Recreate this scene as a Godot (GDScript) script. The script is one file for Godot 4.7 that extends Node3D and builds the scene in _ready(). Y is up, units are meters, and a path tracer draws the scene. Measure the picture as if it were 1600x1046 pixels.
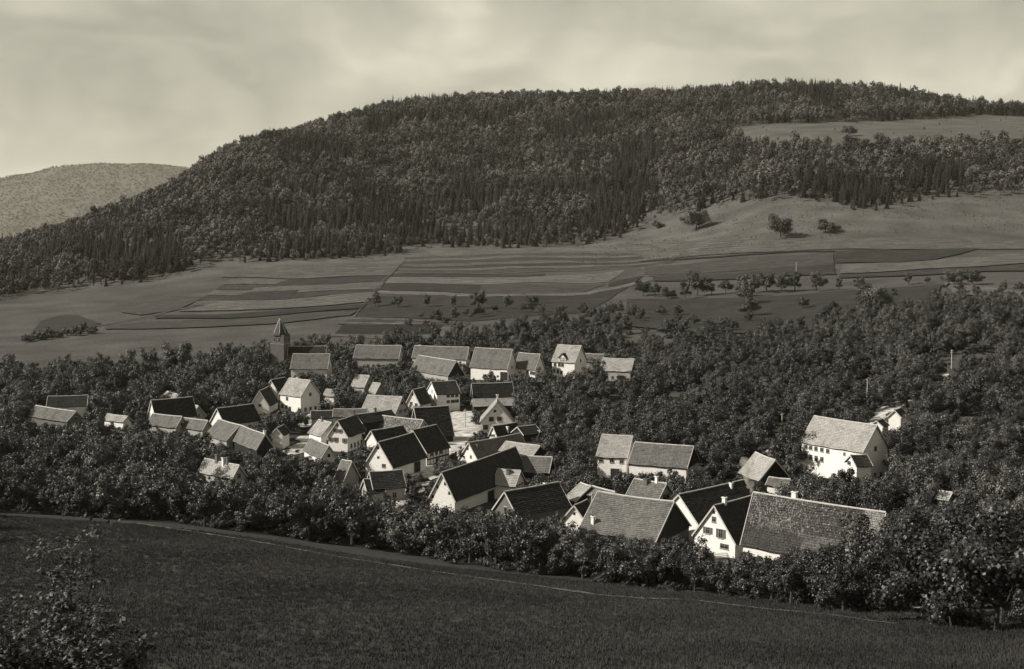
extends Node3D
# A village in a valley below a wooded ridge, seen from a meadow on the opposite slope.
# All positions are metres in the world; y is up, the view looks towards -z.

# ---------------------------------------------------------------- mesh builder
class Mb:
	var v := PackedVector3Array()
	var n := PackedVector3Array()
	var t := PackedVector2Array()
	var c := PackedColorArray()
	var col := Color(1, 1, 1)
	var as_if := Vector3.ZERO   # when set, the normal that foliage is shaded with
	func tri(a: Vector3, b: Vector3, d: Vector3, out: Vector3, ua := Vector2.ZERO, ub := Vector2.ZERO, ud := Vector2.ZERO) -> void:
		var m := (a - d).cross(a - b)
		if m.length_squared() < 1e-12:
			return
		m = m.normalized()
		if m.dot(out) < 0.0:
			v.append_array([a, d, b]); t.append_array([ua, ud, ub]); m = -m
		else:
			v.append_array([a, b, d]); t.append_array([ua, ub, ud])
		if as_if != Vector3.ZERO: m = as_if
		n.append_array([m, m, m]); c.append_array([col, col, col])
	func quad(a: Vector3, b: Vector3, d: Vector3, e: Vector3, out: Vector3, ua := Vector2.ZERO, ub := Vector2.ZERO, ud := Vector2.ZERO, ue := Vector2.ZERO) -> void:
		tri(a, b, d, out, ua, ub, ud); tri(a, d, e, out, ua, ud, ue)
	func box(mid: Vector3, size: Vector3, bs := Basis.IDENTITY) -> void:
		var x := bs.x * size.x * 0.5; var y := bs.y * size.y * 0.5; var z := bs.z * size.z * 0.5
		for s in [-1.0, 1.0]:
			quad(mid + x * s - y - z, mid + x * s + y - z, mid + x * s + y + z, mid + x * s - y + z, x * s)
			quad(mid + y * s - x - z, mid + y * s + x - z, mid + y * s + x + z, mid + y * s - x + z, y * s)
			quad(mid + z * s - x - y, mid + z * s + x - y, mid + z * s + x + y, mid + z * s - x + y, z * s)
	func bar(a: Vector3, b: Vector3, w: float, h: float, up := Vector3.UP) -> void:
		var x := (b - a).normalized()
		var z := x.cross(up).normalized()
		if z.length() < 0.5:
			z = x.cross(Vector3.RIGHT).normalized()
		box((a + b) * 0.5, Vector3((b - a).length(), h, w), Basis(x, z.cross(x), z))
	func tube(a: Vector3, b: Vector3, ra: float, rb: float, k := 6) -> void:
		var x := (b - a).normalized()
		var p := x.cross(Vector3(0.3, 0.1, 0.94)).normalized()
		var q := x.cross(p)
		for i in k:
			var f := TAU * i / k; var g := TAU * (i + 1) / k
			var d0 := p * cos(f) + q * sin(f); var d1 := p * cos(g) + q * sin(g)
			quad(a + d0 * ra, a + d1 * ra, b + d1 * rb, b + d0 * rb, d0 + d1)
			tri(b + d0 * rb, b + d1 * rb, b, x)
	func mesh() -> ArrayMesh:
		var a := []
		a.resize(Mesh.ARRAY_MAX)
		a[Mesh.ARRAY_VERTEX] = v; a[Mesh.ARRAY_NORMAL] = n; a[Mesh.ARRAY_TEX_UV] = t; a[Mesh.ARRAY_COLOR] = c
		var m := ArrayMesh.new()
		m.add_surface_from_arrays(Mesh.PRIMITIVE_TRIANGLES, a)
		return m

# ---------------------------------------------------------------- names, tags, nodes
var used := {}
func numbered(n: String, under: Node = null) -> String:
	var key := n if under == null else str(under.get_instance_id()) + n
	var k: int = used.get(key, 0)
	used[key] = k + 1
	return n if k == 0 else "%s_%03d" % [n, k]
func tag(o: Node, label: String, category: String, group := "", kind := "") -> Node:
	if label: o.set_meta("label", label)
	if category: o.set_meta("category", category)
	if group: o.set_meta("group", group)
	if kind: o.set_meta("kind", kind)
	return o
func root(called: String, at: Vector3, turn := 0.0) -> Node3D:
	var o := Node3D.new()
	o.name = numbered(called); add_child(o, true)
	o.position = at; o.rotation.y = turn
	return o
func part(called: String, m: Mesh, mat: Material, under: Node, at := Vector3.ZERO, bs := Basis.IDENTITY) -> MeshInstance3D:
	var o := MeshInstance3D.new()
	o.mesh = m; o.material_override = null
	o.set_surface_override_material(0, mat)
	o.name = numbered(called, under); under.add_child(o, true)
	o.transform = Transform3D(bs, at)
	return o
func alone(called: String, m: Mesh, mat: Material, kind := "") -> MeshInstance3D:
	var o := MeshInstance3D.new()
	o.mesh = m
	o.set_surface_override_material(0, mat)
	o.name = numbered(called); add_child(o, true)
	if kind: o.set_meta("kind", kind)
	return o

# ---------------------------------------------------------------- the lie of the land
# Ground heights along bearings: each row is a bearing (x over distance) and its distance, height pairs.
const NT := 700
var bearings := PackedFloat64Array()
var table := []
func bearing(u: float, pts: Array) -> void:
	bearings.append(u)
	var n := pts.size() / 2
	var h := []; var dl := []; var m := []
	for i in n - 1:
		h.append(float(pts[2 * i + 2] - pts[2 * i])); dl.append((pts[2 * i + 3] - pts[2 * i + 1]) / h[i])
	m.append(dl[0])
	for i in range(1, n - 1):
		if dl[i - 1] * dl[i] > 0.0:
			var w1: float = 2 * h[i] + h[i - 1]; var w2: float = h[i] + 2 * h[i - 1]
			m.append((w1 + w2) / (w1 / dl[i - 1] + w2 / dl[i]))
		else:
			m.append(0.0)
	m.append(dl[n - 2])
	var row := PackedFloat64Array()
	var k := 0
	for i in NT + 1:
		var d := -52.0 + 10452.0 * pow(float(i) / NT, 2.2)
		while k < n - 2 and d >= pts[2 * k + 2]:
			k += 1
		var t: float = (d - pts[2 * k]) / h[k]
		row.append((1 + 2 * t) * (1 - t) * (1 - t) * pts[2 * k + 1] + t * (1 - t) * (1 - t) * h[k] * m[k] + t * t * (3 - 2 * t) * pts[2 * k + 3] + t * t * (t - 1) * h[k] * m[k + 1])
	table.append(row)
func ground(x: float, z: float) -> float:
	var d := -z
	var ti := NT * pow(clampf((d + 52.0) / 10452.0, 0, 1), 1.0 / 2.2)
	var i := mini(int(ti), NT - 1)
	var f := ti - i
	var last := bearings.size() - 1
	var u := clampf(x / maxf(d, 39.0), bearings[0], bearings[last] - 1e-6)
	var k := 0
	while k < last - 1 and u >= bearings[k + 1]:
		k += 1
	var gap: float = bearings[k + 1] - bearings[k]
	var t: float = (u - bearings[k]) / gap
	var y1: float = lerpf(table[k][i], table[k][i + 1], f)
	var y2: float = lerpf(table[k + 1][i], table[k + 1][i + 1], f)
	var m1 := y2 - y1; var m2 := y2 - y1
	if k > 0:
		m1 = (y2 - lerpf(table[k - 1][i], table[k - 1][i + 1], f)) / (bearings[k + 1] - bearings[k - 1]) * gap
	if k + 2 <= last:
		m2 = (lerpf(table[k + 2][i], table[k + 2][i + 1], f) - y1) / (bearings[k + 2] - bearings[k]) * gap
	var y := (1 + 2 * t) * (1 - t) * (1 - t) * y1 + t * (1 - t) * (1 - t) * m1 + t * t * (3 - 2 * t) * y2 + t * t * (t - 1) * m2
	var amp := clampf((d - 80.0) / 500.0, 0, 1)
	return y + amp * (0.5 * sin(x * 0.031 + 1) * sin(d * 0.027) + 0.35 * sin(x * 0.071 + d * 0.05))
func on(x: float, z: float, up := 0.0) -> Vector3:
	return Vector3(x, ground(x, z) + up, z)

# ---------------------------------------------------------------- materials
const TINT := Vector3(1.03, 1.0, 0.97)
var M := {}
func lin(a: float) -> Color:      # real base colour of that reflectance, in the print's warm grey, as a linear value
	return Color(minf(a * TINT.x, 1), a * TINT.y, a * TINT.z)
func tone(a: float) -> Color:
	return lin(a).linear_to_srgb()
func mat(a: float, rough := 0.9) -> StandardMaterial3D:
	var m := StandardMaterial3D.new()
	m.albedo_color = tone(a); m.roughness = rough
	m.metallic_specular = 0.3
	m.vertex_color_use_as_albedo = true
	return m
func noise(freq: float, seed_: int, oct := 4, kind := FastNoiseLite.TYPE_SIMPLEX_SMOOTH) -> FastNoiseLite:
	var f := FastNoiseLite.new()
	f.frequency = freq; f.seed = seed_; f.fractal_octaves = oct; f.noise_type = kind
	return f
func grain(size: int, freq: float, seed_: int, lo: float, hi: float, fine: float) -> ImageTexture:
	# mottled texture: soft blotches plus fine grain, as a multiplier
	var r := RandomNumberGenerator.new(); r.seed = seed_
	var nz := noise(freq, seed_)
	var seam := nz.get_seamless_image(size, size)
	var im := Image.create(size, size, false, Image.FORMAT_RGB8)
	for y in size:
		for x in size:
			var a := lerpf(lo, hi, seam.get_pixel(x, y).r) + r.randf_range(-fine, fine)
			im.set_pixel(x, y, Color(a, a, a))
	return ImageTexture.create_from_image(im)
func tiles(seed_: int, lo: float, hi: float, lime: float) -> ImageTexture:
	# plain clay tiles in courses: 32 tiles by 16 courses, each its own tone
	var r := RandomNumberGenerator.new(); r.seed = seed_
	var im := Image.create(512, 512, false, Image.FORMAT_RGB8)
	var nz := noise(0.01, seed_).get_seamless_image(512, 512)
	for j in 16:
		for i in 33:
			var off := 8 if j % 2 else 0
			var b := nz.get_pixel((i * 16) % 512, j * 32).r
			var a := lerpf(lo, hi, clampf(r.randf() * 0.7 + b * 0.5 - 0.1, 0, 1))
			if r.randf() < lime * smoothstep(0.35, 0.6, b):
				a = r.randf_range(0.8, 1.0)
			for y in 32:
				for x in 16:
					var px := (i * 16 - off + x)
					if px < 0 or px >= 512: continue
					var q := a * (0.55 if x == 0 else 1.0) * (0.72 if y >= 29 else 1.0) + r.randf_range(-0.05, 0.05)
					im.set_pixel(px, 511 - (j * 32 + 31 - y), Color(q, q, q))
	return ImageTexture.create_from_image(im)
func patched_roof(seed_: int) -> ImageTexture:
	# one barn roof: newer tiles at its left, dark old tiles with lime-flecked ones above, mended courses below
	var r := RandomNumberGenerator.new(); r.seed = seed_
	var im := Image.create(1024, 512, false, Image.FORMAT_RGB8)
	for j in 32:
		for i in 147:
			var u := i / 146.0 + 0.01 * sin(j * 0.9); var v := j / 31.0
			var a := 0.42
			if u < 0.2 - 0.05 * v: a = 0.8
			elif v < 0.40 and u < 0.52 + 0.1 * v: a = 0.58
			elif v < 0.38 + 0.04 * sin(u * 40.0): a = 0.42
			elif r.randf() < 0.06 + 0.5 * smoothstep(0.2, 0.75, u): a = r.randf_range(0.52, 0.8)
			a *= r.randf_range(0.75, 1.2)
			for y in 16:
				for x in 7:
					var q := a * (0.6 if x == 0 else 1.0) * (0.6 if y >= 13 else 1.0)
					if i * 7 + x < 1024: im.set_pixel(i * 7 + x, 511 - (j * 16 + 15 - y), Color(minf(q, 1), minf(q, 1), minf(q, 1)))
	return ImageTexture.create_from_image(im)
func planks(seed_: int) -> ImageTexture:
	var r := RandomNumberGenerator.new(); r.seed = seed_
	var im := Image.create(256, 256, false, Image.FORMAT_RGB8)
	for i in 16:
		var a := r.randf_range(0.45, 1.0)
		for x in 16:
			var q := a * (0.4 if x == 0 else 1.0)
			for y in 256:
				var g := q + r.randf_range(-0.08, 0.08)
				im.set_pixel(i * 16 + x, y, Color(g, g, g))
	return ImageTexture.create_from_image(im)
func tri_tex(m: StandardMaterial3D, tex: Texture2D, metres: float) -> StandardMaterial3D:
	m.albedo_texture = tex
	m.uv1_triplanar = true; m.uv1_world_triplanar = true
	m.uv1_scale = Vector3.ONE / metres
	return m
func materials() -> void:
	var g1 := grain(512, 0.012, 5, 0.45, 1.0, 0.22)
	var g2 := grain(512, 0.03, 8, 0.72, 1.0, 0.08)
	M.land = tri_tex(mat(1.0, 1.0), grain(512, 0.012, 19, 0.78, 1.0, 0.22), 330.0)
	M.field = tri_tex(mat(1.0, 1.0), grain(512, 0.02, 15, 0.8, 1.0, 0.25), 280.0)
	M.path = tri_tex(mat(0.21, 1.0), g1, 6.0)
	M.road = tri_tex(mat(0.66, 1.0), grain(512, 0.012, 29, 0.6, 1.0, 0.1), 22.0)
	M.white = tri_tex(mat(0.82, 0.9), grain(512, 0.02, 21, 0.82, 1.0, 0.04), 7.0)
	M.grey = tri_tex(mat(0.42, 0.9), g2, 6.0)
	M.stone = tri_tex(mat(0.22, 0.95), grain(512, 0.05, 25, 0.5, 1.0, 0.15), 5.0)
	M.board = mat(0.07, 0.9); M.board.albedo_texture = planks(3)
	M.timber = mat(0.03, 0.9)
	M.tile_light = mat(0.40, 0.85); M.tile_light.albedo_texture = tiles(31, 0.76, 1.0, 0.02)
	M.tile_mid = mat(0.19, 0.85); M.tile_mid.albedo_texture = tiles(33, 0.7, 1.0, 0.02)
	M.tile_dark = mat(0.05, 0.85); M.tile_dark.albedo_texture = tiles(35, 0.5, 1.0, 0.02)
	M.tile_mottled = mat(0.33, 0.85); M.tile_mottled.albedo_texture = tiles(37, 0.4, 0.8, 0.3)
	M.tile_patched = mat(0.33, 0.85); M.tile_patched.albedo_texture = patched_roof(41)
	M.slate = mat(0.06, 0.6); M.slate.albedo_texture = tiles(39, 0.6, 1.0, 0.0)
	for k in ["tile_light", "tile_mid", "tile_dark", "tile_mottled", "slate"]:
		M[k].uv1_scale = Vector3(1 / 5.8, 1 / 5.6, 1)
	M.ridge = tri_tex(mat(0.58, 0.9), g2, 2.0)
	M.verge = mat(0.40, 0.9)
	M.pane = mat(0.02, 0.15)
	M.frame = mat(0.22, 0.7)
	M.shutter = mat(0.09, 0.8)
	M.brick = tri_tex(mat(0.16, 0.9), g2, 1.5)
	M.chalk = mat(0.7, 0.9)
	M.bark = tri_tex(mat(0.10, 1.0), g1, 1.5)
	M.pole = mat(0.4, 0.9)
	M.metal = mat(0.03, 0.5)
	M.leaf = mat(0.036, 0.5); M.leaf.metallic_specular = 0.5
	M.leaf.backlight_enabled = true; M.leaf.backlight = tone(0.02)
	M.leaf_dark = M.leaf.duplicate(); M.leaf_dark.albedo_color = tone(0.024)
	M.leaf_pale = M.leaf.duplicate(); M.leaf_pale.albedo_color = tone(0.07)
	M.shrub_leaf = mat(0.06, 0.55); M.shrub_leaf.metallic_specular = 0.4
	M.shrub_leaf.backlight_enabled = true; M.shrub_leaf.backlight = tone(0.02)
	M.forest = mat(0.072, 0.8)
	M.grass = mat(0.043, 0.9)

# ---------------------------------------------------------------- trees
func leaf_quad(b: Mb, p: Vector3, out: Vector3, size: float, r: RandomNumberGenerator, loose := 0.9, long := 1.0, soft := false, dim := 1.0, wild := 1.0) -> void:
	var nn := (out.normalized() + Vector3(r.randf_range(-1, 1), r.randf_range(-1, 1), r.randf_range(-1, 1)) * loose).normalized()
	var x := nn.cross(Vector3(r.randf_range(-1, 1), r.randf_range(-1, 1), r.randf_range(-1, 1))).normalized()
	var y := nn.cross(x) * long
	var s := size * r.randf_range(0.6, 1.3)
	var bend := nn * s * r.randf_range(0.05, 0.3)
	var a := dim * (r.randf_range(0.45, 1.15) if r.randf() < 0.8 else r.randf_range(1.2, 2.2))
	a = lerpf(1.0, a, wild)
	b.col = Color(a, a, a)
	# a bent four-cornered tuft of leaves
	b.as_if = (out.normalized() + nn * 0.55).normalized() if soft else Vector3.ZERO
	b.tri(p - x * s * 0.5, p + y * s * 0.55 - bend * 0.3, p - y * s * 0.5 + bend, nn)
	b.tri(p + x * s * 0.5, p + y * s * 0.55 - bend * 0.3, p - y * s * 0.5 + bend, nn)
	b.as_if = Vector3.ZERO
func fruit_crown(seed_: int, high: float, wide: float, limbs: int, per: int, size: float, lean := 0.0) -> ArrayMesh:
	# leaf tufts in clumps strung along uneven limbs, so the outline is ragged and open in places
	var r := RandomNumberGenerator.new(); r.seed = seed_
	var b := Mb.new()
	var fork := Vector3(0, high * 0.3, 0)
	var side := r.randf() * TAU
	for k in limbs:
		var a := TAU * k * 0.382 + r.randf_range(-0.5, 0.5)
		var up := r.randf_range(-0.05, 1.0)
		var reach := wide * 0.46 * r.randf_range(0.55, 1.15) * sqrt(1.0 - 0.75 * up * up) * (1.0 + lean * cos(a - side))
		var tip := Vector3(cos(a) * reach, high * (0.32 + 0.60 * up * r.randf_range(0.8, 1.08)), sin(a) * reach)
		for j in 3:
			var f: float = [0.55, 0.8, 1.0][j] + r.randf_range(-0.08, 0.08)
			var cc := fork.lerp(tip, f) + Vector3(r.randf_range(-1, 1), r.randf_range(-0.5, 0.5), r.randf_range(-1, 1)) * wide * 0.05
			var cr := wide * r.randf_range(0.09, 0.17) * (1.15 if j < 2 else 0.9)
			var dim := r.randf_range(0.7, 1.25)
			for i in per:
				var q := Vector3(r.randfn(), r.randfn() * 0.8, r.randfn()).normalized() * pow(r.randf(), 0.5) * r.randf_range(0.8, 1.2)
				var p := cc + q * cr
				if p.y < high * 0.1: continue
				leaf_quad(b, p, q + (p - Vector3(0, high * 0.5, 0)).normalized() * 0.7, size, r, 0.7, 1.0, false, dim)
	return b.mesh()
func fruit_trunk(seed_: int, high: float, wide: float) -> ArrayMesh:
	var r := RandomNumberGenerator.new(); r.seed = seed_
	var b := Mb.new()
	var fork := Vector3(r.randf_range(-0.2, 0.2), high * r.randf_range(0.24, 0.32), r.randf_range(-0.2, 0.2))
	var th := 0.028 * high
	b.tube(Vector3(0, -1.0, 0), Vector3(0, 0.3, 0), th * 1.5, th * 1.1, 7)
	b.tube(Vector3(0, 0.3, 0), fork, th * 1.1, th * 0.85, 7)
	for k in 6:
		var a := TAU * k / 6.0 + r.randf_range(-0.4, 0.4)
		var e := Vector3(cos(a) * wide * 0.3, high * r.randf_range(0.55, 0.8), sin(a) * wide * 0.3)
		var m := fork.lerp(e, 0.5) + Vector3(cos(a), -0.4, sin(a)) * wide * 0.05
		b.tube(fork, m, th * 0.6, th * 0.4, 5)
		b.tube(m, e, th * 0.4, th * 0.12, 5)
		for j in 2:
			var e2 := m + Vector3(r.randf_range(-1, 1), r.randf_range(0.2, 1), r.randf_range(-1, 1)) * wide * 0.22
			b.tube(m, e2, th * 0.25, th * 0.08, 4)
	return b.mesh()
func wood_broadleaf(seed_: int, high: float, wide: float, n: int, size: float) -> ArrayMesh:
	var r := RandomNumberGenerator.new(); r.seed = seed_
	var b := Mb.new()
	b.col = Color(0.7, 0.7, 0.7)
	b.tube(Vector3(0, -2, 0), Vector3(0, high * 0.5, 0), 0.35, 0.2, 5)
	var lobes := []
	for k in 9:
		var d := Vector3(r.randf_range(-1, 1), r.randf_range(-0.6, 1), r.randf_range(-1, 1)).normalized()
		lobes.append([Vector3(d.x * wide * 0.3, high * 0.6 + d.y * high * 0.26, d.z * wide * 0.3), wide * r.randf_range(0.17, 0.3)])
	for i in n:
		var l = lobes[r.randi() % 9]
		var q := Vector3(r.randfn(), r.randfn(), r.randfn()).normalized() * pow(r.randf(), 0.3)
		leaf_quad(b, l[0] + q * l[1], q + Vector3(0, 0.3, 0), size, r, 0.35, 1.0, true, 1.0, 0.45)
	return b.mesh()
func wood_spruce(seed_: int, high: float, wide: float, tiers: int) -> ArrayMesh:
	var r := RandomNumberGenerator.new(); r.seed = seed_
	var b := Mb.new()
	b.col = Color(0.7, 0.7, 0.7)
	b.tube(Vector3(0, -2, 0), Vector3(0, high * 0.97, 0), 0.35, 0.03, 5)
	for k in tiers:
		var f := float(k) / tiers
		var y := high * (0.07 + 0.91 * f)
		var rad := wide * 0.5 * pow(1 - f, 0.8) * r.randf_range(0.8, 1.15) + 0.25
		var n := 11 if f < 0.6 else 7
		for i in n:
			var a := TAU * (i + r.randf()) / n
			var d := Vector3(cos(a), 0, sin(a)); var s := Vector3(-sin(a), 0, cos(a))
			var g := r.randf_range(0.75, 1.2)
			b.col = Color(g, g, g)
			var tip := Vector3(0, y - rad * r.randf_range(0.25, 0.5), 0) + d * rad
			var wv := rad * 0.36 + 0.15
			b.tri(Vector3(0, y + 0.5, 0), tip + s * wv * 0.5, Vector3(0, y - rad * 0.1, 0) + d * rad * 0.55 + s * wv, Vector3.UP + d)
			b.tri(Vector3(0, y + 0.5, 0), tip - s * wv * 0.5, tip + s * wv * 0.5, Vector3.UP + d)
			b.tri(Vector3(0, y + 0.5, 0), tip - s * wv * 0.5, Vector3(0, y - rad * 0.1, 0) + d * rad * 0.55 - s * wv, Vector3.UP + d)
	return b.mesh()
func scatter(called: String, label: String, meshes: Array, m: Material, spots: Array) -> void:
	# spots: [variant, Transform3D, shade]; one object per variant, none of them could be counted from here
	for k in meshes.size():
		var mine := spots.filter(func(s): return s[0] == k)
		if mine.is_empty(): continue
		var mm := MultiMesh.new()
		mm.transform_format = MultiMesh.TRANSFORM_3D
		mm.use_colors = true
		mm.mesh = meshes[k]
		mm.instance_count = mine.size()
		for i in mine.size():
			mm.set_instance_transform(i, mine[i][1])
			mm.set_instance_color(i, Color(mine[i][2], mine[i][2], mine[i][2]))
		var o := MultiMeshInstance3D.new()
		o.multimesh = mm; o.material_override = m
		o.name = numbered(called); add_child(o, true)
		tag(o, label, "", "", "stuff")

const ORCHARD := "orchard and garden trees around the village"
const BUSHES := "bushes around the village"
var proto := []
var spare := []     # second crowns of the first six shapes
var footprints: Array[Vector3] = []
var under := []    # bushes and young growth between the trees
func make_protos() -> void:
	# [height, width, clumps, leaves per clump] of the tree shapes, as grown at unit size
	var kinds := [[8.0, 8.5, 13, 0.1], [9.0, 7.0, 12, 0.2], [7.0, 9.5, 14, 0.15], [9.5, 8.5, 13, 0.35], [12.5, 10.0, 17, 0.15], [7.0, 6.0, 10, 0.3], [13.0, 6.5, 14, 0.1], [3.2, 4.2, 8, 0.3]]
	for i in kinds.size():
		var k = kinds[i]
		proto.append([fruit_trunk(100 + i, k[0], k[1]), fruit_crown(200 + i * 7, k[0], k[1], k[2], 150 if i != 7 else 90, 0.31 if i != 7 else 0.22, k[3]), k[0]])
	for i in 6:
		var k = kinds[i]
		spare.append(fruit_crown(501 + i * 11, k[0], k[1], k[2], 150, 0.31, k[3] + 0.15))
func tree(kind: int, x: float, z: float, size: float, turn: float, label: String, group: String) -> void:
	var called: String = ["fruit_tree", "fruit_tree", "fruit_tree", "fruit_tree", "broadleaf_tree", "fruit_tree", "tall_tree", "bush"][kind]
	var o := root(called, on(x, z), turn)
	o.scale = Vector3(size, size * (0.92 + 0.16 * absf(sin(x * 3.1 + z))), size)
	part("trunk", proto[kind][0], M.bark, o)
	undergrowth(x, z, size * float(proto[kind][2]) * 0.12)
	var other := kind < 6 and int(absf(x * 3.3 + z * 5.9)) % 2 == 0
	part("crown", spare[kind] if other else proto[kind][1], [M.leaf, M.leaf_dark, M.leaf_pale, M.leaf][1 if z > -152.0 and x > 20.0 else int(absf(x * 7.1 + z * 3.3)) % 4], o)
	tag(o, label, "bush" if kind == 7 else "tree", group)

# ---------------------------------------------------------------- houses
var stain: FastNoiseLite
func roof_mesh(L: float, w: float, He: float, Hr: float, seed_: int, rough := 1.0) -> ArrayMesh:
	# two slopes of overlapping tile courses, a little sagged and uneven, with thickness
	var r := RandomNumberGenerator.new(); r.seed = seed_
	var b := Mb.new()
	var run := sqrt(w * w + (Hr - He) * (Hr - He))
	var nc := maxi(4, int(run / 0.45)); var ns := maxi(3, int(L / 1.1))
	var sag := r.randf_range(0.04, 0.16) * rough
	var u0 := r.randf() * 5.8; var v0 := float(r.randi() % 16) * 0.35
	var whole := rough == 1.5   # that barn's tiles run once over the whole roof
	if whole: u0 = L / 2; v0 = 0.0
	var ph := r.randf() * 9.0
	for s in [-1.0, 1.0]:
		var nrm := Vector3(0, w, s * (Hr - He)).normalized()
		var wob := []
		for i in ns + 1:
			var x := -L / 2 + L * i / ns
			wob.append(-sag * sin(PI * i / ns) + 0.05 * rough * sin(x * 0.9 + ph + s))
		for j in nc:
			var t0 := float(j) / nc; var t1 := float(j + 1) / nc
			for i in ns:
				var x0 := -L / 2 + L * i / ns; var x1 := -L / 2 + L * (i + 1) / ns
				var lift := 0.085 + r.randf_range(-0.03, 0.04) * rough
				var f0: float = wob[i] + 0.04 * sin(t0 * 5 + x0 + ph); var f1: float = wob[i + 1] + 0.04 * sin(t0 * 5 + x1 + ph)
				var a := Vector3(x0, lerpf(He, Hr, t0) + f0, s * w * (1 - t0)) + nrm * lift
				var c2 := Vector3(x1, lerpf(He, Hr, t0) + f1, s * w * (1 - t0)) + nrm * lift
				var d := Vector3(x1, lerpf(He, Hr, t1) + f1, s * w * (1 - t1)); var e := Vector3(x0, lerpf(He, Hr, t1) + f0, s * w * (1 - t1))
				var g := 1.0 + 0.45 * stain.get_noise_3d(x0 * 2.2 + seed_ * 37.0, t0 * run * 2.2, s * 20.0) + r.randf_range(-0.07, 0.07)
				b.col = Color(g, g, g)
				b.quad(a, c2, d, e, nrm, Vector2(x0 + u0, -t0 * run - v0), Vector2(x1 + u0, -t0 * run - v0), Vector2(x1 + u0, -t1 * run - v0), Vector2(x0 + u0, -t1 * run - v0))
				b.quad(a, c2, c2 - nrm * (lift + 0.005), a - nrm * (lift + 0.005), Vector3(0, -1, s), Vector2(x0 + u0, -v0), Vector2(x1 + u0, -v0), Vector2(x1 + u0, -v0), Vector2(x0 + u0, -v0))
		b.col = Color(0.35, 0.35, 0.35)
		var lo := nrm * -0.2
		for i in ns:
			var x0 := -L / 2 + L * i / ns; var x1 := -L / 2 + L * (i + 1) / ns
			var p0 := Vector3(x0, He + wob[i], s * w); var p1 := Vector3(x1, He + wob[i + 1], s * w)
			var q0 := Vector3(x0, Hr + wob[i], 0); var q1 := Vector3(x1, Hr + wob[i + 1], 0)
			b.quad(p0, p1, p1 + lo, p0 + lo, Vector3(0, 0, s))
			b.quad(p0 + lo, p1 + lo, q1 + lo, q0 + lo, -nrm)
		for e in [[-L / 2, wob[0]], [L / 2, wob[ns]]]:
			b.quad(Vector3(e[0], He + e[1], s * w), Vector3(e[0], Hr + e[1], 0), Vector3(e[0], Hr + e[1], 0) + lo, Vector3(e[0], He + e[1], s * w) + lo, Vector3(e[0], 0, 0))
	return b.mesh()
func body_mesh(L: float, w: float, He: float, Hr: float, Wr: float) -> ArrayMesh:
	# masonry prism up to the underside of the roof; Wr is where the roof's eave ends
	var b := Mb.new()
	var x := L / 2
	var top := lerpf(He, Hr, (Wr - w) / Wr) - 0.2
	var apex := Hr - 0.25
	for s in [-1.0, 1.0]:
		b.quad(Vector3(-x, -4, s * w), Vector3(x, -4, s * w), Vector3(x, top, s * w), Vector3(-x, top, s * w), Vector3(0, 0, s))
		b.quad(Vector3(s * x, -4, -w), Vector3(s * x, -4, w), Vector3(s * x, top, w), Vector3(s * x, top, -w), Vector3(s, 0, 0))
		b.tri(Vector3(s * x, top, -w), Vector3(s * x, top, w), Vector3(s * x, apex, 0), Vector3(s, 0, 0))
		b.quad(Vector3(-x, top, s * w), Vector3(x, top, s * w), Vector3(x, apex, 0), Vector3(-x, apex, 0), Vector3(0, 1, s))
	b.quad(Vector3(-x, -4, -w), Vector3(x, -4, -w), Vector3(x, -4, w), Vector3(-x, -4, w), Vector3.DOWN)
	return b.mesh()
var shared := {}
func box_mesh(x: float, y: float, z: float) -> ArrayMesh:
	var key := "box%.2f,%.2f,%.2f" % [x, y, z]
	if not shared.has(key):
		var b := Mb.new(); b.box(Vector3.ZERO, Vector3(x, y, z)); shared[key] = b.mesh()
	return shared[key]
func frame_mesh(w: float, h: float) -> ArrayMesh:
	var key := "frame%.2f,%.2f" % [w, h]
	if not shared.has(key):
		var b := Mb.new()
		for s in [-1.0, 1.0]:
			b.box(Vector3(s * w * 0.5, 0, 0.03), Vector3(0.10, h + 0.10, 0.10))
			b.box(Vector3(0, s * h * 0.5, 0.031), Vector3(w - 0.12, 0.12, 0.098))
		b.box(Vector3(0, 0, 0.028), Vector3(0.05, h - 0.12, 0.07))
		b.box(Vector3(0, h * 0.17, 0.026), Vector3(w - 0.12, 0.06, 0.06))
		b.box(Vector3(0, -h * 0.5 - 0.1, 0.06), Vector3(w + 0.26, 0.08, 0.18))
		shared[key] = b.mesh()
	return shared[key]
# faces of a house: "s" and "n" are the long sides (+z, -z), "e" and "w" the gable ends (+x, -x)
func face(o: Dictionary, f: String) -> Transform3D:
	match f:
		"s": return Transform3D(Basis.IDENTITY, Vector3(0, 0, o.wz))
		"n": return Transform3D(Basis(Vector3.UP, PI), Vector3(0, 0, -o.wz))
		"e": return Transform3D(Basis(Vector3.UP, PI / 2), Vector3(o.wx, 0, 0))
	return Transform3D(Basis(Vector3.UP, -PI / 2), Vector3(-o.wx, 0, 0))
func window(o: Dictionary, f: String, u: float, v: float, w: float, h: float, shut := 0) -> void:
	w = snappedf(w * (1.2 if shut == 0 else 0.95), 0.1); h = snappedf(h * 1.15, 0.1)
	var t := face(o, f) * Transform3D(Basis.IDENTITY, Vector3(u, v, 0))
	var fr := part("window", frame_mesh(w, h), M.frame, o.node, t.origin, t.basis)
	part("pane", box_mesh(w, h, 0.03), M.pane, fr, Vector3(0, 0, 0.01))
	if shut:
		for s in [-1.0, 1.0]:
			part("shutter", box_mesh(w * 0.5, h + 0.05, 0.05), M.shutter, fr, Vector3(s * (w * 0.75 + 0.1), 0, 0.035))
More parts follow.
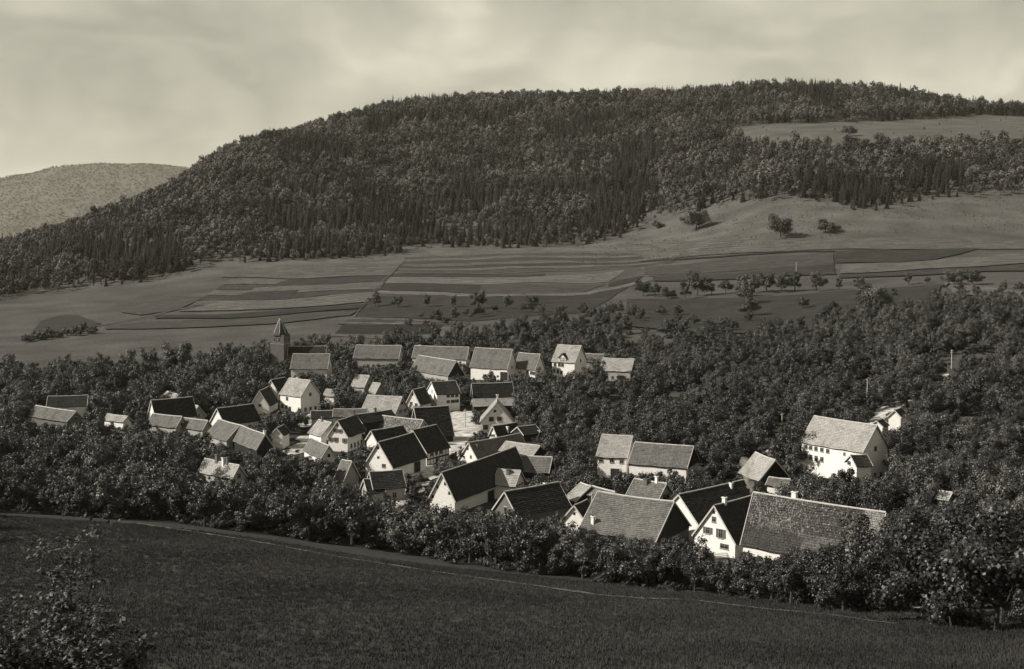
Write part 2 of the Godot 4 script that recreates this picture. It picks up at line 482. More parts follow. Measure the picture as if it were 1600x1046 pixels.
func hatch(o: Dictionary, f: String, u: float, v: float, w: float, h: float) -> void:
	# small unglazed loft opening with a timber surround
	var t := face(o, f) * Transform3D(Basis.IDENTITY, Vector3(u, v, 0))
	var fr := part("loft_opening", box_mesh(snappedf(w, 0.1), snappedf(h, 0.1), 0.04), M.pane, o.node, t.origin + t.basis.z * 0.01, t.basis)
	part("lintel", box_mesh(snappedf(w + 0.3, 0.1), 0.14, 0.1), M.verge, fr, Vector3(0, snappedf(h, 0.1) * 0.5 + 0.071, 0.03))
func gate(o: Dictionary, f: String, u: float, w: float, h: float) -> void:
	# boarded barn gate or door standing on the ground, with frame and battens
	var t := face(o, f) * Transform3D(Basis.IDENTITY, Vector3(u, h * 0.5, 0))
	var b := Mb.new()
	var n := maxi(4, int(w / 0.22))
	for i in n:
		var g := 0.8 + 0.35 * absf(sin(i * 12.7 + u))
		b.col = Color(g, g, g)
		b.box(Vector3(-w / 2 + w * (i + 0.5) / n, 0, 0.03 + 0.01 * (i % 2)), Vector3(w / n - 0.02, h, 0.06))
	var d := part("door", b.mesh(), M.timber, o.node, t.origin, t.basis)
	var e := Mb.new()
	for s in [-1.0, 1.0]:
		e.box(Vector3(s * (w / 2 + 0.1), 0.1, 0.06), Vector3(0.2, h + 0.2, 0.14))
	e.box(Vector3(0, h / 2 + 0.1, 0.062), Vector3(w, 0.2, 0.138))
	part("door_frame", e.mesh(), M.verge, d)
func boards(o: Dictionary, f: String) -> void:
	# weathered boarding over the gable triangle, plank by plank
	var t := face(o, f)
	var b := Mb.new()
	var r := RandomNumberGenerator.new(); r.seed = int(o.L * 100)
	var n := int(o.wz * 2 / 0.24)
	var top: float = lerpf(o.He, o.Hr, (o.w - o.wz) / o.w) - 0.3
	for i in n:
		var u: float = -o.wz + 2 * o.wz * (i + 0.5) / n
		var y1: float = lerpf(o.Hr - 0.3, top, absf(u) / o.wz)
		var y0: float = o.get("board_from", o.He - 0.4) + r.randf_range(-0.06, 0.06)
		if y1 - y0 < 0.2: continue
		var g := r.randf_range(0.6, 1.3)
		b.col = Color(g, g, g)
		b.box(Vector3(u, (y0 + y1) / 2, 0.05 + 0.02 * (i % 2)), Vector3(2 * o.wz / n - 0.02, y1 - y0, 0.05))
	var p := part("gable_boarding", b.mesh(), M.timber, o.node, t.origin, t.basis)
	p.set_meta("kind", "stuff")
func beams(o: Dictionary, f: String, v0: float, v1: float, n: int) -> void:
	# half timbering: posts, rails and braces, each its own timber
	var t := face(o, f)
	var half: float = o.wx if f in ["s", "n"] else o.wz
	for i in n + 1:
		var u := -half + 0.12 + (2 * half - 0.24) * i / n
		part("beam", box_mesh(0.2, v1 - v0, 0.08), M.timber, o.node, t * Vector3(u, (v0 + v1) / 2, 0.03), t.basis)
	for v in [v0, v1]:
		part("beam", box_mesh(2 * half, 0.2, 0.1), M.timber, o.node, t * Vector3(0, v, 0.032), t.basis)
func chimney(o: Dictionary, x: float, z: float, high: float, w := 0.7, m := "brick") -> void:
	var y: float = lerpf(o.Hr, o.He, absf(z) / o.w)
	var c := part("chimney", box_mesh(w, high + 0.8, w), M[m], o.roof, Vector3(x, y + high / 2 - 0.4, z))
	part("chimney_cap", box_mesh(w + 0.22, 0.14, w + 0.22), M.stone if m == "brick" else M[m], c, Vector3(0, high / 2 + 0.47, 0))
	part("flue", box_mesh(w * 0.5, 0.25, w * 0.5), M.metal, c, Vector3(0, high / 2 + 0.6, 0))
func dormer(o: Dictionary, x: float, dw: float, dh: float, v: float) -> void:
	# gabled dormer on the +z slope
	var zf: float = o.w * (o.Hr - v) / (o.Hr - o.He)
	var b := Mb.new()
	var zb := zf * 0.15
	b.box(Vector3(x, v + dh * 0.3, (zf + zb) / 2), Vector3(dw, dh * 0.75, zf - zb))
	b.tri(Vector3(x - dw / 2, v + dh * 0.675, zf), Vector3(x + dw / 2, v + dh * 0.675, zf), Vector3(x, v + dh * 1.2, zf), Vector3(0, 0, 1))
	var d := part("dormer", b.mesh(), M.white, o.roof)
	var c := Mb.new()
	for s in [-1.0, 1.0]:
		c.bar(Vector3(x + s * (dw / 2 + 0.35), v + dh * 0.5, (zf + zb) / 2 + 0.15), Vector3(x, v + dh * 1.25, (zf + zb) / 2 + 0.15), zf - zb + 0.5, 0.14, Vector3(0, 0, 1).cross(Vector3(s, 0.6, 0)))
	part("dormer_roof", c.mesh(), M.tile_dark, d)
	for s in [-1.0, 1.0]:
		part("dormer_window", frame_mesh(0.8, 1.1), M.shutter, d, Vector3(x + s * dw * 0.22, v + dh * 0.35, zf + 0.02))
func house(called: String, label: String, category: String, group: String, x: float, z: float, deg: float, L: float, w: float, He: float, Hr: float, rm: String, wm: String, extra := {}) -> Dictionary:
	var o := {"L": L, "w": w, "He": He, "Hr": Hr, "wx": L / 2 - 0.3, "wz": w - 0.4}
	o.merge(extra)
	var r := root(called, on(x, z), deg_to_rad(deg))
	o.node = r
	tag(r, label, category, group)
	var sd := int(absf(x * 13 + z * 7))
	footprints.append(Vector3(x, z, maxf(L / 2, w)))
	part("wall", body_mesh(L - 0.6, w - 0.4, He, Hr, w), M[wm], r)
	o.roof = part("roof", roof_mesh(L, w, He, Hr, sd, extra.get("rough", 1.0)), M[rm], r)
	var ridge := Mb.new()
	var n := maxi(3, int(L / 1.1))
	var rr := RandomNumberGenerator.new(); rr.seed = sd
	var sag := rr.randf_range(0.04, 0.16) * float(extra.get("rough", 1.0))
	for i in n:
		var g := 0.75 + 0.35 * absf(sin(i * 7.3 + x)); ridge.col = Color(g, g, g)
		var y0 := Hr + 0.06 - sag * sin(PI * i / n); var y1 := Hr + 0.06 - sag * sin(PI * (i + 1) / n)
		ridge.tube(Vector3(-L / 2 + L * i / n, y0, 0), Vector3(-L / 2 + L * (i + 1) / n, y1, 0), 0.17, 0.17, 6)
	part("ridge_tiles", ridge.mesh(), M.ridge, o.roof)
	for e in [-1.0, 1.0]:
		var vb := Mb.new()
		for s in [-1.0, 1.0]:
			vb.bar(Vector3(e * (L / 2 + 0.06), He - 0.08, s * w), Vector3(e * (L / 2 + 0.06), Hr - 0.06, 0), 0.12, 0.3)
		part("verge_board", vb.mesh(), M[extra.get("verge", "verge")], o.roof)
	if rm == "tile_patched": M[rm].uv1_scale = Vector3(1.0 / L, 1.0 / sqrt(w * w + (Hr - He) * (Hr - He)), 1)
	return o

# ---------------------------------------------------------------- ground sheets
var trodden := {}   # half-metre cells of the footpaths, where no grass stands
func ribbon(called: String, label: String, m: Material, a: float, pts: Array, up: float, step := 0.0) -> void:
	# pts: x, z, half width along the way
	if step == 0.0: step = 0.5 if pts[1] > -240.0 and pts[2] < 1.0 else 3.0
	var b := Mb.new()
	b.col = Color(a, a, a)
	var row := []
	for i in pts.size() / 3 - 1:
		var p := Vector3(pts[3 * i], pts[3 * i + 1], pts[3 * i + 2]); var q := Vector3(pts[3 * i + 3], pts[3 * i + 4], pts[3 * i + 5])
		var n := maxi(1, int(Vector2(q.x - p.x, q.y - p.y).length() / step))
		for k in n + (1 if i == pts.size() / 3 - 2 else 0):
			row.append(p.lerp(q, float(k) / n))
	var left := []; var right := []
	for i in row.size():
		row[i].z *= 1.0 + 0.7 * stain.get_noise_2d(row[i].x * 1.5, row[i].y * 1.5)
		var d: Vector3 = row[mini(i + 1, row.size() - 1)] - row[maxi(i - 1, 0)]
		var nn := Vector2(-d.y, d.x).normalized()
		var wob: float = row[i].z * (1.0 + 0.18 * sin(i * step * 0.57) + 0.12 * sin(i * step * 0.2))
		var pl := []
		for s in [-1.0, -0.33, 0.33, 1.0]:
			pl.append(on(row[i].x + nn.x * wob * s, row[i].y + nn.y * wob * s, up))
			if row[i].y > -240.0: trodden[Vector2i(roundi(pl[-1].x * 2), roundi(pl[-1].z * 2))] = true
		left.append(pl)
	for i in left.size() - 1:
		for j in 3:
			var e: Vector3 = left[i][j]
			var g := a * (1.0 + 0.7 * stain.get_noise_2d(e.x * 3.0, e.z * 3.0))
			b.col = Color(g, g, g)
			b.quad(left[i][j], left[i][j + 1], left[i + 1][j + 1], left[i + 1][j], Vector3.UP)
	var o := alone(called, b.mesh(), m, "structure")
	tag(o, label, "")
func patch(called: String, label: String, a: float, top: Array, low: Array, up: float, rows := 0.0) -> void:
	# a field between two lines across the slope (x, z pairs), laid on the ground; rows: contrast of its plough rows
	var along := func(line: Array, f: float) -> Vector2:
		var n := line.size() / 2 - 1
		var k := mini(int(f * n), n - 1)
		return Vector2(line[2 * k], line[2 * k + 1]).lerp(Vector2(line[2 * k + 2], line[2 * k + 3]), f * n - k)
	var b := Mb.new()
	var l: float = (along.call(top, 1.0) - along.call(top, 0.0)).length()
	var h: float = (along.call(top, 0.5) - along.call(low, 0.5)).length()
	var nx := clampi(int(l / 8.0), 3, 90); var ny := clampi(int(h / 3.5), 2, 70)
	var g := []
	for i in nx + 1:
		var t: Vector2 = along.call(top, float(i) / nx); var q: Vector2 = along.call(low, float(i) / nx)
		var colm := []
		for j in ny + 1:
			var p := t.lerp(q, float(j) / ny)
			if j == 0 or j == ny: p.y += sin(i * 2.3 + a * 90) * 0.5
			colm.append(on(p.x, p.y, up))
		g.append(colm)
	for j in ny:
		var k := (0.70 if a > 0.09 else 0.58) * a * (1.0 + (rows + 0.08) * sin(j * 2.4 + a * 50.0) * 1.5)
		for i in nx:
			var e: Vector3 = g[i][j]
			b.col = lin(k * (1.0 + 0.55 * stain.get_noise_2d(e.x * 0.5, e.z * 1.6) + 0.25 * stain.get_noise_2d(e.x * 0.12, e.z * 0.4 + 90.0)))
			b.quad(g[i][j], g[i + 1][j], g[i + 1][j + 1], g[i][j + 1], Vector3.UP)
	var o := alone(called, b.mesh(), M.field_c, "structure")
	tag(o, label, "")

func _ready() -> void:
	# camera, sky, sun, exposure, air
	var cam := Camera3D.new()
	cam.name = "camera"; add_child(cam)
	cam.position = Vector3(0, 67.6, 0)
	cam.rotation_degrees = Vector3(-4.8250, 0, 0)
	cam.fov = 30.3093; cam.near = 0.5; cam.far = 20000.0
	cam.current = true
	var env := Environment.new()
	env.tonemap_mode = Environment.TONE_MAPPER_LINEAR
	env.tonemap_exposure = 1.4
	env.background_mode = Environment.BG_SKY
	env.sdfgi_enabled = true; env.ssao_enabled = true; env.ssil_enabled = true
	env.fog_enabled = true
	env.fog_density = 0.00002
	env.fog_light_color = Color(0.92, 0.905, 0.82)
	env.volumetric_fog_enabled = true; env.volumetric_fog_density = 0.0
	var sky := Sky.new()
	var pan := PanoramaSkyMaterial.new()
	pan.panorama = clouds()
	sky.sky_material = pan
	env.sky = sky
	env.background_energy_multiplier = 1.0
	var we := WorldEnvironment.new()
	we.name = "air"; we.environment = env; add_child(we)
	var sun := DirectionalLight3D.new()
	sun.name = "sun"; add_child(sun)
	sun.light_energy = 1.6; sun.light_color = Color(1.0, 0.975, 0.925)
	sun.light_angular_distance = 0.5; sun.shadow_enabled = true
	sun.look_at_from_position(Vector3(-0.80, 0.59, 0.12) * 100.0, Vector3.ZERO)
	stain = noise(0.12, 77, 3)
	materials()
	M.field_c = tri_tex(mat(1.0, 1.0), M.field.albedo_texture, 280.0)
	M.field_c.albedo_color = Color(1, 1, 1)
	M.land_c = tri_tex(mat(1.0, 1.0), M.land.albedo_texture, 330.0)
	M.land_c.albedo_color = Color(1, 1, 1)
	lay_of_the_land()
	terrain()
	fields()
	roads()
	village()
	make_protos()
	trees()
	woods()
	small_things()
	shrub()
	grass()

func clouds() -> ImageTexture:
	var w := 2048; var h := 1024
	var im := Image.create(w, h, false, Image.FORMAT_RGB8)
	var a := noise(1.9, 4, 6); var c := noise(6.5, 9, 5)
	for y in h:
		var el := PI * (0.5 - (y + 0.5) / h)
		if el < -0.02:
			im.fill_rect(Rect2i(0, y, w, h - y), Color(0.40, 0.39, 0.33)); break
		for x in w:
			var az := TAU * x / w
			# cloud sheets seen at a low angle draw out along the horizon
			var p := Vector3(cos(az) * cos(el), sin(el) * 2.7, sin(az) * cos(el))
			var q := a.get_noise_3dv(p * 1.5)
			var d := c.get_noise_3dv(p * 1.1 + Vector3(0, q * 0.25, 0))
			var up := clampf(sin(el), 0, 1)
			var l := 0.735 - 0.26 * sqrt(up) + 0.09 * smoothstep(-0.4, 0.5, q) + 0.10 * d
			im.set_pixel(x, y, Color(l, l * 0.98, l * 0.895))
	return ImageTexture.create_from_image(im)

func lay_of_the_land() -> void:
	bearing(-0.569653, [-52, 72.8, 0, 65.39, 32.5, 53.95, 78, 39, 247, 12.61, 299, 5.2, 390, 1.3, 611, -2.6, 845, -5.2, 1170, -3.9, 1495, 0, 2990, 0, 10400, -26])
	bearing(-0.395650, [-52, 72.8, 0, 65.39, 32.5, 53.95, 78, 39, 234, 12.61, 279.5, 4.55, 338, 1.95, 455, 0, 611, -1.3, 845, -2.6, 1170, 7.15, 1365, 28.6, 1495, 39, 1690, 44.2, 2210, 26, 2990, 6.5, 10400, -26])
	bearing(-0.300363, [-52, 72.8, 0, 65.39, 32.5, 53.95, 78, 39, 223.6, 13.52, 279.5, 3.9, 338, 1.3, 455, 0.26, 585, 0.65, 728, 0.65, 936, 3.9, 1170, 17.29, 1430, 58.5, 1755, 93.6, 1950, 93.6, 2600, 65, 3380, 26, 10400, -26])
	bearing(-0.207147, [-52, 72.8, 0, 65.39, 32.5, 53.95, 78, 39, 205.4, 15.08, 260, 5.2, 312, 1.3, 429, 0.65, 559, 2.6, 676, 3.25, 910, 7.8, 1235, 35.1, 1560, 104, 1820, 169, 1950, 195, 2210, 195, 2860, 130, 3900, 78, 10400, 0])
	bearing(-0.103573, [-52, 72.8, 0, 65.39, 32.5, 53.95, 78, 39, 182, 17.55, 234, 6.5, 279.5, 1.95, 325, 0.91, 429, 0.52, 546, 3.25, 650, 6.5, 806, 11.7, 1040, 22.1, 1339, 40.3, 1690, 117, 1950, 195, 2275, 276.9, 2470, 286, 2990, 260, 10400, 195])
	bearing(0.000000, [-52, 72.8, 0, 65.39, 32.5, 53.95, 78, 39, 162.5, 20.345, 214.5, 9.1, 260, 2.86, 312, 1.04, 429, 0.65, 546, 3.9, 650, 10.4, 838.5, 16.25, 1040, 25.35, 1300, 41.6, 1378, 48.1, 1690, 119.6, 2015, 213.2, 2340, 301.6, 2535, 312, 2990, 292.5, 10400, 195])
	bearing(0.103573, [-52, 72.8, 0, 65.39, 32.5, 53.95, 78, 39, 149.5, 22.1, 208, 9.75, 253.5, 3.25, 312, 1.56, 429, 1.95, 546, 6.5, 650, 11.7, 832, 16.9, 1040, 26.65, 1300, 46.8, 1378, 57.2, 1690, 136.5, 2015, 227.5, 2314, 304.2, 2535, 317.2, 2990, 299, 10400, 195])
	bearing(0.207147, [-52, 72.8, 0, 65.39, 32.5, 53.95, 78, 39, 139.1, 23.92, 195, 11.7, 247, 3.9, 312, 2.6, 429, 5.2, 546, 11.7, 676, 16.9, 845, 23.4, 1040, 36.4, 1170, 52, 1300, 80.6, 1352, 93.6, 1625, 169, 1846, 223.6, 1950, 239.2, 2210, 306.8, 2470, 318.5, 2990, 305.5, 10400, 195])
	bearing(0.300363, [-52, 72.8, 0, 65.39, 32.5, 53.95, 78, 39, 130, 25.35, 195, 13, 247, 5.2, 312, 4.55, 429, 11.7, 546, 18.2, 676, 23.4, 845, 28.6, 1040, 42.9, 1170, 62.4, 1300, 93.6, 1365, 104, 1625, 185.9, 1729, 205.4, 1950, 241.8, 2184, 296.4, 2470, 301.6, 2990, 286, 10400, 195])
	bearing(0.381150, [-52, 72.8, 0, 65.39, 32.5, 53.95, 78, 39, 127.4, 26, 195, 14.3, 247, 7.8, 312, 7.8, 429, 15.6, 546, 22.1, 728, 28.6, 910, 36.4, 1105, 52, 1235, 75.4, 1365, 104, 1625, 182, 1690, 197.6, 1950, 239.2, 2080, 260, 2340, 266.5, 2990, 247, 10400, 195])
	bearing(0.569653, [-52, 72.8, 0, 65.39, 32.5, 53.95, 78, 39, 127.4, 27.3, 195, 16.9, 247, 10.4, 312, 11.7, 429, 19.5, 546, 26, 728, 32.5, 910, 40.3, 1105, 57.2, 1235, 80.6, 1365, 106.6, 1625, 182, 1950, 236.6, 2210, 247, 2990, 234, 10400, 195])

func terrain() -> void:
	var xs := []; var zs := []
	var k := -110
	while k <= 110:
		xs.append(120.0 * sinh(k / 110.0 * 4.2) / sinh(4.2) * 26.0 * 0.9 if false else signf(k) * (absf(k) * 2.4 + pow(absf(k) / 110.0, 4.0) * 3200.0))
		k += 1
	var d := -30.0
	while d < 10200.0:
		zs.append(-d)
		d += 2.5 if d < 240 else (4.0 if d < 720 else (9.0 if d < 3200 else 90.0))
	var v := PackedVector3Array(); var c := PackedColorArray(); var idx := PackedInt32Array(); var nn := PackedVector3Array()
	var nz := noise(0.02, 3, 3)
	for z in zs:
		for x in xs:
			v.append(on(x, z))
			var e := 1.0
			nn.append(Vector3(ground(x - e, z) - ground(x + e, z), 2 * e, ground(x, z - e) - ground(x, z + e)).normalized())
			c.append(lin(land_tone(x, -z) * (1.0 + 0.45 * nz.get_noise_2d(x, z))))
	var w := xs.size()
	for j in zs.size() - 1:
		for i in w - 1:
			var a := j * w + i
			idx.append_array([a, a + w, a + 1, a + 1, a + w, a + w + 1])
	var arr := []
	arr.resize(Mesh.ARRAY_MAX)
	arr[Mesh.ARRAY_VERTEX] = v; arr[Mesh.ARRAY_NORMAL] = nn; arr[Mesh.ARRAY_COLOR] = c; arr[Mesh.ARRAY_INDEX] = idx
	var m := ArrayMesh.new()
	m.add_surface_from_arrays(Mesh.PRIMITIVE_TRIANGLES, arr)
	alone("ground", m, M.land_c, "structure").set_meta("label", "grassy valley floor and hillsides under the whole village")
func land_tone(x: float, d: float) -> float:
	# what grows where: mown near meadow, orchard grass, pale pasture, forest floor
	if d < 235.0:
		return lerpf(0.038, 0.042, smoothstep(150.0, 235.0, d))
	if d < 700.0: return lerpf(lerpf(0.040, 0.062, smoothstep(20.0, 60.0, x) * smoothstep(280.0, 340.0, d)), 0.066, smoothstep(560.0, 660.0, d))
	return lerpf(0.066, 0.095, smoothstep(1130.0, 1230.0, d))

func fields() -> void:
	patch("stubble_field", "broad pale striped field below the forest edge", 0.115, [-114.27, -1333.92, -33.69, -1354.37, 58.41, -1339.98, 167.99, -1267.21], [-106.88, -1143.28, -27.57, -1106.58, 58.76, -1125.04, 151.57, -1157.12], 0.262, 0.28)
	patch("field_strip", "dark thin strip within the striped field", 0.06, [-109.08, -1235.36, -29.46, -1183.05, 61.04, -1169.1, 102.04, -1180.08], [-107.9, -1176.04, -28.35, -1138.2, 60.13, -1151.61, 100.08, -1157.26], 0.274, 0.1)
	patch("field_strip", "dark strip under the pale boundary line", 0.05, [-108.3, -1137.59, -27.44, -1101.42, 29.21, -1101.69], [-108.88, -1103.66, -26.7, -1071.51, 28.8, -1085.9], 0.286, 0.1)
	patch("grain_field", "light grain strip across the middle slope", 0.15, [-109.86, -1103.97, -26.65, -1069.52, 56.66, -1084.7, 102.7, -1120.64], [-110.37, -1049.05, -25.17, -1009.59, 58.11, -1012.12, 79.56, -1020.09], 0.298, 0.06)
	patch("ploughed_strip", "dark ploughed strip under the light grain", 0.045, [-110.27, -1044.6, -67.74, -1024.77, -25.08, -1005.77], [-111.05, -1002.66, -65.79, -969.65, -24.75, -928.13], 0.310, 0.1)
	patch("field_strip", "mid-grey field right of the dark ploughed strip", 0.08, [-25.08, -1005.77, 26.19, -986.82, 76.81, -1006.82], [-24.75, -928.13, 16.49, -917.53, 53.63, -933.45], 0.322, 0.1)
	patch("grain_field", "thin pale band along the top of the dark orchard field", 0.15, [-111.17, -995.96, -65.36, -963.27, -24.64, -923.94, 53.4, -929.47, 117.52, -1046.76], [-105.52, -967.45, -63.63, -937.47, -24.21, -907.76, 54.12, -914.51, 119.42, -1032.07], 0.334, 0)
	patch("orchard_field", "dark field with the row of fruit trees", 0.05, [-110.65, -947.29, -63.24, -931.75, -24.14, -905.08, 53.96, -911.8, 93.89, -986.51], [-102.63, -806.26, -60.02, -783.8, -25.05, -745.79, 7.09, -754.34, 48.07, -788.48], 0.346, 0.08)
	patch("field_strip", "pale meadow around the dark rectangular plot", 0.11, [-103.38, -806.71, -59.39, -775.48, -24.78, -737.51], [-106.47, -714.64, -63.11, -671.96, -33.17, -675.15], 0.358, 0.05)
	patch("dark_plot", "dark rectangular plot behind the church roofs", 0.028, [-106.43, -773.02, -70.31, -749.43, -39.76, -728.28], [-104.57, -725.49, -72.31, -705.54, -43.34, -685.35], 0.370, 0.12)
	patch("ploughed_strip", "dark wedge at the right end of the middle strips", 0.045, [78.87, -1011.09, 95.68, -1043.43, 114.23, -1070], [77.1, -988.21, 94.03, -1006.29, 105.01, -1029.56], 0.382, 0)
	patch("grain_field", "pale field right of the dark wedge", 0.12, [118, -1138.78, 139.24, -1153.28, 166.51, -1137.29], [115.07, -1057.32, 130.18, -1062.44, 154.44, -1054.14], 0.394, 0.1)
	patch("field_strip", "topmost narrow strip of the striped fields below the forest", 0.13, [-114.65, -1337.72, -33.53, -1347.94, 58.32, -1336.63, 167.59, -1264.2], [-114, -1316.33, -32.83, -1319.65, 58.61, -1313.26, 166.04, -1254.27], 0.406, 0.06)
	patch("field_strip", "second narrow strip of the striped fields below the forest", 0.09, [-113.95, -1314.62, -32.78, -1317.41, 58.63, -1311.32, 165.9, -1253.38], [-113.53, -1296.3, -32.17, -1292.85, 58.92, -1289.26, 164.26, -1242.69], 0.418, 0.06)
	patch("field_strip", "third narrow strip of the striped fields below the forest", 0.135, [-113.49, -1294.76, -32.12, -1290.73, 58.95, -1287.32, 164.11, -1241.71], [-113.08, -1277, -31.46, -1264.13, 59.09, -1262.99, 162.3, -1229.67], 0.430, 0.06)
	patch("field_strip", "fourth narrow strip of the striped fields below the forest", 0.075, [-113.04, -1275.42, -31.4, -1261.51, 59.08, -1260.61, 162.13, -1228.55], [-112.42, -1255.68, -30.58, -1228.38, 58.89, -1230.46, 160.14, -1215.11], 0.442, 0.06)
	patch("field_strip", "fifth narrow strip of the striped fields below the forest", 0.12, [-112.35, -1253.81, -30.51, -1225.51, 58.87, -1227.81, 159.96, -1213.92], [-111.27, -1229.39, -29.8, -1196.75, 58.79, -1201.31, 157.93, -1200.19], 0.454, 0.06)
	patch("field_strip", "sixth narrow strip of the striped fields below the forest", 0.06, [-111.16, -1227.05, -29.74, -1194.59, 58.8, -1199.32, 157.76, -1199.02], [-109.77, -1199.82, -29.18, -1171.66, 58.96, -1178.7, 155.87, -1186.27], 0.466, 0.06)
	patch("field_strip", "seventh narrow strip of the striped fields below the forest", 0.13, [-109.66, -1197.56, -29.13, -1169.75, 58.98, -1177.02, 155.71, -1185.22], [-108.55, -1173.92, -28.57, -1147.16, 59.17, -1157.87, 153.94, -1173.39], 0.478, 0.06)
	patch("field_strip", "lowest narrow strip of the striped fields below the forest", 0.085, [-108.46, -1172.03, -28.52, -1145.07, 59.18, -1156.16, 153.79, -1172.4], [-107.55, -1150.95, -27.86, -1118.19, 59.22, -1134.98, 152.06, -1160.76], 0.490, 0.06)
	patch("field_strip", "topmost narrow strip of the left slope fields", 0.12, [-257.57, -1132.43, -202.01, -1116.32, -109.84, -1117.35], [-258.82, -1106.81, -197.77, -1081.56, -108.37, -1071.36], 0.502, 0.06)
	patch("field_strip", "second narrow strip of the left slope fields", 0.07, [-258.91, -1104.57, -197.39, -1078.5, -108.31, -1068.19], [-259.33, -1076.98, -193.32, -1045.42, -108.2, -1037.98], 0.514, 0.06)
	patch("field_strip", "third narrow strip of the left slope fields", 0.125, [-259.31, -1074.4, -193, -1042.75, -108.21, -1035.64], [-258.56, -1043.63, -189.45, -1013.15, -108.21, -1008.23], 0.526, 0.06)
	patch("field_strip", "fourth narrow strip of the left slope fields", 0.06, [-258.48, -1040.98, -189.14, -1010.6, -108.19, -1005.65], [-257.81, -1012.15, -185.42, -980.78, -107.23, -971.08], 0.538, 0.06)
	patch("field_strip", "fifth narrow strip of the left slope fields", 0.11, [-257.76, -1009.75, -185.08, -978.11, -107.1, -967.71], [-256.91, -981.77, -180.85, -946.23, -105.77, -931.77], 0.550, 0.06)
	patch("field_strip", "lowest narrow strip of the left slope fields", 0.08, [-256.77, -979.16, -180.47, -943.43, -105.7, -929.09], [-253.4, -943.21, -176.19, -912.01, -105.17, -901.86], 0.562, 0.06)
	patch("field_strip", "topmost narrow strip of the right slope fields", 0.13, [125.99, -1357.3, 233.74, -1215.12, 325.39, -1158.14, 502.22, -1139.98], [128.43, -1324.91, 239.25, -1195.34, 326.19, -1144.2, 498.01, -1130.29], 0.574, 0.06)
	patch("field_strip", "second narrow strip of the right slope fields", 0.1, [128.64, -1322.15, 239.74, -1193.71, 326.25, -1142.97, 497.6, -1129.34], [130.62, -1288.06, 245.13, -1174.94, 326.78, -1128.48, 492.54, -1117.75], 0.586, 0.06)
	patch("field_strip", "third narrow strip of the right slope fields", 0.135, [130.74, -1284.8, 245.59, -1173.32, 326.81, -1127.18, 492.07, -1116.67], [131.68, -1243.73, 250.57, -1154.12, 327.02, -1112.09, 486.81, -1104.61], 0.598, 0.06)
	patch("field_strip", "lowest narrow strip of the right slope fields", 0.09, [131.74, -1240.09, 250.99, -1152.45, 327.03, -1110.76, 486.38, -1103.62], [132.66, -1202.16, 255.59, -1132.96, 327.07, -1095.51, 481.79, -1093.09], 0.610, 0.06)
	patch("field_strip", "topmost narrow strip in the grey fields right of centre", 0.1, [123.63, -1135.88, 205.18, -1118.81, 284.34, -1094.76], [121.82, -1110.8, 201.29, -1097.34, 280.75, -1079.86], 0.622, 0.06)
	patch("field_strip", "second narrow strip in the grey fields right of centre", 0.07, [121.71, -1108.98, 200.95, -1095.49, 280.4, -1078.42], [120.58, -1090.47, 196.71, -1072.12, 275.81, -1059.73], 0.634, 0.06)
	patch("field_strip", "third narrow strip in the grey fields right of centre", 0.115, [120.5, -1088.98, 196.28, -1069.72, 275.35, -1057.85], [119.55, -1072.27, 190.27, -1036.72, 269.85, -1035.71], 0.646, 0.06)
	patch("field_strip", "lowest narrow strip in the grey fields right of centre", 0.075, [119.46, -1070.8, 189.75, -1033.85, 269.4, -1033.9], [118.37, -1053.15, 184.87, -1007.04, 264.78, -1015.17], 0.658, 0.06)
	patch("field_strip", "topmost narrow strip across the pale field above the church", 0.11, [-101.72, -803.06, -59.53, -775.06, -24.93, -737.36], [-104.89, -794.87, -62.88, -765.88, -28.29, -733.73], 0.670, 0.06)
	patch("field_strip", "second narrow strip across the pale field above the church", 0.085, [-105.17, -794.2, -63.16, -765.12, -28.58, -733.42], [-108.36, -786.81, -66.5, -757.1, -31.91, -729.83], 0.682, 0.06)
	patch("field_strip", "lowest narrow strip across the pale field above the church", 0.115, [-108.63, -786.18, -66.8, -756.46, -32.19, -729.53], [-111.75, -778.91, -70.16, -749.71, -35.5, -726.26], 0.694, 0.06)
	patch("grain_field", "pale hillside field below the forest, left", 0.115, [-277.81, -1201.02, -220.08, -1195.07, -113.17, -1259.2], [-271.02, -1149.72, -200.76, -1120.6, -110.02, -1124.51], 0.706, 0.1)
	patch("field_strip", "dark strip narrowing to the left under the pale hillside field", 0.055, [-201.63, -1114.69, -171.14, -1115.46, -109.92, -1119.5], [-211.12, -1074.94, -170.48, -1074.72, -108.74, -1060.75], 0.718, 0.1)
	patch("grain_field", "pale narrow strip in the left slope", 0.125, [-222.79, -1068.86, -177.71, -1062.7, -108.42, -1054.09], [-222.28, -1048.86, -175.67, -1029.08, -108.48, -1025.31], 0.730, 0.05)
	patch("ploughed_strip", "dark lens-shaped plot in the left slope", 0.05, [-222.14, -1043.93, -198.32, -1036.57, -177.12, -1027.23], [-237.73, -999.63, -206.82, -983.31, -177.96, -973.29], 0.742, 0.1)
	patch("grain_field", "pale strips above the long dark strip, left", 0.125, [-232.34, -991.22, -175.57, -969.28, -106.29, -975.7], [-257.33, -944.8, -176.29, -912.15, -105.16, -900.77], 0.754, 0.22)
	patch("ploughed_strip", "long dark strip curving over the left slope", 0.04, [-263.15, -908.54, -190.25, -903.8, -104.52, -888.63], [-256.57, -885.63, -191.55, -873.91, -104.35, -859.33], 0.766, 0.1)
	patch("field_strip", "grey field under the long dark strip, left", 0.08, [-281.85, -860.13, -212.1, -865.68, -104.52, -851.04], [-276.05, -833.45, -198.06, -807.96, -107.42, -817.11], 0.778, 0.06)
	patch("grain_field", "rounded grey field beside the light track, left", 0.09, [-330.96, -1027.67, -306.64, -1066.48, -256.7, -1027.69], [-303.82, -958.19, -274.89, -916.44, -261.02, -958.45], 0.790, 0.06)
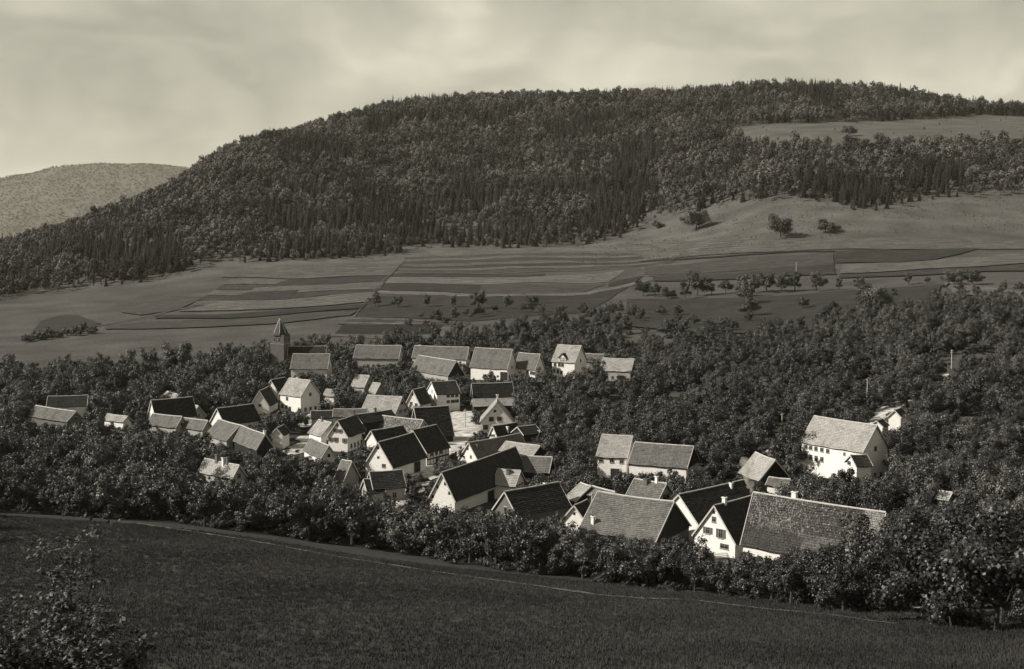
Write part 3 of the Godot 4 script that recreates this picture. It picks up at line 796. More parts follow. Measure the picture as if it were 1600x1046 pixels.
	patch("stream_meadow", "dark rough ground round the stream hedge, far left", 0.05, [-354.61, -926.77, -355.13, -967.64, -337.43, -959.87], [-308.35, -776.79, -299.4, -818.63, -291.03, -874.46], 0.802, 0.1)
	patch("grain_field", "pale wide band below the bright slope, right", 0.118, [116.67, -1363.83, 233.91, -1218.17, 325.65, -1159.83, 501.3, -1137.85], [132.32, -1197.14, 255.54, -1131.03, 326.68, -1093.54, 480.46, -1090.04], 0.814, 0.12)
	patch("field_strip", "thin dark boundary line along the right fields", 0.04, [124.21, -1200.93, 190.38, -1149.68, 255.29, -1129.93, 288.54, -1103.55], [123.27, -1191.73, 189.18, -1142.35, 254.29, -1125.42, 287.47, -1099.41], 0.826, 0)
	patch("dark_plot", "dark oblong plot on the right slope", 0.05, [288.01, -1101.49, 344.04, -1086.95, 419.49, -1102.73], [268.53, -1029.67, 310.19, -1019.22, 350.41, -1023.12], 0.838, 0.1)
	patch("grain_field", "pale tapering field below the dark oblong plot", 0.13, [271.86, -1014.66, 347.95, -1018.51, 468.74, -1063.12], [253.05, -956.6, 311.7, -956.63, 427.57, -969.02], 0.850, 0.08)
	patch("field_strip", "mid-grey fields right of centre", 0.085, [121.29, -1133.31, 205.36, -1119.79, 283.95, -1093.25], [114.66, -1070.77, 187.46, -1021.27, 264.84, -1018.88], 0.862, 0.12)
	patch("ploughed_strip", "dark rough strip above the hedgerow", 0.055, [119.87, -1049.51, 184.69, -1006.05, 263.15, -1012.29], [115.46, -1010.58, 178.36, -971.2, 248.44, -948.64], 0.874, 0.15)
	patch("field_strip", "dark strip at the right edge above the meadow", 0.06, [250.27, -946.01, 308.88, -947.91, 422.56, -957.59], [244.44, -923.74, 297.18, -911.69, 399.79, -905.52], 0.886, 0.05)
	patch("meadow", "dark meadow below the hedgerow, right of centre", 0.052, [81.39, -875.09, 125.18, -844.35, 152.46, -829.08, 219.51, -831.59, 288.41, -829.88], [64.69, -694.33, 95.79, -644.63, 120.44, -623.16, 165.03, -623.71, 219.42, -643.28], 0.898, 0.05)
	patch("pale_plot", "pale plot with trees at the right edge", 0.15, [293.86, -841.38, 301.26, -824.69, 315.19, -712.74], [263.71, -733.75, 272.84, -735.52, 298.68, -675.1], 0.910, 0)

func roads() -> void:
	ribbon("path", "pale trodden footpath along the edge of the near meadow", M.path, 1.0, [-69.34, -225.1, 0.45, -51.97, -209.84, 0.6, -35.26, -196.62, 0.55, -19.23, -182.12, 0.55, -7.23, -170.98, 0.55, 2.56, -161.6, 0.6, 10.51, -152.82, 0.75, 15.99, -151.1, 0.8, 22.73, -153.37, 0.5, 29.99, -141.55, 0.4, 36.53, -137.86, 0.35, 41.34, -129.94, 0.3], 0.09)
	ribbon("path", "second thin track on the grass bank above the footpath", M.path, 0.55, [-55.21, -222.98, 0.3, -37.28, -214.24, 0.3, -21.92, -207.62, 0.3, -7.98, -188.89, 0.3], 0.08)
	ribbon("road", "pale limestone village street winding between the barns", M.road, 1.0, [-30.31, -274.14, 2.5, -26.32, -313.18, 3.5, -23.11, -333.61, 5, -18.58, -354.47, 5.5, -16.28, -379.17, 5.5, -16.19, -396.63, 5, -14.2, -417.7, 6, -12.74, -443.37, 5, -7.29, -465.06, 3], 0.12)
	ribbon("yard", "bright gravel yard before the two-storey house", M.road, 1.0, [-21.42, -417.92, 4.5, -19.13, -435.63, 6.5, -15.31, -450.68, 6], 0.14)
	ribbon("road", "pale lane from the bent-roof barn to the schoolhouse", M.road, 1.0, [53.17, -326.85, 3, 61.76, -336.47, 3, 69.49, -348.91, 3.5, 77.52, -356.55, 3, 82.98, -360.06, 2.5], 0.12)
	ribbon("road", "pale road climbing the right slope past the white hut", M.road, 1.0, [103.65, -373.84, 3.5, 111.8, -385.36, 4.5, 117.88, -392.35, 4, 125.42, -400.25, 3.5, 132.75, -403.61, 3, 141.93, -415.33, 1.5, 150.4, -430.56, 1.1, 157.11, -443.35, 1], 0.12)
	ribbon("yard", "bright yard left of the bent-roof barn", M.road, 0.9, [54.79, -328.35, 3, 56.71, -324.54, 4.5, 58.62, -319.09, 3], 0.14)
	ribbon("road", "pale yard beside the tall white house below the church", M.road, 0.9, [-71.66, -415.2, 2, -71.92, -458.92, 3.5, -70.01, -485.97, 3.5], 0.12)
	ribbon("road", "bright lane below the shuttered white gable house", M.road, 0.9, [-66.41, -362.09, 2.5, -64.77, -374.76, 3, -64.73, -386.4, 3, -67.19, -396.24, 2], 0.12)
	ribbon("path", "light field track crossing the left slope", M.path, 0.75, [-288.43, -868.84, 0.5, -266.8, -910.32, 0.7, -262.67, -952.41, 1.1, -245.42, -1002.98, 0.8, -220.81, -1050.46, 0.7, -109.72, -1057.95, 0.5], 0.75)
	ribbon("path", "track climbing between the left and middle field strips", M.path, 0.5, [-103.38, -806.71, 0.6, -111.05, -1002.66, 0.6, -111.57, -1074.7, 0.6, -110.77, -1292.71, 0.5], 0.75)
	ribbon("path", "pale boundary track across the upper fields", M.path, 1.0, [-117.26, -1148.95, 0.8, -27.57, -1106.58, 0.8, 59.11, -1131.82, 0.8, 88.87, -1140.55, 0.8], 0.75)
	ribbon("path", "faint path over the dark right meadow", M.path, 0.6, [140.24, -688.15, 0.8, 158.77, -643.59, 0.8, 186.91, -637.9, 0.8], 0.75)
	ribbon("path", "pale path below the stream hedge at the left", M.path, 0.5, [-305.47, -769.48, 0.6, -300.39, -821.35, 1.4, -292.97, -853.63, 2, -281.31, -881.84, 0.6], 0.75)
	ribbon("yard", "pale gravel at the lower right corner beside the fences", M.road, 0.8, [49.99, -147.5, 1.5, 52.23, -142.91, 2.2, 54.01, -136.82, 2], 0.12)

func village() -> void:
	var o := {}
	o = house("barn", "low barn at the far left edge, roof end rising from trees", "barn", "village buildings", -155.43, -416.96, -36.87, 23.66, 3.82, 3.82, 7, "tile_mid", "stone")
	gate(o, "n", 0, 3.2, 3)
	hatch(o, "e", 0, 4.62, 0.8, 0.9)
	hatch(o, "w", 0, 4.62, 0.8, 0.9)
	o = house("farmhouse", "dark-roofed farmhouse behind the low barn at the far left", "house", "village buildings", -156.77, -432.67, 13.63, 13.45, 5.09, 6.43, 9.5, "tile_dark", "white")
	window(o, "s", -3.75, 1.5, 0.8, 1.1)
	window(o, "s", -1.25, 1.5, 0.8, 1.1)
	window(o, "s", 1.25, 1.5, 0.8, 1.1)
	window(o, "s", 3.75, 1.5, 0.8, 1.1)
	window(o, "n", -3.75, 1.5, 0.8, 1.1)
	window(o, "n", -1.25, 1.5, 0.8, 1.1)
	window(o, "n", 1.25, 1.5, 0.8, 1.1)
	window(o, "n", 3.75, 1.5, 0.8, 1.1)
	window(o, "e", -2.5, 1.5, 0.8, 1.1)
	window(o, "e", 0, 1.5, 0.8, 1.1)
	window(o, "e", 2.5, 1.5, 0.8, 1.1)
	window(o, "e", 0, 6.93, 0.8, 1)
	window(o, "w", -2.5, 1.5, 0.8, 1.1)
	window(o, "w", 0, 1.5, 0.8, 1.1)
	window(o, "w", 2.5, 1.5, 0.8, 1.1)
	window(o, "w", 0, 6.93, 0.8, 1)
	o = house("shed", "small pale-roofed shed alone among trees left of the big dark barn", "shed", "village buildings", -133.7, -414.95, -32.59, 10.12, 2.2, 3.24, 5, "tile_light", "white")
	o = house("barn", "dark-roofed barn with a narrow white gable at its left end, left side", "barn", "village buildings", -113.51, -409.02, -142.22, 14.43, 3.94, 4.87, 11, "tile_dark", "white")
	gate(o, "n", 0, 3.2, 3)
	hatch(o, "e", 0, 5.67, 0.8, 0.9)
	hatch(o, "w", 0, 5.67, 0.8, 0.9)
	o = house("outbuilding", "long outbuilding with worn roof directly below the dark white-gabled barn", "barn", "village buildings", -111.34, -395.38, -30.43, 13.19, 2.98, 4.2, 7.5, "tile_mid", "grey")
	gate(o, "n", 0, 3.2, 3)
	hatch(o, "e", 0, 5, 0.8, 0.9)
	hatch(o, "w", 0, 5, 0.8, 0.9)
	o = house("cottage", "steep pale-roofed cottage whose roof tilts toward the dark barn beside it", "house", "village buildings", -109.29, -421.13, -55.16, 8.16, 2.9, 3.22, 7, "tile_light", "grey")
	window(o, "s", -1.25, 1.5, 0.8, 1.1)
	window(o, "s", 1.25, 1.5, 0.8, 1.1)
	window(o, "n", -1.25, 1.5, 0.8, 1.1)
	window(o, "n", 1.25, 1.5, 0.8, 1.1)
	window(o, "e", 0, 1.5, 0.8, 1.1)
	window(o, "e", 0, 3.72, 0.8, 1)
	window(o, "w", 0, 1.5, 0.8, 1.1)
	window(o, "w", 0, 3.72, 0.8, 1)
	o = house("shed", "low worn-roofed shed between the long outbuilding and the white peaked gable", "shed", "village buildings", -101.12, -391.52, -33.82, 10.98, 2.47, 3.6, 6.5, "tile_mid", "grey")
	o = house("barn", "barn with pointed white gable and long black roof running right, left cluster", "barn", "village buildings", -90.74, -401.55, 48.15, 14.35, 4.4, 3.9, 9, "tile_dark", "white")
	gate(o, "n", 0, 3.2, 3)
	hatch(o, "e", 0, 4.7, 0.8, 0.9)
	hatch(o, "w", 0, 4.7, 0.8, 0.9)
	o = house("farmhouse", "farmhouse with grey tiled roof just below the pointed white gable barn", "house", "village buildings", -85.95, -372.03, -52.33, 14.87, 4.72, 4.02, 8.5, "tile_mid", "grey")
	window(o, "s", -3.75, 1.5, 0.8, 1.1)
	window(o, "s", -1.25, 1.5, 0.8, 1.1)
	window(o, "s", 1.25, 1.5, 0.8, 1.1)
	window(o, "s", 3.75, 1.5, 0.8, 1.1)
	window(o, "n", -3.75, 1.5, 0.8, 1.1)
	window(o, "n", -1.25, 1.5, 0.8, 1.1)
	window(o, "n", 1.25, 1.5, 0.8, 1.1)
	window(o, "n", 3.75, 1.5, 0.8, 1.1)
	window(o, "e", -1.25, 1.5, 0.8, 1.1)
	window(o, "e", 1.25, 1.5, 0.8, 1.1)
	window(o, "e", 0, 4.52, 0.8, 1)
	window(o, "w", -1.25, 1.5, 0.8, 1.1)
	window(o, "w", 1.25, 1.5, 0.8, 1.1)
	window(o, "w", 0, 4.52, 0.8, 1)
	o = house("gabled_annex", "tiny white gabled annex wedged between two worn grey roofs", "annex", "village buildings", -85.16, -373.74, 58.52, 3.88, 2.38, 2.73, 7, "tile_dark", "white")
	o = house("barn", "long barn with worn pale roof and black boarded gable facing right", "barn", "village buildings", -75.96, -357.99, -57, 19.69, 2.9, 4.08, 8.5, "tile_mid", "board")
	boards(o, "e")
	boards(o, "w")
	chimney(o, 9.03, -0.15, 1.0, 0.6, "chalk")
	gate(o, "n", 0, 3.2, 3)
	o = house("cottage", "cottage half buried in trees with two dark and one white chimney", "house", "village buildings", -74, -311.2, -40.22, 14.47, 2.36, 4.3, 7.5, "tile_light", "grey")
	chimney(o, -1.94, -0.01, 1.6, 0.9, "brick")
	chimney(o, 1.03, 0.34, 1.6, 0.6, "chalk")
	chimney(o, 2.4, -0.01, 1.4, 0.7, "brick")
	window(o, "s", -3.75, 1.5, 0.8, 1.1)
	window(o, "s", -1.25, 1.5, 0.8, 1.1)
	window(o, "s", 1.25, 1.5, 0.8, 1.1)
	window(o, "s", 3.75, 1.5, 0.8, 1.1)
	window(o, "n", -3.75, 1.5, 0.8, 1.1)
	window(o, "n", -1.25, 1.5, 0.8, 1.1)
	window(o, "n", 1.25, 1.5, 0.8, 1.1)
	window(o, "n", 3.75, 1.5, 0.8, 1.1)
	window(o, "e", 0, 1.5, 0.8, 1.1)
	window(o, "e", 0, 4.8, 0.8, 1)
	window(o, "w", 0, 1.5, 0.8, 1.1)
	window(o, "w", 0, 4.8, 0.8, 1)
	o = house("house", "small house with pale gable below the church tower, bush before its wall", "house", "village buildings", -91.7, -453.66, 86.83, 14, 3.7, 2.68, 8.5, "tile_dark", "white")
	window(o, "e", 0, 3.18, 0.8, 1)
	window(o, "w", 0, 3.18, 0.8, 1)
	o = house("church_nave", "church nave with long dark roof joined to the tower", "church", "village buildings", -95.38, -573.59, -175.69, 17.84, 4.41, 6.36, 10.5, "tile_dark", "stone")
	gate(o, "n", 0, 3.2, 3)
	hatch(o, "e", 0, 7.16, 0.8, 0.9)
	hatch(o, "w", 0, 7.16, 0.8, 0.9)
	o = house("parsonage", "broad parsonage with grey roof and chimney right of the church tower", "house", "village buildings", -87.19, -534.57, -0, 15.98, 8, 5.67, 11.5, "tile_mid", "white")
	chimney(o, 2.67, -1.2, 1.4, 0.8, "brick")
	window(o, "s", -3.75, 1.5, 0.8, 1.1)
	window(o, "s", -1.25, 1.5, 0.8, 1.1)
	window(o, "s", 1.25, 1.5, 0.8, 1.1)
	window(o, "s", 3.75, 1.5, 0.8, 1.1)
	window(o, "n", -3.75, 1.5, 0.8, 1.1)
	window(o, "n", -1.25, 1.5, 0.8, 1.1)
	window(o, "n", 1.25, 1.5, 0.8, 1.1)
	window(o, "n", 3.75, 1.5, 0.8, 1.1)
	window(o, "e", -3.75, 1.5, 0.8, 1.1)
	window(o, "e", -1.25, 1.5, 0.8, 1.1)
	window(o, "e", 1.25, 1.5, 0.8, 1.1)
	window(o, "e", 3.75, 1.5, 0.8, 1.1)
	window(o, "e", 0, 6.17, 0.8, 1)
	window(o, "w", -3.75, 1.5, 0.8, 1.1)
	window(o, "w", -1.25, 1.5, 0.8, 1.1)
	window(o, "w", 1.25, 1.5, 0.8, 1.1)
	window(o, "w", 3.75, 1.5, 0.8, 1.1)
	window(o, "w", 0, 6.17, 0.8, 1)
	o = house("tall_house", "tall white house with lit roof below the church, windows in its wall", "house", "village buildings", -78.53, -454.06, -37.52, 11.57, 5.17, 6.35, 12, "tile_light", "white")
	window(o, "s", -4.39, 2.19, 1.07, 1.32)
	window(o, "s", -2.21, 1.88, 1.07, 1.31)
	window(o, "s", -0.4, 1.54, 1.06, 1.31)
	window(o, "s", -1.77, 5.16, 0.91, 1.01)
	chimney(o, -2.06, -0.65, 1.0, 0.7, "chalk")
	window(o, "n", -2.5, 1.5, 0.8, 1.1)
	window(o, "n", 0, 1.5, 0.8, 1.1)
	window(o, "n", 2.5, 1.5, 0.8, 1.1)
	window(o, "e", -2.5, 1.5, 0.8, 1.1)
	window(o, "e", 0, 1.5, 0.8, 1.1)
	window(o, "e", 2.5, 1.5, 0.8, 1.1)
	window(o, "e", 0, 6.85, 0.8, 1)
	window(o, "w", -2.5, 1.5, 0.8, 1.1)
	window(o, "w", 0, 1.5, 0.8, 1.1)
	window(o, "w", 2.5, 1.5, 0.8, 1.1)
	window(o, "w", 0, 6.85, 0.8, 1)
	o = house("long_farmhouse", "long farmhouse behind dense trees, roof end showing right of the parsonage", "house", "village buildings", -62.11, -573.83, -7.24, 21.5, 6.68, 4.85, 10.5, "tile_mid", "grey")
	window(o, "s", -3.75, 1.5, 0.8, 1.1)
	window(o, "s", -1.25, 1.5, 0.8, 1.1)
	window(o, "s", 1.25, 1.5, 0.8, 1.1)
	window(o, "s", 3.75, 1.5, 0.8, 1.1)
	window(o, "n", -3.75, 1.5, 0.8, 1.1)
	window(o, "n", -1.25, 1.5, 0.8, 1.1)
	window(o, "n", 1.25, 1.5, 0.8, 1.1)
	window(o, "n", 3.75, 1.5, 0.8, 1.1)
	window(o, "e", -3.75, 1.5, 0.8, 1.1)
	window(o, "e", -1.25, 1.5, 0.8, 1.1)
	window(o, "e", 1.25, 1.5, 0.8, 1.1)
	window(o, "e", 3.75, 1.5, 0.8, 1.1)
	window(o, "e", 0, 5.35, 0.8, 1)
	window(o, "w", -3.75, 1.5, 0.8, 1.1)
	window(o, "w", -1.25, 1.5, 0.8, 1.1)
	window(o, "w", 1.25, 1.5, 0.8, 1.1)
	window(o, "w", 3.75, 1.5, 0.8, 1.1)
	window(o, "w", 0, 5.35, 0.8, 1)
	o = house("small_house", "small ribbed-roof house among trees with dark gable end, centre left", "house", "village buildings", -59.92, -492.2, -28.73, 6.72, 3.73, 3.51, 8, "tile_light", "grey")
	window(o, "s", 0, 1.5, 0.8, 1.1)
	window(o, "n", 0, 1.5, 0.8, 1.1)
	window(o, "e", -1.25, 1.5, 0.8, 1.1)
	window(o, "e", 1.25, 1.5, 0.8, 1.1)
	window(o, "e", 0, 4.01, 0.8, 1)
	window(o, "w", -1.25, 1.5, 0.8, 1.1)
	window(o, "w", 1.25, 1.5, 0.8, 1.1)
	window(o, "w", 0, 4.01, 0.8, 1)
	o = house("shed", "little pale-roofed shed attached below the small ribbed-roof house", "shed", "village buildings", -52.58, -476.98, -38, 4.14, 3.23, 3.03, 7, "tile_light", "grey")
	o = house("annex", "low white annex shining between trees right of the tall white house", "annex", "village buildings", -69.92, -475.7, -19.39, 4.9, 2.91, 2.66, 5, "tile_light", "white")
	o = house("barn", "wide pale-roofed barn with four-windowed gable facing the street, centre", "barn", "village buildings", -43.22, -416.77, -20.15, 12.92, 6.09, 5.58, 11, "tile_light", "grey")
	window(o, "e", -0.83, 6.19, 1.94, 0.92)
	window(o, "e", 2.8, 6.01, 1.97, 0.92)
	window(o, "e", 4.06, 3.76, 2.2, 0.74)
	window(o, "e", 4.04, 3.36, 2.2, 0.75)
	hatch(o, "e", 0.6, 8.79, 1.52, 1.01)
	gate(o, "n", 0, 3.2, 3)
	hatch(o, "w", 0, 6.38, 0.8, 0.9)
	o = house("farmhouse", "long farmhouse with spotted roof in the top row right of the church", "house", "village buildings", -32.28, -564.88, 164.47, 26.35, 4.24, 4.69, 10, "tile_mid", "white")
	chimney(o, 10.96, 0.6, 1.0, 0.7, "chalk")
	window(o, "s", -3.75, 1.5, 0.8, 1.1)
	window(o, "s", -1.25, 1.5, 0.8, 1.1)
	window(o, "s", 1.25, 1.5, 0.8, 1.1)
	window(o, "s", 3.75, 1.5, 0.8, 1.1)
	window(o, "n", -3.75, 1.5, 0.8, 1.1)
	window(o, "n", -1.25, 1.5, 0.8, 1.1)
	window(o, "n", 1.25, 1.5, 0.8, 1.1)
	window(o, "n", 3.75, 1.5, 0.8, 1.1)
	window(o, "e", -1.25, 1.5, 0.8, 1.1)
	window(o, "e", 1.25, 1.5, 0.8, 1.1)
	window(o, "e", 0, 5.19, 0.8, 1)
	window(o, "w", -1.25, 1.5, 0.8, 1.1)
	window(o, "w", 1.25, 1.5, 0.8, 1.1)
	window(o, "w", 0, 5.19, 0.8, 1)
	o = house("barn", "barn with sagging roof standing directly before the long spotted-roof farmhouse", "barn", "village buildings", -32.33, -530.29, -53.57, 29.94, 4.51, 3.7, 10, "tile_mid", "grey")
	boards(o, "e")
	gate(o, "n", 0, 3.2, 3)
	hatch(o, "w", 0, 4.5, 0.8, 0.9)
	o = house("farmhouse", "big farmhouse with dark wagon gateway in its white wall, top row", "house", "village buildings", -7.9, -531.23, -27.48, 18.36, 4.91, 4.84, 13, "tile_mid", "white")
	gate(o, "s", 7.48, 3.6, 3.6)
	window(o, "n", -3.75, 1.5, 0.8, 1.1)
	window(o, "n", -1.25, 1.5, 0.8, 1.1)
	window(o, "n", 1.25, 1.5, 0.8, 1.1)
	window(o, "n", 3.75, 1.5, 0.8, 1.1)
	window(o, "e", -2.5, 1.5, 0.8, 1.1)
	window(o, "e", 0, 1.5, 0.8, 1.1)
	window(o, "e", 2.5, 1.5, 0.8, 1.1)
	window(o, "e", 0, 5.34, 0.8, 1)
	window(o, "w", -2.5, 1.5, 0.8, 1.1)
	window(o, "w", 0, 1.5, 0.8, 1.1)
	window(o, "w", 2.5, 1.5, 0.8, 1.1)
	window(o, "w", 0, 5.34, 0.8, 1)
	o = house("house", "medium house with plain roof left of the villa, top row", "house", "village buildings", 7.59, -529.62, -39.53, 11.76, 3.61, 3.97, 10.5, "tile_mid", "white")
	window(o, "s", 1.52, 2.91, 1.12, 1.23)
	window(o, "s", 3.49, 2.68, 1.11, 1.23)
	window(o, "s", 4.83, 2.58, 1.11, 1.23)
	window(o, "n", -2.5, 1.5, 0.8, 1.1)
	window(o, "n", 0, 1.5, 0.8, 1.1)
	window(o, "n", 2.5, 1.5, 0.8, 1.1)
	window(o, "e", -1.25, 1.5, 0.8, 1.1)
	window(o, "e", 1.25, 1.5, 0.8, 1.1)
	window(o, "e", 0, 4.47, 0.8, 1)
	window(o, "w", -1.25, 1.5, 0.8, 1.1)
	window(o, "w", 1.25, 1.5, 0.8, 1.1)
	window(o, "w", 0, 4.47, 0.8, 1)
	o = house("villa", "tall white villa with gabled dormer at the top of the village", "villa", "village buildings", 24.9, -531.85, -28.5, 11.26, 6.47, 6.59, 13.5, "tile_light", "white")
	window(o, "s", -3.97, 5.36, 0.98, 1.24)
	window(o, "s", -1.9, 5.47, 0.97, 1.24)
	window(o, "s", -0.39, 5.42, 0.97, 1.24)
	window(o, "s", -4.31, 2.85, 0.91, 1.36)
	window(o, "s", -2.58, 2.57, 0.9, 1.36)
	window(o, "s", -0.86, 2.17, 0.9, 1.36)
	dormer(o, -0.6, 3.2, 2.6, 7.09)
	window(o, "n", -2.5, 1.5, 0.8, 1.1)
	window(o, "n", 0, 1.5, 0.8, 1.1)
	window(o, "n", 2.5, 1.5, 0.8, 1.1)
	window(o, "e", -3.75, 1.5, 0.8, 1.1)
	window(o, "e", -1.25, 1.5, 0.8, 1.1)
	window(o, "e", 1.25, 1.5, 0.8, 1.1)
	window(o, "e", 3.75, 1.5, 0.8, 1.1)
	window(o, "e", 0, 7.09, 0.8, 1)
	window(o, "w", -3.75, 1.5, 0.8, 1.1)
	window(o, "w", -1.25, 1.5, 0.8, 1.1)
	window(o, "w", 1.25, 1.5, 0.8, 1.1)
	window(o, "w", 3.75, 1.5, 0.8, 1.1)
	window(o, "w", 0, 7.09, 0.8, 1)
	o = house("barn", "low barn behind a round tree right of the tall villa", "barn", "village buildings", 37.31, -545.9, -15.03, 12.35, 3.38, 4.27, 7.5, "tile_mid", "grey")
	gate(o, "n", 0, 3.2, 3)
	hatch(o, "e", 0, 5.07, 0.8, 0.9)
	hatch(o, "w", 0, 5.07, 0.8, 0.9)
	o = house("house", "rightmost house of the top row with pale roof and dark gable end", "house", "village buildings", 45.01, -518.49, -17.93, 13.35, 6.17, 4.3, 9, "tile_light", "grey")
	window(o, "s", -3.75, 1.5, 0.8, 1.1)
	window(o, "s", -1.25, 1.5, 0.8, 1.1)
	window(o, "s", 1.25, 1.5, 0.8, 1.1)
	window(o, "s", 3.75, 1.5, 0.8, 1.1)
	window(o, "n", -3.75, 1.5, 0.8, 1.1)
	window(o, "n", -1.25, 1.5, 0.8, 1.1)
	window(o, "n", 1.25, 1.5, 0.8, 1.1)
	window(o, "n", 3.75, 1.5, 0.8, 1.1)
	window(o, "e", -3.75, 1.5, 0.8, 1.1)
	window(o, "e", -1.25, 1.5, 0.8, 1.1)
	window(o, "e", 1.25, 1.5, 0.8, 1.1)
	window(o, "e", 3.75, 1.5, 0.8, 1.1)
	window(o, "e", 0, 4.8, 0.8, 1)
	window(o, "w", -3.75, 1.5, 0.8, 1.1)
	window(o, "w", -1.25, 1.5, 0.8, 1.1)
	window(o, "w", 1.25, 1.5, 0.8, 1.1)
	window(o, "w", 3.75, 1.5, 0.8, 1.1)
	window(o, "w", 0, 4.8, 0.8, 1)
	o = house("house", "narrow white gable house with dark roof left of the two-storey house", "house", "village buildings", -34.21, -449.67, 65.01, 9.14, 3.13, 3.4, 9, "tile_dark", "white")
	window(o, "w", -0.81, 3.9, 0.86, 0.84)
	window(o, "w", 1.29, 3.5, 0.85, 0.84)
	hatch(o, "w", -0.18, 7.11, 0.61, 0.74)
	window(o, "s", -1.25, 1.5, 0.8, 1.1)
	window(o, "s", 1.25, 1.5, 0.8, 1.1)
	window(o, "n", -1.25, 1.5, 0.8, 1.1)
	window(o, "n", 1.25, 1.5, 0.8, 1.1)
	window(o, "e", 0, 1.5, 0.8, 1.1)
	window(o, "e", 0, 3.9, 0.8, 1)
	o = house("two_storey_house", "two-storey house with two rows of windows above the main yard", "house", "village buildings", -25.62, -458.13, 21.8, 9.51, 6.15, 6.36, 10.5, "tile_dark", "white")
	window(o, "s", -0.07, 5.73, 1.02, 0.96)
	window(o, "s", 1.56, 5.73, 1.03, 0.96)
	window(o, "s", 3.25, 5.72, 1.03, 0.96)
	window(o, "s", -0.08, 3.55, 0.91, 0.75)
	window(o, "s", 1.66, 3.57, 1.25, 0.85)
	window(o, "s", 3.29, 3.65, 1.26, 0.86)
	window(o, "n", -2.5, 1.5, 0.8, 1.1)
	window(o, "n", 0, 1.5, 0.8, 1.1)
	window(o, "n", 2.5, 1.5, 0.8, 1.1)
	window(o, "e", -3.75, 1.5, 0.8, 1.1)
	window(o, "e", -1.25, 1.5, 0.8, 1.1)
	window(o, "e", 1.25, 1.5, 0.8, 1.1)
	window(o, "e", 3.75, 1.5, 0.8, 1.1)
	window(o, "e", 0, 6.86, 0.8, 1)
	window(o, "w", -3.75, 1.5, 0.8, 1.1)
	window(o, "w", -1.25, 1.5, 0.8, 1.1)
	window(o, "w", 1.25, 1.5, 0.8, 1.1)
	window(o, "w", 3.75, 1.5, 0.8, 1.1)
	window(o, "w", 0, 6.86, 0.8, 1)
	o = house("lean_to", "low lean-to with pale roof against the left of the two-storey house", "annex", "village buildings", -29.64, -458.08, 29.21, 4.16, 6.35, 2.11, 5.5, "tile_mid", "grey")
	o = house("barn", "large black-roofed barn left of the bright yard in the village centre", "barn", "village buildings", -25.81, -391.88, -155.69, 11.78, 5.11, 2.09, 11, "tile_dark", "board")
	boards(o, "e")
	boards(o, "w")
	gate(o, "n", 0, 3.2, 1.59)
	o = house("long_barn", "long low black-roofed barn below the farmhouse with the wagon gateway", "barn", "village buildings", -7.54, -465.77, 12.88, 15.92, 2.92, 3.48, 9, "tile_dark", "board")
	boards(o, "e")
	boards(o, "w")
	gate(o, "n", 0, 3.2, 2.98)
	o = house("shed", "pale-roofed open shed at the upper end of the bright yard", "shed", "village buildings", -6.88, -448.7, 11.5, 15.55, 2.87, 3.25, 5.5, "tile_light", "board")
	boards(o, "e")
	boards(o, "w")
	o = house("farmhouse", "farmhouse with broad three-windowed gable facing the viewer and bright left slope", "house", "village buildings", -5.05, -404.18, 89.92, 12, 5.53, 4.68, 11, "tile_light", "white", {"verge": "ridge"})
	window(o, "w", -1.65, 5.76, 1.24, 1.22)
	window(o, "w", 0.93, 5.9, 1.24, 1.22)
	window(o, "w", -3.58, 3.02, 1.33, 1.41)
	hatch(o, "w", -0.48, 8.36, 0.85, 0.66)
	chimney(o, 5.5, 0.11, 1.3, 0.7, "chalk")
	window(o, "s", -2.5, 1.5, 0.8, 1.1)
	window(o, "s", 0, 1.5, 0.8, 1.1)
	window(o, "s", 2.5, 1.5, 0.8, 1.1)
	window(o, "n", -2.5, 1.5, 0.8, 1.1)
	window(o, "n", 0, 1.5, 0.8, 1.1)
	window(o, "n", 2.5, 1.5, 0.8, 1.1)
	window(o, "e", -2.5, 1.5, 0.8, 1.1)
	window(o, "e", 0, 1.5, 0.8, 1.1)
	window(o, "e", 2.5, 1.5, 0.8, 1.1)
	window(o, "e", 0, 5.18, 0.8, 1)
	o = house("cottage", "small cottage with white gable tucked below the broad-gabled farmhouse", "house", "village buildings", -2.24, -386.67, 44.86, 10.72, 2.2, 2.39, 6, "tile_dark", "white")
	window(o, "w", -0.9, 2.9, 0.8, 0.63)
	window(o, "w", 0.27, 3.04, 0.79, 0.63)
	chimney(o, -0.08, 1.28, 1.4, 0.6, "chalk")
	window(o, "e", 0, 2.89, 0.8, 1)
	o = house("long_farmhouse", "long farmhouse with white gable facing left onto the village street", "house", "village buildings", -4.85, -345.21, 47.93, 21.39, 4, 3.52, 8.5, "tile_mid", "white")
	window(o, "w", -1.97, 4.19, 0.53, 0.6)
	window(o, "w", 0.62, 4.63, 0.53, 0.6)
	hatch(o, "w", -0.51, 6.63, 0.5, 0.6)
	chimney(o, -8.47, 1.25, 0.8, 0.6, "brick")
	window(o, "s", -3.75, 1.5, 0.8, 1.1)
	window(o, "s", -1.25, 1.5, 0.8, 1.1)
	window(o, "s", 1.25, 1.5, 0.8, 1.1)
	window(o, "s", 3.75, 1.5, 0.8, 1.1)
	window(o, "n", -3.75, 1.5, 0.8, 1.1)
	window(o, "n", -1.25, 1.5, 0.8, 1.1)
	window(o, "n", 1.25, 1.5, 0.8, 1.1)
	window(o, "n", 3.75, 1.5, 0.8, 1.1)
	window(o, "e", -1.25, 1.5, 0.8, 1.1)
	window(o, "e", 1.25, 1.5, 0.8, 1.1)
	window(o, "e", 0, 4.02, 0.8, 1)
	o = house("barn", "barn with pale roof and dark right gable behind the long street farmhouse", "barn", "village buildings", 3.03, -340.94, -37.12, 11.93, 3.45, 5.24, 7.5, "tile_light", "board")
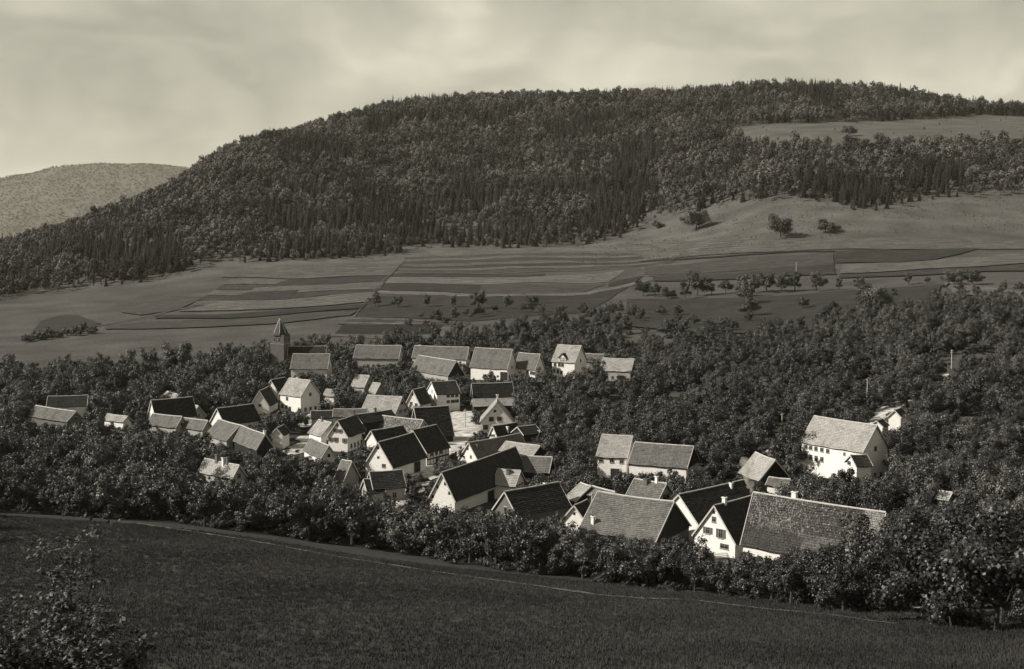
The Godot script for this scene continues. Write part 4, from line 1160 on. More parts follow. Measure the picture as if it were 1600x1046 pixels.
	boards(o, "e")
	boards(o, "e")
	boards(o, "w")
	gate(o, "n", 0, 3.2, 3)
	o = house("great_barn", "great barn with huge black roof and bright white gable, village centre", "barn", "village buildings", -7.76, -300.53, 63.38, 38.46, 3.7, 3.39, 10, "tile_dark", "white")
	hatch(o, "w", -1.27, 6.44, 0.5, 0.7)
	hatch(o, "w", 0.75, 7.36, 0.5, 0.69)
	hatch(o, "w", -2.55, 4.05, 0.6, 0.7)
	hatch(o, "w", 1.89, 5.25, 0.59, 0.69)
	gate(o, "s", -0.89, 3.4, 2.6)
	gate(o, "n", 0, 3.2, 2.89)
	hatch(o, "e", 0, 4.19, 0.8, 0.9)
	o = house("gabled_cottage", "small cottage with pale roof built against the great barn's right side", "house", "village buildings", -0.69, -302.27, -23.06, 6.17, 3.61, 3.65, 7, "tile_light", "white")
	beams(o, "e", 0.5, 3.55, 4)
	chimney(o, 0.13, 0.78, 0.9, 0.8, "brick")
	window(o, "s", 0, 1.5, 0.8, 1.1)
	window(o, "n", 0, 1.5, 0.8, 1.1)
	window(o, "w", -1.25, 1.5, 0.8, 1.1)
	window(o, "w", 1.25, 1.5, 0.8, 1.1)
	window(o, "w", 0, 4.15, 0.8, 1)
	o = house("barn", "grey-roofed barn with dark gable behind the great barn's right end", "barn", "village buildings", 5.06, -317.13, -17.87, 11.26, 3.27, 4.35, 8, "tile_mid", "board")
	boards(o, "e")
	boards(o, "e")
	boards(o, "w")
	gate(o, "n", 0, 3.2, 3)
	o = house("barn", "barn with dark course-lined roof and pale ridge right of the great barn", "barn", "village buildings", 4.36, -266.01, 40.62, 15.7, 4.21, 4.36, 9, "tile_dark", "stone")
	chimney(o, 4.11, -0.32, 0.5, 0.5, "chalk")
	gate(o, "n", 0, 3.2, 3)
	hatch(o, "e", 0, 5.16, 0.8, 0.9)
	hatch(o, "w", 0, 5.16, 0.8, 0.9)
	o = house("shed", "small pale shed against dark trees above the grey-roofed barn", "shed", "village buildings", 6.58, -379.66, -32.07, 4.88, 2.58, 1.6, 5, "tile_light", "white")
	o = house("shed", "dark-roofed shed right of the small white cottage, with thin pale ridge", "shed", "village buildings", 4.48, -379.22, 34.93, 6.93, 3.44, 4.35, 6.5, "tile_dark", "board")
	boards(o, "e")
	boards(o, "w")
	o = house("cottage", "cottage with pale left slope and chimney left of the windowed white gable", "house", "village buildings", -58.07, -380.18, -52.02, 8.11, 3.98, 3.56, 7.5, "tile_light", "white")
	chimney(o, -1.51, 0.08, 1.2, 0.7, "brick")
	window(o, "s", -1.25, 1.5, 0.8, 1.1)
	window(o, "s", 1.25, 1.5, 0.8, 1.1)
	window(o, "n", -1.25, 1.5, 0.8, 1.1)
	window(o, "n", 1.25, 1.5, 0.8, 1.1)
	window(o, "e", -1.25, 1.5, 0.8, 1.1)
	window(o, "e", 1.25, 1.5, 0.8, 1.1)
	window(o, "e", 0, 4.06, 0.8, 1)
	window(o, "w", -1.25, 1.5, 0.8, 1.1)
	window(o, "w", 1.25, 1.5, 0.8, 1.1)
	window(o, "w", 0, 4.06, 0.8, 1)
	o = house("gable_house", "house with white gable of five shuttered windows and an attic light", "house", "village buildings", -50.71, -375.31, 72.98, 13.44, 3.56, 4.47, 9.5, "tile_dark", "white")
	window(o, "w", -0.7, 6.44, 0.74, 0.88, 1)
	window(o, "w", 0.82, 6.38, 0.74, 0.88, 1)
	window(o, "w", -2.36, 3.63, 0.74, 1.06, 1)
	window(o, "w", -0.6, 3.63, 0.74, 1.15, 1)
	window(o, "w", 2.2, 3.51, 0.74, 1.14, 1)
	hatch(o, "w", -0.2, 8.06, 0.5, 0.6)
	chimney(o, 5.17, 0.07, 1.3, 0.7, "brick")
	window(o, "s", -3.75, 1.5, 0.8, 1.1)
	window(o, "s", -1.25, 1.5, 0.8, 1.1)
	window(o, "s", 1.25, 1.5, 0.8, 1.1)
	window(o, "s", 3.75, 1.5, 0.8, 1.1)
	window(o, "n", -3.75, 1.5, 0.8, 1.1)
	window(o, "n", -1.25, 1.5, 0.8, 1.1)
	window(o, "n", 1.25, 1.5, 0.8, 1.1)
	window(o, "n", 3.75, 1.5, 0.8, 1.1)
	window(o, "e", -1.25, 1.5, 0.8, 1.1)
	window(o, "e", 1.25, 1.5, 0.8, 1.1)
	window(o, "e", 0, 4.97, 0.8, 1)
	o = house("barn", "black-roofed barn continuing right behind the shuttered white gable house", "barn", "village buildings", -44.29, -392.07, 46.32, 14.76, 3.45, 6.57, 9, "tile_dark", "board")
	boards(o, "e")
	boards(o, "w")
	chimney(o, 0.82, -0.27, 1.2, 0.7, "brick")
	gate(o, "n", 0, 3.2, 3)
	o = house("long_barn", "long low pale-roofed barn below the wide pale-roofed barn's left end", "barn", "village buildings", -53.5, -406.06, 3.34, 11.39, 3.93, 5.88, 8, "tile_mid", "grey")
	gate(o, "n", 0, 3.2, 3)
	o = house("shed", "dark-roofed shed at the left end of the long low pale barn", "shed", "village buildings", -62.78, -407.06, 9.3, 8.14, 3.37, 5.01, 7, "tile_dark", "grey")
	o = house("barn", "barn with patchy pale and dark mottled roof, centre of village", "barn", "village buildings", -35.68, -388.47, -35.89, 19.61, 3.73, 4.27, 8, "tile_mottled", "grey")
	gate(o, "n", 0, 3.2, 3)
	hatch(o, "e", 0, 5.07, 0.8, 0.9)
	hatch(o, "w", 0, 5.07, 0.8, 0.9)
	o = house("house", "black-roofed house with small white gable half hidden behind the white-gabled barn", "house", "village buildings", -37.35, -365.41, 50.26, 13.32, 2.48, 5.09, 8, "tile_dark", "white")
	window(o, "s", -3.75, 1.5, 0.8, 1.1)
	window(o, "s", -1.25, 1.5, 0.8, 1.1)
	window(o, "s", 1.25, 1.5, 0.8, 1.1)
	window(o, "s", 3.75, 1.5, 0.8, 1.1)
	window(o, "n", -3.75, 1.5, 0.8, 1.1)
	window(o, "n", -1.25, 1.5, 0.8, 1.1)
	window(o, "n", 1.25, 1.5, 0.8, 1.1)
	window(o, "n", 3.75, 1.5, 0.8, 1.1)
	window(o, "e", 0, 1.5, 0.8, 1.1)
	window(o, "w", 0, 1.5, 0.8, 1.1)
	o = house("large_barn", "large dark-roofed barn with tall white gable and small square openings", "barn", "village buildings", -31.81, -335.23, 63.05, 18.02, 4.7, 3.28, 10, "tile_dark", "white")
	window(o, "w", 1.57, 3.76, 0.95, 0.78)
	hatch(o, "w", -0.21, 8.36, 0.76, 0.6)
	hatch(o, "w", -0.15, 5.8, 0.66, 0.62)
	gate(o, "s", 3.84, 3.2, 2.98)
	gate(o, "n", 0, 3.2, 2.78)
	hatch(o, "e", 0, 4.08, 0.8, 0.9)
	o = house("timbered_house", "two-storey half-timbered house with dark roof facing the village street", "house", "village buildings", -25.36, -354.78, 57.45, 11.53, 5.13, 3.64, 10, "tile_dark", "white", {"verge": "ridge"})
	window(o, "s", -2.89, 3.08, 1, 0.83)
	window(o, "s", -0.79, 3.07, 1.01, 0.83)
	window(o, "s", 1.33, 3.07, 1.02, 0.84)
	window(o, "s", -0.46, 0.96, 1.16, 0.92)
	beams(o, "s", 1.84, 3.54, 7)
	beams(o, "s", 0.2, 1.62, 7)
	window(o, "n", -2.5, 1.5, 0.8, 1.1)
	window(o, "n", 0, 1.5, 0.8, 1.1)
	window(o, "n", 2.5, 1.5, 0.8, 1.1)
	window(o, "e", -2.5, 1.5, 0.8, 1.1)
	window(o, "e", 0, 1.5, 0.8, 1.1)
	window(o, "e", 2.5, 1.5, 0.8, 1.1)
	window(o, "e", 0, 4.14, 0.8, 1)
	window(o, "w", -2.5, 1.5, 0.8, 1.1)
	window(o, "w", 0, 1.5, 0.8, 1.1)
	window(o, "w", 2.5, 1.5, 0.8, 1.1)
	window(o, "w", 0, 4.14, 0.8, 1)
	o = house("house", "house with dark roof and grey two-windowed gable turned right toward road", "house", "village buildings", -31.19, -301.47, -159.42, 8.35, 3.74, 3.33, 7, "tile_dark", "grey", {"verge": "ridge"})
	window(o, "w", -2.37, 3.1, 1.52, 0.64)
	window(o, "w", -2.38, 3.1, 1.52, 0.64)
	window(o, "s", -1.25, 1.5, 0.8, 1.1)
	window(o, "s", 1.25, 1.5, 0.8, 1.1)
	window(o, "n", -1.25, 1.5, 0.8, 1.1)
	window(o, "n", 1.25, 1.5, 0.8, 1.1)
	window(o, "e", -1.25, 1.5, 0.8, 1.1)
	window(o, "e", 1.25, 1.5, 0.8, 1.1)
	window(o, "e", 0, 3.83, 0.8, 1)
	o = house("shed", "small dark shed before the grey two-windowed gable house, sunk in trees", "shed", "village buildings", -34.27, -299.21, 23.21, 4.47, 3.18, 2.58, 5.5, "tile_dark", "grey")
	o = house("shed", "small grey-roofed shed rising from the trees below the shuttered white gable", "shed", "village buildings", -42.85, -316.93, 140.58, 3.8, 3.14, 2.07, 7, "tile_mid", "grey")
	o = house("barn", "barn with mid-grey roof left of and below the shuttered white gable", "barn", "village buildings", -54.85, -348.45, -61.09, 15.11, 2.5, 2.88, 6.5, "tile_mid", "white")
	gate(o, "n", 0, 3.2, 2.38)
	hatch(o, "e", 0, 3.68, 0.8, 0.9)
	hatch(o, "w", 0, 3.68, 0.8, 0.9)
	o = house("small_barn", "small barn with bright bare roof slope between two large barn roofs", "barn", "village buildings", 16.71, -275.1, -58.06, 4.19, 4.54, 4.92, 8, "tile_light", "board")
	boards(o, "e")
	boards(o, "w")
	gate(o, "n", 0, 1.8, 3)
	o = house("shed", "shed with pale ridge adjoining the small bright-roofed barn on its right", "shed", "village buildings", 20.39, -271.65, -54.4, 8.13, 2.71, 6, 7.5, "tile_mid", "board")
	boards(o, "e")
	boards(o, "w")
	o = house("gabled_annex", "annex with bright white gable and one loft opening before the biggest left barn", "annex", "village buildings", 14.16, -251.4, 61.17, 6.22, 3.19, 4.26, 8, "tile_dark", "white")
	hatch(o, "w", -0.05, 6.2, 0.5, 0.6)
	o = house("big_barn", "big barn with coursed grey roof, dark boarded gable and stone base", "barn", "village buildings", 24.9, -245.98, -33.59, 17.39, 8, 3.49, 10, "tile_mid", "stone", {"rough": 1.4})
	gate(o, "e", 1.37, 2.6, 2.6)
	boards(o, "e")
	chimney(o, -6.25, 6.21, 1.3, 0.6, "chalk")
	gate(o, "n", 0, 3.2, 2.99)
	hatch(o, "w", 0, 4.29, 0.8, 0.9)
	o = house("cottage", "cottage with notched chimney and dark gable window behind the big coursed-roof barn", "house", "village buildings", 31.75, -279.39, -39.8, 8.82, 3.56, 4.56, 8, "tile_mid", "grey")
	window(o, "e", 0.25, 4.82, 2.2, 1.06)
	chimney(o, -0.86, 0.51, 0.9, 1.0, "brick")
	chimney(o, 1.66, -0.01, 1.2, 0.6, "chalk")
	window(o, "s", -1.25, 1.5, 0.8, 1.1)
	window(o, "s", 1.25, 1.5, 0.8, 1.1)
	window(o, "n", -1.25, 1.5, 0.8, 1.1)
	window(o, "n", 1.25, 1.5, 0.8, 1.1)
	window(o, "w", -1.25, 1.5, 0.8, 1.1)
	window(o, "w", 1.25, 1.5, 0.8, 1.1)
	window(o, "w", 0, 5.06, 0.8, 1)
	o = house("arched_house", "white house with square pale roof and round-arched doorway, right of centre", "house", "village buildings", 28.7, -332.9, -16.74, 8.47, 7.55, 5.66, 10.5, "tile_light", "white")
	window(o, "s", -2.9, 4.75, 0.91, 0.87)
	window(o, "s", 0.04, 4.76, 0.91, 0.87)
	window(o, "s", 2.71, 4.69, 0.9, 0.87)
	gate(o, "s", 0.98, 2.4, 2.6)
	window(o, "n", -1.25, 1.5, 0.8, 1.1)
	window(o, "n", 1.25, 1.5, 0.8, 1.1)
	window(o, "e", -3.75, 1.5, 0.8, 1.1)
	window(o, "e", -1.25, 1.5, 0.8, 1.1)
	window(o, "e", 1.25, 1.5, 0.8, 1.1)
	window(o, "e", 3.75, 1.5, 0.8, 1.1)
	window(o, "e", 0, 6.16, 0.8, 1)
	window(o, "w", -3.75, 1.5, 0.8, 1.1)
	window(o, "w", -1.25, 1.5, 0.8, 1.1)
	window(o, "w", 1.25, 1.5, 0.8, 1.1)
	window(o, "w", 3.75, 1.5, 0.8, 1.1)
	window(o, "w", 0, 6.16, 0.8, 1)
	o = house("long_barn", "long barn with worn pale roof attached right of the arched-doorway house", "barn", "village buildings", 40.11, -322.08, -23.5, 15.97, 6.26, 4.72, 9.5, "tile_mid", "white")
	boards(o, "e")
	gate(o, "n", 0, 3.2, 3)
	hatch(o, "w", 0, 5.52, 0.8, 0.9)
	o = house("barn", "black-roofed barn behind the two front houses with bright sliver of gable", "barn", "village buildings", 42.52, -258.74, 42.68, 22.12, 5.45, 4.44, 10, "tile_dark", "white", {"verge": "ridge"})
	chimney(o, 5.55, 0.77, 0.9, 0.6, "chalk")
	gate(o, "n", 0, 3.2, 3)
	hatch(o, "e", 0, 5.24, 0.8, 0.9)
	hatch(o, "w", 0, 5.24, 0.8, 0.9)
	o = house("front_house", "nearest white gable house with dark roof and shuttered windows, right foreground", "house", "village buildings", 43.81, -238.25, 45.38, 14.48, 5.13, 3.76, 10.5, "tile_dark", "white")
	window(o, "w", -0.17, 7.73, 0.71, 0.88)
	window(o, "w", -1.58, 5.32, 1.03, 1.07, 1)
	window(o, "w", 1.46, 5.22, 1.02, 1.44, 1)
	window(o, "w", 2.3, 2.9, 1.57, 0.81)
	hatch(o, "w", -0.2, 9.11, 0.5, 0.6)
	chimney(o, -3.77, -0.02, 1.0, 0.7, "chalk")
	window(o, "s", 1.0, 1.3, 0.9, 1.2)
	window(o, "s", 4.0, 1.3, 0.9, 1.2)
	window(o, "n", -3.75, 1.5, 0.8, 1.1)
	window(o, "n", -1.25, 1.5, 0.8, 1.1)
	window(o, "n", 1.25, 1.5, 0.8, 1.1)
	window(o, "n", 3.75, 1.5, 0.8, 1.1)
	window(o, "e", -2.5, 1.5, 0.8, 1.1)
	window(o, "e", 0, 1.5, 0.8, 1.1)
	window(o, "e", 2.5, 1.5, 0.8, 1.1)
	window(o, "e", 0, 4.26, 0.8, 1)
	o = house("long_barn", "longest foreground barn with speckled lime-patched roof and dark-capped chimney", "barn", "village buildings", 52.11, -207.7, 139.91, 24.46, 4.33, 2.86, 11.5, "tile_patched", "white", {"rough": 1.5})
	chimney(o, 4.57, 0.62, 2.2, 0.8, "chalk")
	gate(o, "n", 0, 3.2, 2.36)
	hatch(o, "e", 0, 3.66, 0.8, 0.9)
	hatch(o, "w", 0, 3.66, 0.8, 0.9)
	o = house("schoolhouse", "large white schoolhouse with broad plain roof and two rows of windows", "schoolhouse", "village buildings", 86.67, -318.53, -52.8, 19.97, 5.62, 8, 14.5, "tile_light", "white")
	window(o, "s", -8.28, 7.06, 0.85, 0.87)
	window(o, "s", -6.7, 6.99, 0.85, 0.86)
	window(o, "s", -4.97, 6.94, 0.84, 0.86)
	window(o, "s", -3.06, 6.96, 0.83, 0.86)
	window(o, "s", -1.16, 6.89, 0.83, 0.85)
	window(o, "s", -8.22, 4.61, 0.85, 1.04)
	window(o, "s", -6.63, 4.5, 0.85, 1.04)
	window(o, "s", -4.86, 4.43, 0.84, 1.03)
	window(o, "s", -2.99, 4.41, 0.84, 1.03)
	window(o, "s", 4.12, 6.91, 0.5, 0.6)
	window(o, "n", -3.75, 1.5, 0.8, 1.1)
	window(o, "n", -1.25, 1.5, 0.8, 1.1)
	window(o, "n", 1.25, 1.5, 0.8, 1.1)
	window(o, "n", 3.75, 1.5, 0.8, 1.1)
	window(o, "e", -2.5, 1.5, 0.8, 1.1)
	window(o, "e", 0, 1.5, 0.8, 1.1)
	window(o, "e", 2.5, 1.5, 0.8, 1.1)
	window(o, "e", 0, 8.5, 0.8, 1)
	window(o, "w", -2.5, 1.5, 0.8, 1.1)
	window(o, "w", 0, 1.5, 0.8, 1.1)
	window(o, "w", 2.5, 1.5, 0.8, 1.1)
	window(o, "w", 0, 8.5, 0.8, 1)
	o = house("annex", "little white gabled annex with dark door in front of the schoolhouse", "annex", "village buildings", 86.73, -305.45, 11.43, 4.43, 3.29, 5.24, 7.5, "tile_dark", "white")
	window(o, "w", -1.1, 5.36, 1.5, 0.75)
	gate(o, "w", 0, 1.6, 2.4)
	o = house("barn", "barn with bent pale roof and dark gable left of the schoolhouse", "barn", "village buildings", 63.39, -305.39, -75.51, 11.27, 4.61, 3.41, 8.5, "tile_light", "board")
	boards(o, "e")
	boards(o, "e")
	boards(o, "w")
	gate(o, "n", 0, 3.2, 2.91)
	o = house("lean_to", "low lean-to with pale edge against the bent-roof barn's right side", "annex", "village buildings", 65.14, -296.6, -30.28, 5.37, 2.56, 2.93, 4.5, "tile_mid", "white")
	o = house("hut", "tiny white gabled hut beside the road above the schoolhouse", "hut", "village buildings", 115.98, -368.13, 55.18, 6.06, 2.2, 3.79, 6, "tile_dark", "white")
	o = house("hut", "small white gable peeping over the schoolhouse roof's right end", "hut", "village buildings", 107.34, -357.37, 51.13, 4.68, 2.2, 4.35, 6, "tile_dark", "white")
	o = house("hut", "tiny hut with pale gable among bushes left of the shuttered white gable", "hut", "village buildings", -71.23, -375.6, 82.96, 7.37, 2.2, 4.1, 6.5, "tile_dark", "white")
	o = house("cottage", "dark-roofed cottage with pale slanted gable just left of the tall white house", "house", "village buildings", -92.86, -486.82, 65.7, 9.79, 3.26, 3.7, 8, "tile_dark", "white")
	window(o, "s", -2.5, 1.5, 0.8, 1.1)
	window(o, "s", 0, 1.5, 0.8, 1.1)
	window(o, "s", 2.5, 1.5, 0.8, 1.1)
	window(o, "n", -2.5, 1.5, 0.8, 1.1)
	window(o, "n", 0, 1.5, 0.8, 1.1)
	window(o, "n", 2.5, 1.5, 0.8, 1.1)
	window(o, "e", 0, 1.5, 0.8, 1.1)
	window(o, "e", 0, 4.2, 0.8, 1)
	window(o, "w", 0, 1.5, 0.8, 1.1)
	window(o, "w", 0, 4.2, 0.8, 1)
	o = house("shed", "small pale shed roof showing behind the dark barn with the narrow gable", "shed", "village buildings", -126.22, -456.82, -53.04, 12.17, 2.2, 5, 6.5, "tile_light", "white")
	o = house("shed", "low pale shed alone among the trees near the right edge", "shed", "village buildings", 92.6, -259.71, -43.47, 2.82, 2.2, 3.5, 5, "tile_light", "grey")
	church()

func church() -> void:
	var t := root("church_tower", on(-107.86, -572.65), deg_to_rad(-16))
	tag(t, "square stone church tower with pointed spire beside the nave", "church tower")
	var w := 3.45
	var b := Mb.new()
	b.box(Vector3(0, 3.3, 0), Vector3(2 * w, 17.0, 2 * w))
	part("tower_wall", b.mesh(), M.stone, t)
	part("string_course", box_mesh(2 * w + 0.3, 0.25, 2 * w + 0.3), M.grey, t, Vector3(0, 11.9, 0))
	part("bell_stage", box_mesh(2 * w - 0.05, 4.1, 2 * w - 0.05), M.stone, t, Vector3(0, 14.0, 0))
	for q in 4:
		var bs := Basis(Vector3.UP, q * PI / 2)
		for s in [-1.0, 1.0]:
			var f := part("bell_opening", frame_mesh(1.1, 2.2), M.grey, t, bs * Vector3(s * 1.2, 13.9, w - 0.02), bs)
			part("louvre", box_mesh(1.1, 2.2, 0.03), M.pane, f, Vector3(0, 0, 0.02))
		var wf := part("tower_window", frame_mesh(0.6, 1.6), M.grey, t, bs * Vector3(0, 8.0, w), bs)
		part("pane", box_mesh(0.6, 1.6, 0.03), M.pane, wf, Vector3(0, 0, 0.02))
	part("clock_face", disc(0.95), M.white, t, Basis(Vector3.UP, -PI / 2) * Vector3(0, 11.2, w + 0.05), Basis(Vector3.UP, -PI / 2))
	# eight-sided spire with pale hips
	var sp := Mb.new(); var hips := Mb.new()
	var top := Vector3(0, 24.0, 0)
	var low := []
	for i in 8:
		var a := TAU * (i + 0.5) / 8
		var rad := (w + 0.45) / cos(PI / 8) * (1.0 if true else 1.0)
		low.append(Vector3(cos(a) * rad, 15.9, sin(a) * rad))
	for i in 8:
		var p: Vector3 = low[i]; var q: Vector3 = low[(i + 1) % 8]
		var pm: Vector3 = p * Vector3(0.88, 0, 0.88) + Vector3(0, 16.87, 0); var qm: Vector3 = q * Vector3(0.88, 0, 0.88) + Vector3(0, 16.87, 0)
		sp.quad(p, q, qm, pm, p + q, Vector2(0, 0), Vector2(3, 0), Vector2(2.5, -2), Vector2(0.5, -2))
		sp.tri(pm, qm, top, p + q, Vector2(0, 0), Vector2(3, 0), Vector2(1.5, -8))
		sp.tri(p, q, Vector3(0, 15.9, 0), Vector3.DOWN)
		hips.bar(pm, top - (top - pm) * 0.06, 0.22, 0.14, pm * Vector3(1, 0, 1))
	var spire := part("spire", sp.mesh(), M.slate, t)
	part("hip_cap", hips.mesh(), M.verge, spire)
	var fin := Mb.new()
	fin.tube(top - Vector3(0, 0.4, 0), top + Vector3(0, 1.9, 0), 0.08, 0.05)
	fin.box(top + Vector3(0, 1.3, 0), Vector3(0.9, 0.1, 0.1))
	fin.box(top + Vector3(0, 0.35, 0), Vector3(0.45, 0.45, 0.45), Basis(Vector3.UP, 0.6))
	part("finial_cross", fin.mesh(), M.metal, spire)
func disc(r: float) -> ArrayMesh:
	var b := Mb.new()
	for i in 20:
		var a := TAU * i / 20; var c := TAU * (i + 1) / 20
		b.tri(Vector3(0, 0, 0.05), Vector3(cos(a) * r, sin(a) * r, 0.05), Vector3(cos(c) * r, sin(c) * r, 0.05), Vector3.BACK)
		b.quad(Vector3(cos(a) * r, sin(a) * r, 0.05), Vector3(cos(c) * r, sin(c) * r, 0.05), Vector3(cos(c) * r, sin(c) * r, -0.1), Vector3(cos(a) * r, sin(a) * r, -0.1), Vector3(cos(a), sin(a), 0))
	return b.mesh()

func trees() -> void:
	var far := []
	tree(3, -96.11, -866.75, 1.11, 1.29, "first fruit tree from the left in the row across the dark field", "fruit trees in the field row")
	tree(0, -78.4, -852.32, 1.05, 3.1, "second fruit tree from the left in the row across the dark field", "fruit trees in the field row")
	tree(1, -58.16, -845.54, 0.98, 1.02, "third fruit tree from the left in the row across the dark field", "fruit trees in the field row")
	tree(1, -39.93, -834.98, 1.02, 4.27, "fourth fruit tree from the left in the row across the dark field", "fruit trees in the field row")
	tree(0, -21.97, -823.02, 1.47, 3.75, "fifth fruit tree from the left in the row across the dark field", "fruit trees in the field row")
	tree(1, -3.56, -817.34, 1.06, 3.42, "sixth fruit tree from the left in the row across the dark field", "fruit trees in the field row")
	tree(2, 14.55, -849.82, 1, 4.75, "last fruit tree at the right end of the row across the dark field", "fruit trees in the field row")
	tree(2, 95.35, -896.63, 1.7, 3.71, "leftmost hedgerow tree, at the left end of the line above the dark meadow", "trees of the field hedgerow")
	tree(1, 102.53, -882.75, 1.24, 5.74, "second hedgerow tree from the left above the dark meadow", "trees of the field hedgerow")
	tree(2, 108.79, -863.64, 1.25, 4.06, "third hedgerow tree from the left, small and low", "trees of the field hedgerow")
	tree(1, 119.82, -854.49, 1.43, 1.4, "fourth hedgerow tree from the left, medium and round", "trees of the field hedgerow")
	tree(0, 130.89, -870.53, 2.32, 1.12, "tallest hedgerow tree, left of the gap in the line", "trees of the field hedgerow")
	tree(3, 141.62, -876.54, 0.94, 2.93, "small hedgerow tree right of the tallest one", "trees of the field hedgerow")
	tree(0, 151.92, -877.48, 1.31, 0.8, "hedgerow tree in the middle of the line", "trees of the field hedgerow")
	tree(1, 157.67, -845.29, 1.7, 4.44, "hedgerow tree just above the slanting clump", "trees of the field hedgerow")
	tree(3, 170.81, -870.23, 1.24, 1.59, "hedgerow tree right above the slanting clump", "trees of the field hedgerow")
	tree(0, 178.76, -867.44, 1.85, 4.71, "sixth hedgerow tree from the right end", "trees of the field hedgerow")
	tree(1, 186.86, -858.48, 1.73, 4.07, "broad hedgerow tree with its shadow merging into the line", "trees of the field hedgerow")
	tree(1, 197.06, -859.72, 1.58, 5.37, "second hedgerow tree from the right end", "trees of the field hedgerow")
	tree(1, 209.13, -849.62, 1.71, 2.87, "last round hedgerow tree, standing apart at the right end", "trees of the field hedgerow")
	tree(1, 225.42, -851.24, 0.91, 1.08, "small round tree right of the field hedgerow trees", "single trees on the meadows")
	tree(0, 239.33, -849.56, 1.03, 3.51, "small tree on the dark meadow under the long dark plot", "single trees on the meadows")
	tree(1, 274.06, -853.32, 1.03, 0.37, "tree standing alone on the upper right meadow slope", "single trees on the meadows")
	tree(0, 285.23, -849.11, 0.6, 5.32, "tiny sapling near the upper right meadow", "single trees on the meadows")
	tree(2, 292.78, -817.29, 1.55, 4.89, "left tree beside the pale plot at the right edge", "single trees on the meadows")
	tree(2, 304.03, -814.35, 1.42, 2.14, "right tree beside the pale plot at the right edge", "single trees on the meadows")
	tree(3, 275.32, -758.77, 0.72, 0.96, "low tree on the lower side of the pale plot at the right edge", "single trees on the meadows")
	tree(1, 173.31, -735.17, 1.03, 2.52, "small conical tree alone in the dark meadow", "single trees on the meadows")
	tree(2, 213.52, -743.22, 1.75, 2.35, "upper tree of the slanting pair on the right meadow", "single trees on the meadows")
	tree(2, 205.73, -694.17, 2.11, 4.9, "lower larger tree of the slanting pair on the right meadow", "single trees on the meadows")
	tree(1, 150.9, -789.66, 1.85, 4.58, "topmost tree of the slanting clump below the hedgerow", "single trees on the meadows")
	tree(0, 137.85, -710.84, 1.52, 3.63, "middle tree of the slanting clump below the hedgerow", "single trees on the meadows")
	tree(1, 132.1, -684.07, 0.73, 0.07, "low bushy tree of the slanting clump below the hedgerow", "single trees on the meadows")
	tree(0, 121.05, -606.52, 0.69, 0.4, "little tree at the lower meadow edge", "single trees on the meadows")
	tree(2, 105.99, -654.43, 0.6, 1.44, "very small tree on the meadow left of the slanting clump", "single trees on the meadows")
	tree(0, 82.26, -637.76, 1.36, 3.41, "broad dark tree at the lower left of the right meadow", "single trees on the meadows")
	tree(2, 140.49, -657.44, 0.65, 0.91, "little tree in the middle of the right meadow", "single trees on the meadows")
	tree(3, 148.41, -656.17, 0.33, 0.46, "sapling in the middle of the right meadow", "single trees on the meadows")
	tree(2, 199.8, -1344.47, 3.27, 5.47, "large pale bush on the bright slope below the forest", "bushes on the upper slope")
	tree(2, 261.47, -1204.83, 3.19, 3.69, "dark bush with long shadow on the bright slope", "bushes on the upper slope")
	tree(2, 304.86, -1205.21, 2.26, 2.98, "low wide bush on the bright slope right of the dark bush", "bushes on the upper slope")
	tree(7, 166.8, -1418.97, 3.67, 4.5, "small bush at the forest corner above the fields", "bushes on the upper slope")
	tree(2, 453.08, -1671.64, 2.22, 2.64, "low bush in the clearing on the ridge", "bushes on the upper slope")
	tree(7, -308.07, -779.56, 1.82, 4.31, "leftmost dark bush in the hedge line along the left valley stream", "bushes along the stream")
	tree(7, -308.05, -793.2, 2.05, 0.98, "second dark bush from the left in the hedge line along the left valley stream", "bushes along the stream")
	tree(7, -301.17, -789.19, 2.25, 5.27, "third dark bush from the left in the hedge line along the left valley stream", "bushes along the stream")
	tree(7, -299.98, -800.38, 2.49, 4.77, "fourth dark bush from the left in the hedge line along the left valley stream", "bushes along the stream")
	tree(7, -292.77, -795.48, 1.85, 0.46, "middle dark bush in the hedge line along the left valley stream", "bushes along the stream")
	tree(7, -291.15, -806.01, 2.09, 4.91, "sixth dark bush from the left in the hedge line along the left valley stream", "bushes along the stream")
	tree(7, -283.97, -801.09, 2.28, 3.84, "seventh dark bush from the left in the hedge line along the left valley stream", "bushes along the stream")
	tree(7, -282.52, -812.62, 2.52, 3.86, "eighth dark bush from the left in the hedge line along the left valley stream", "bushes along the stream")
	tree(7, -275.56, -808.29, 1.88, 2.23, "rightmost dark bush in the hedge line along the left valley stream", "bushes along the stream")
